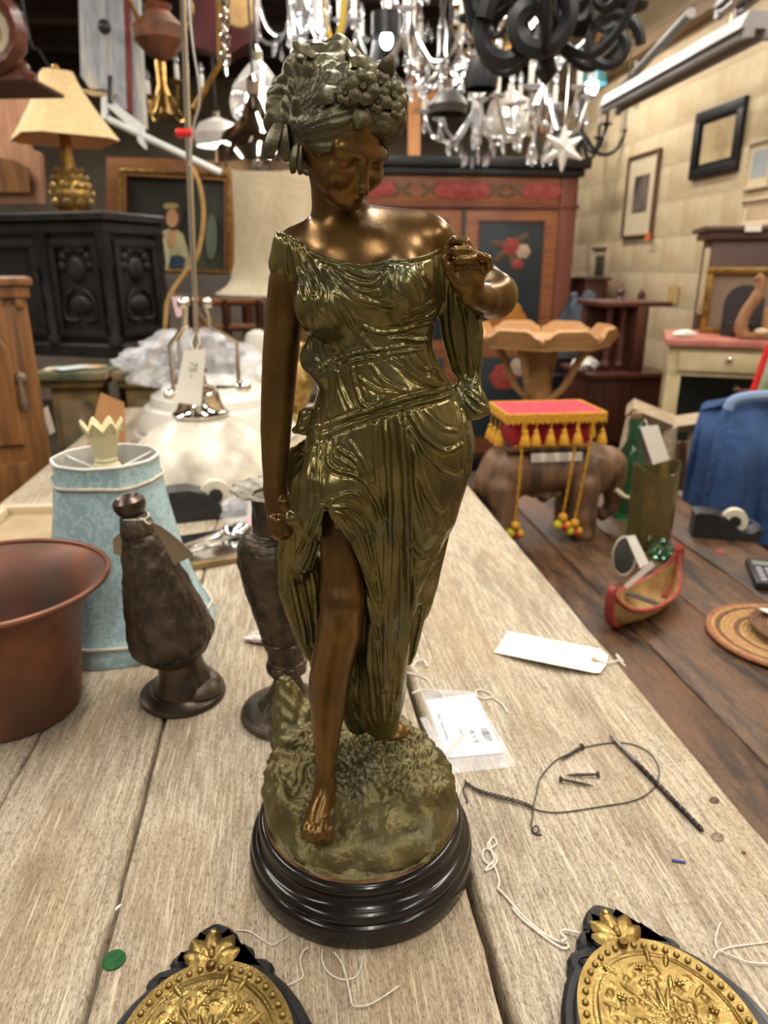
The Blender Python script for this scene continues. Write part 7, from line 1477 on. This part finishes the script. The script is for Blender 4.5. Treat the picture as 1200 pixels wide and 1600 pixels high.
MB().at(Matrix.Translation(I3(856,70))).lathe([(0.004,-0.09),(0.03,-0.06),(0.018,-0.03),(0.05,0.0),(0.03,0.04),(0.018,0.3),(0.03,0.34),(0.01,0.4),(0.006,CEIL-I3(856,70).z)], 16).build('iron_stem', M_IRON, it)
scroll(I3(795,55,-0.1), (1,0,0), 0.10, 1.2, 0, 0.014, it); scroll(I3(835,30,-0.12), (-1,0,0), 0.12, 1.2, 0, 0.015, it); scroll(I3(955,70,0.0), (1,0,0), 0.075, 1.5, 0, 0.009, it)
# ---- glass star pendant, globe lamp, mercury bell, bulbs
gs = wthing('glass_star_pendant', 'white glass star shaped pendant in front of the wardrobe corner', 'pendant', aty(880,232,3.0)); Ys = 3.0
for a_ in range(6):
    t = a_*pi/3+0.52; c = aty(880,232,Ys); d = Vector((math.cos(t), 0.25*math.sin(2*t), math.sin(t))); MB().tube([c, c+d*0.026, c+d*0.08], [0.018,0.02,0.004], 6).build('glass_point', M_OPAL, gs)
MB().tube([aty(880,228,Ys), Vector((aty(880,228,Ys).x, Ys, CEIL))], 0.002, 5).build('wire', M_CHROME, gs)
def pendant(px, py, Y, prof, m_, label, name='pendant_lamp', bulb=None, bm=None, wire=True):
    c = aty(px, py, Y); t = thing(name, label, 'lamp', c); MB().lathe(prof, 32, cap0=False).build('shade', m_, t)
    if bulb is not None: MB().ball((0,0,bulb), (0.03,0.03,0.04)).build('bulb', bm or M_BULB, t)
    top = prof[-1][1]; MB().lathe([(0.02,top-0.005),(0.022,top+0.03),(0.008,top+0.05)], 16).build('cap', M_CHROME, t)
    if wire: MB().tube([(0,0,top+0.04), (0,0,CEIL-c.z)], 0.004, 6).build('cord', M_BLACKPL, t)
    return t
pendant(404, 160, 2.95, [(0.06,-0.09),(0.10,-0.04),(0.105,0.0),(0.09,0.05),(0.05,0.10),(0.02,0.13)], M_CRY, 'clear glass globe pendant with lit bulb left of the figurine head', bulb=0.0)
pendant(400, 226, 2.45, [(0.13,-0.06),(0.125,-0.02),(0.10,0.03),(0.05,0.06),(0.03,0.10),(0.012,0.14)], mat('mercury_glass', (0.5,0.42,0.36,1), rough=0.08, metal=1.0), 'mirrored mercury glass bell pendant left of the figurine head')
pendant(340, 210, 4.4, [(0.12,-0.06),(0.13,0.0),(0.10,0.05),(0.03,0.08)], M_OPAL, 'bright white glass pendant above the portrait painting', bulb=-0.03, bm=M_BULBC)
pendant(797, 175, 5.0, [(0.17,-0.12),(0.175,-0.06),(0.14,0.0),(0.12,0.06),(0.05,0.10),(0.02,0.12)], mat('crystal_fringe', rgb(214,206,196), rgb(190,180,170), rough=0.15, scale=60, trans=0.5, bump=0.6), 'fringed crystal dome pendant with warm bulbs right of the wooden post', bulb=-0.02)
pendant(925, 132, 3.9, [(0.07,0.0),(0.06,0.04),(0.03,0.07),(0.02,0.08)], mat('teal_enamel', rgb(58,104,112), rough=0.3), 'bare bright bulb in a small teal shade near the right wall', bulb=-0.01, bm=M_BULBC)
pendant(604, 40, 4.0, [(0.07,-0.05),(0.07,0.05),(0.02,0.07)], M_IRON, 'small dark drum pendant with a bright bulb above the figurine head', bulb=-0.06, bm=M_BULBC)
pendant(600, 85, 4.4, [(0.08,-0.05),(0.06,0.06),(0.02,0.07)], M_IRON, 'dark cone pendant with a bright bulb right of the figurine hair', bulb=-0.06, bm=M_BULBC)
pendant(700, 165, 3.2, [(0.07,-0.03),(0.08,0.0),(0.05,0.04),(0.02,0.06)], mat('grey_metal_shade', rgb(84,80,78), rough=0.4, metal=0.5), 'grey metal pendant behind the wooden post')
pendant(752, 120, 3.0, [(0.06,-0.04),(0.065,0.0),(0.05,0.05),(0.02,0.07)], M_IRON, 'black drum pendant left of the iron scrolls')
# ---- copper urn, red lantern, chains
ur = thing('copper_urn_pendant', 'hanging brown copper urn with bracket at the top left', 'pendant', aty(250,60,2.5)); ur.scale = (0.86,0.86,0.86); MB().lathe([(0.01,-0.07),(0.05,-0.05),(0.09,-0.01),(0.095,0.03),(0.06,0.06),(0.04,0.08),(0.05,0.10)], 32).build('bowl', MATS['worn_copper'], ur)
for k in range(3): t = 2*pi*k/3; MB().tube(spline([(0.09*math.cos(t),0.09*math.sin(t),0.03),(0.12*math.cos(t),0.12*math.sin(t),0.10),(0.05*math.cos(t),0.05*math.sin(t),0.22),(0,0,0.3)], 5), 0.008, 6).build('strap', M_BRASSO, ur)
MB().tube([(0,0,0.3),(0,0,(CEIL-aty(250,60,2.5).z)/0.86)], 0.006, 6).build('chain', M_BRASSO, ur)
rd = wthing('red_painted_box', 'dark red box with a cream round disc hanging near the ceiling', 'box', aty(345,40,3.6)); front_panel([(300,-40),(400,-40),(398,60),(352,88),(300,70)], 3.6, 0.12, mat('oxblood_paint', rgb(82,28,28), rgb(60,20,22), rough=0.5, scale=6), 'body', rd)
MB().at(Matrix.Translation(aty(375,17,3.47)) @ Matrix.Rotation(pi/2, 4, 'X')).lathe([(0.062,-0.01),(0.066,0.0),(0.06,0.012),(0.01,0.016)], 28).build('cream_disc', mat('cream_wood_disc', rgb(186,152,102), rgb(160,126,80), rough=0.5, scale=14), rd)
MB().tube([aty(350,-40,3.65), Vector((aty(350,-40,3.65).x, 3.65, CEIL))], 0.01, 6).build('hanger', M_IRON, rd)
ch = wthing('steel_chain', 'steel link chain hanging beside the red box', 'chain', aty(352,110,2.2)); lk = None
y = -60
i = 0
while y < 112:
    c = aty(352, y, 2.2); M = Matrix.Translation(c) @ Matrix.Rotation((pi/2 if i % 2 else 0.3), 4, 'Z') @ Matrix.Rotation(pi/2, 4, 'X')
    MB().at(M).tube([(0.010*math.cos(t), 0.020*math.sin(t), 0) for t in np.linspace(0, 6.283, 17)[:-1]], 0.0034, 6, closed=True).build('chain_link', M_CHROME, ch); y += 15; i += 1
MB().tube([aty(352,-66,2.2), Vector((aty(352,-66,2.2).x, 2.2, CEIL))], 0.004, 6).build('chain_rope', M_CHROME, ch)
M_POSTW = wood('bare_pine_post', rgb(190,132,82), rgb(160,106,62), along='Z', scale=4)
ps = wthing('pine_post', 'bare pine post with a slanting brace behind the figurine', 'post', (aty(648,240,5.75).x, 5.75, 0)); xq = aty(648,150,5.75).x
MB().box(xq-0.045, xq+0.045, 5.75, 5.84, 0, CEIL, 0.004).build('upright', M_POSTW, ps); MB().tube([aty(652,172,5.75), aty(702,128,5.75)], 0.035, 4).build('brace', M_POSTW, ps)
MB().tube([aty(590,80,5.0), aty(620,-30,5.0)], 0.03, 4).build('slanting_board', M_POSTW, ps)
tag(MB().tube([aty(925,60,3.0), aty(985,-30,2.6)], 0.03, 4).build('brown_board', M_POSTW, None), 'short brown board slung under the ceiling above the iron scrolls', 'board')
for i, (a, b, Y0, Y1) in enumerate((((960,150),(1080,20),4.6,3.4), ((880,100),(1010,-20),5.0,3.8))):
    p_, q_ = aty(*a, Y0), aty(*b, Y1); tag(MB().tube([p_, q_], 0.02, 8).build('conduit_pipe', mat('grey_pipe', rgb(110,106,102), rough=0.45, metal=0.4), None), ('grey conduit pipe left of the long strip light', 'upper grey conduit pipe behind the iron scrolls')[i], 'pipe')
hl = [p for p in ((995,95,170),(975,130,205))]
for i, (px, y0, y1) in enumerate(hl): tag(MB().tube(spline([aty(px,y0,4.6), aty(px+2,(y0+y1)/2,4.6), aty(px-2,y1,4.6)], 6), 0.012, 6).build('crystal_string', M_CRY, None), ('long crystal bead string hanging under the strip light', 'second crystal bead string hanging left of the strip light')[i], 'bead string')
# wire running from ceiling to the lamp shade, white glass tubes over the head
tag(MB().tube(spline([Vector((aty(20,-60,3.3).x, 3.3, CEIL)), aty(40,30,3.3), aty(62,80,3.3), aty(86,118,3.3)], 5), 0.004, 6).build('black_wire', M_BLACKPL, None), 'thin black wire running down behind the beige lamp', 'wire')
for i, (P) in enumerate(([(452,-30),(455,30),(460,90),(470,118)], [(500,-30),(512,20),(500,62),(490,70)])):
    tag(MB().tube(spline([aty(x, y, 2.4) for x, y in P], 6), 0.010, 8).build('glass_tube_arm', M_CRY, None), ('straight clear glass rod hanging left of the figurine hair', 'curved clear glass arm hanging above the figurine hair')[i], 'glass rod')
tag(MB().tube(spline([aty(506,-150,2.5), aty(506,-40,2.5), aty(508,30,2.5), aty(520,66,2.5), aty(534,40,2.5), aty(540,-40,2.5), aty(542,-150,2.5)], 6), 0.010, 8).build('yellow_cable', mat('yellow_plastic', rgb(206,176,60), rough=0.3), None), 'looped yellow cable hanging just above the figurine hair', 'cable')
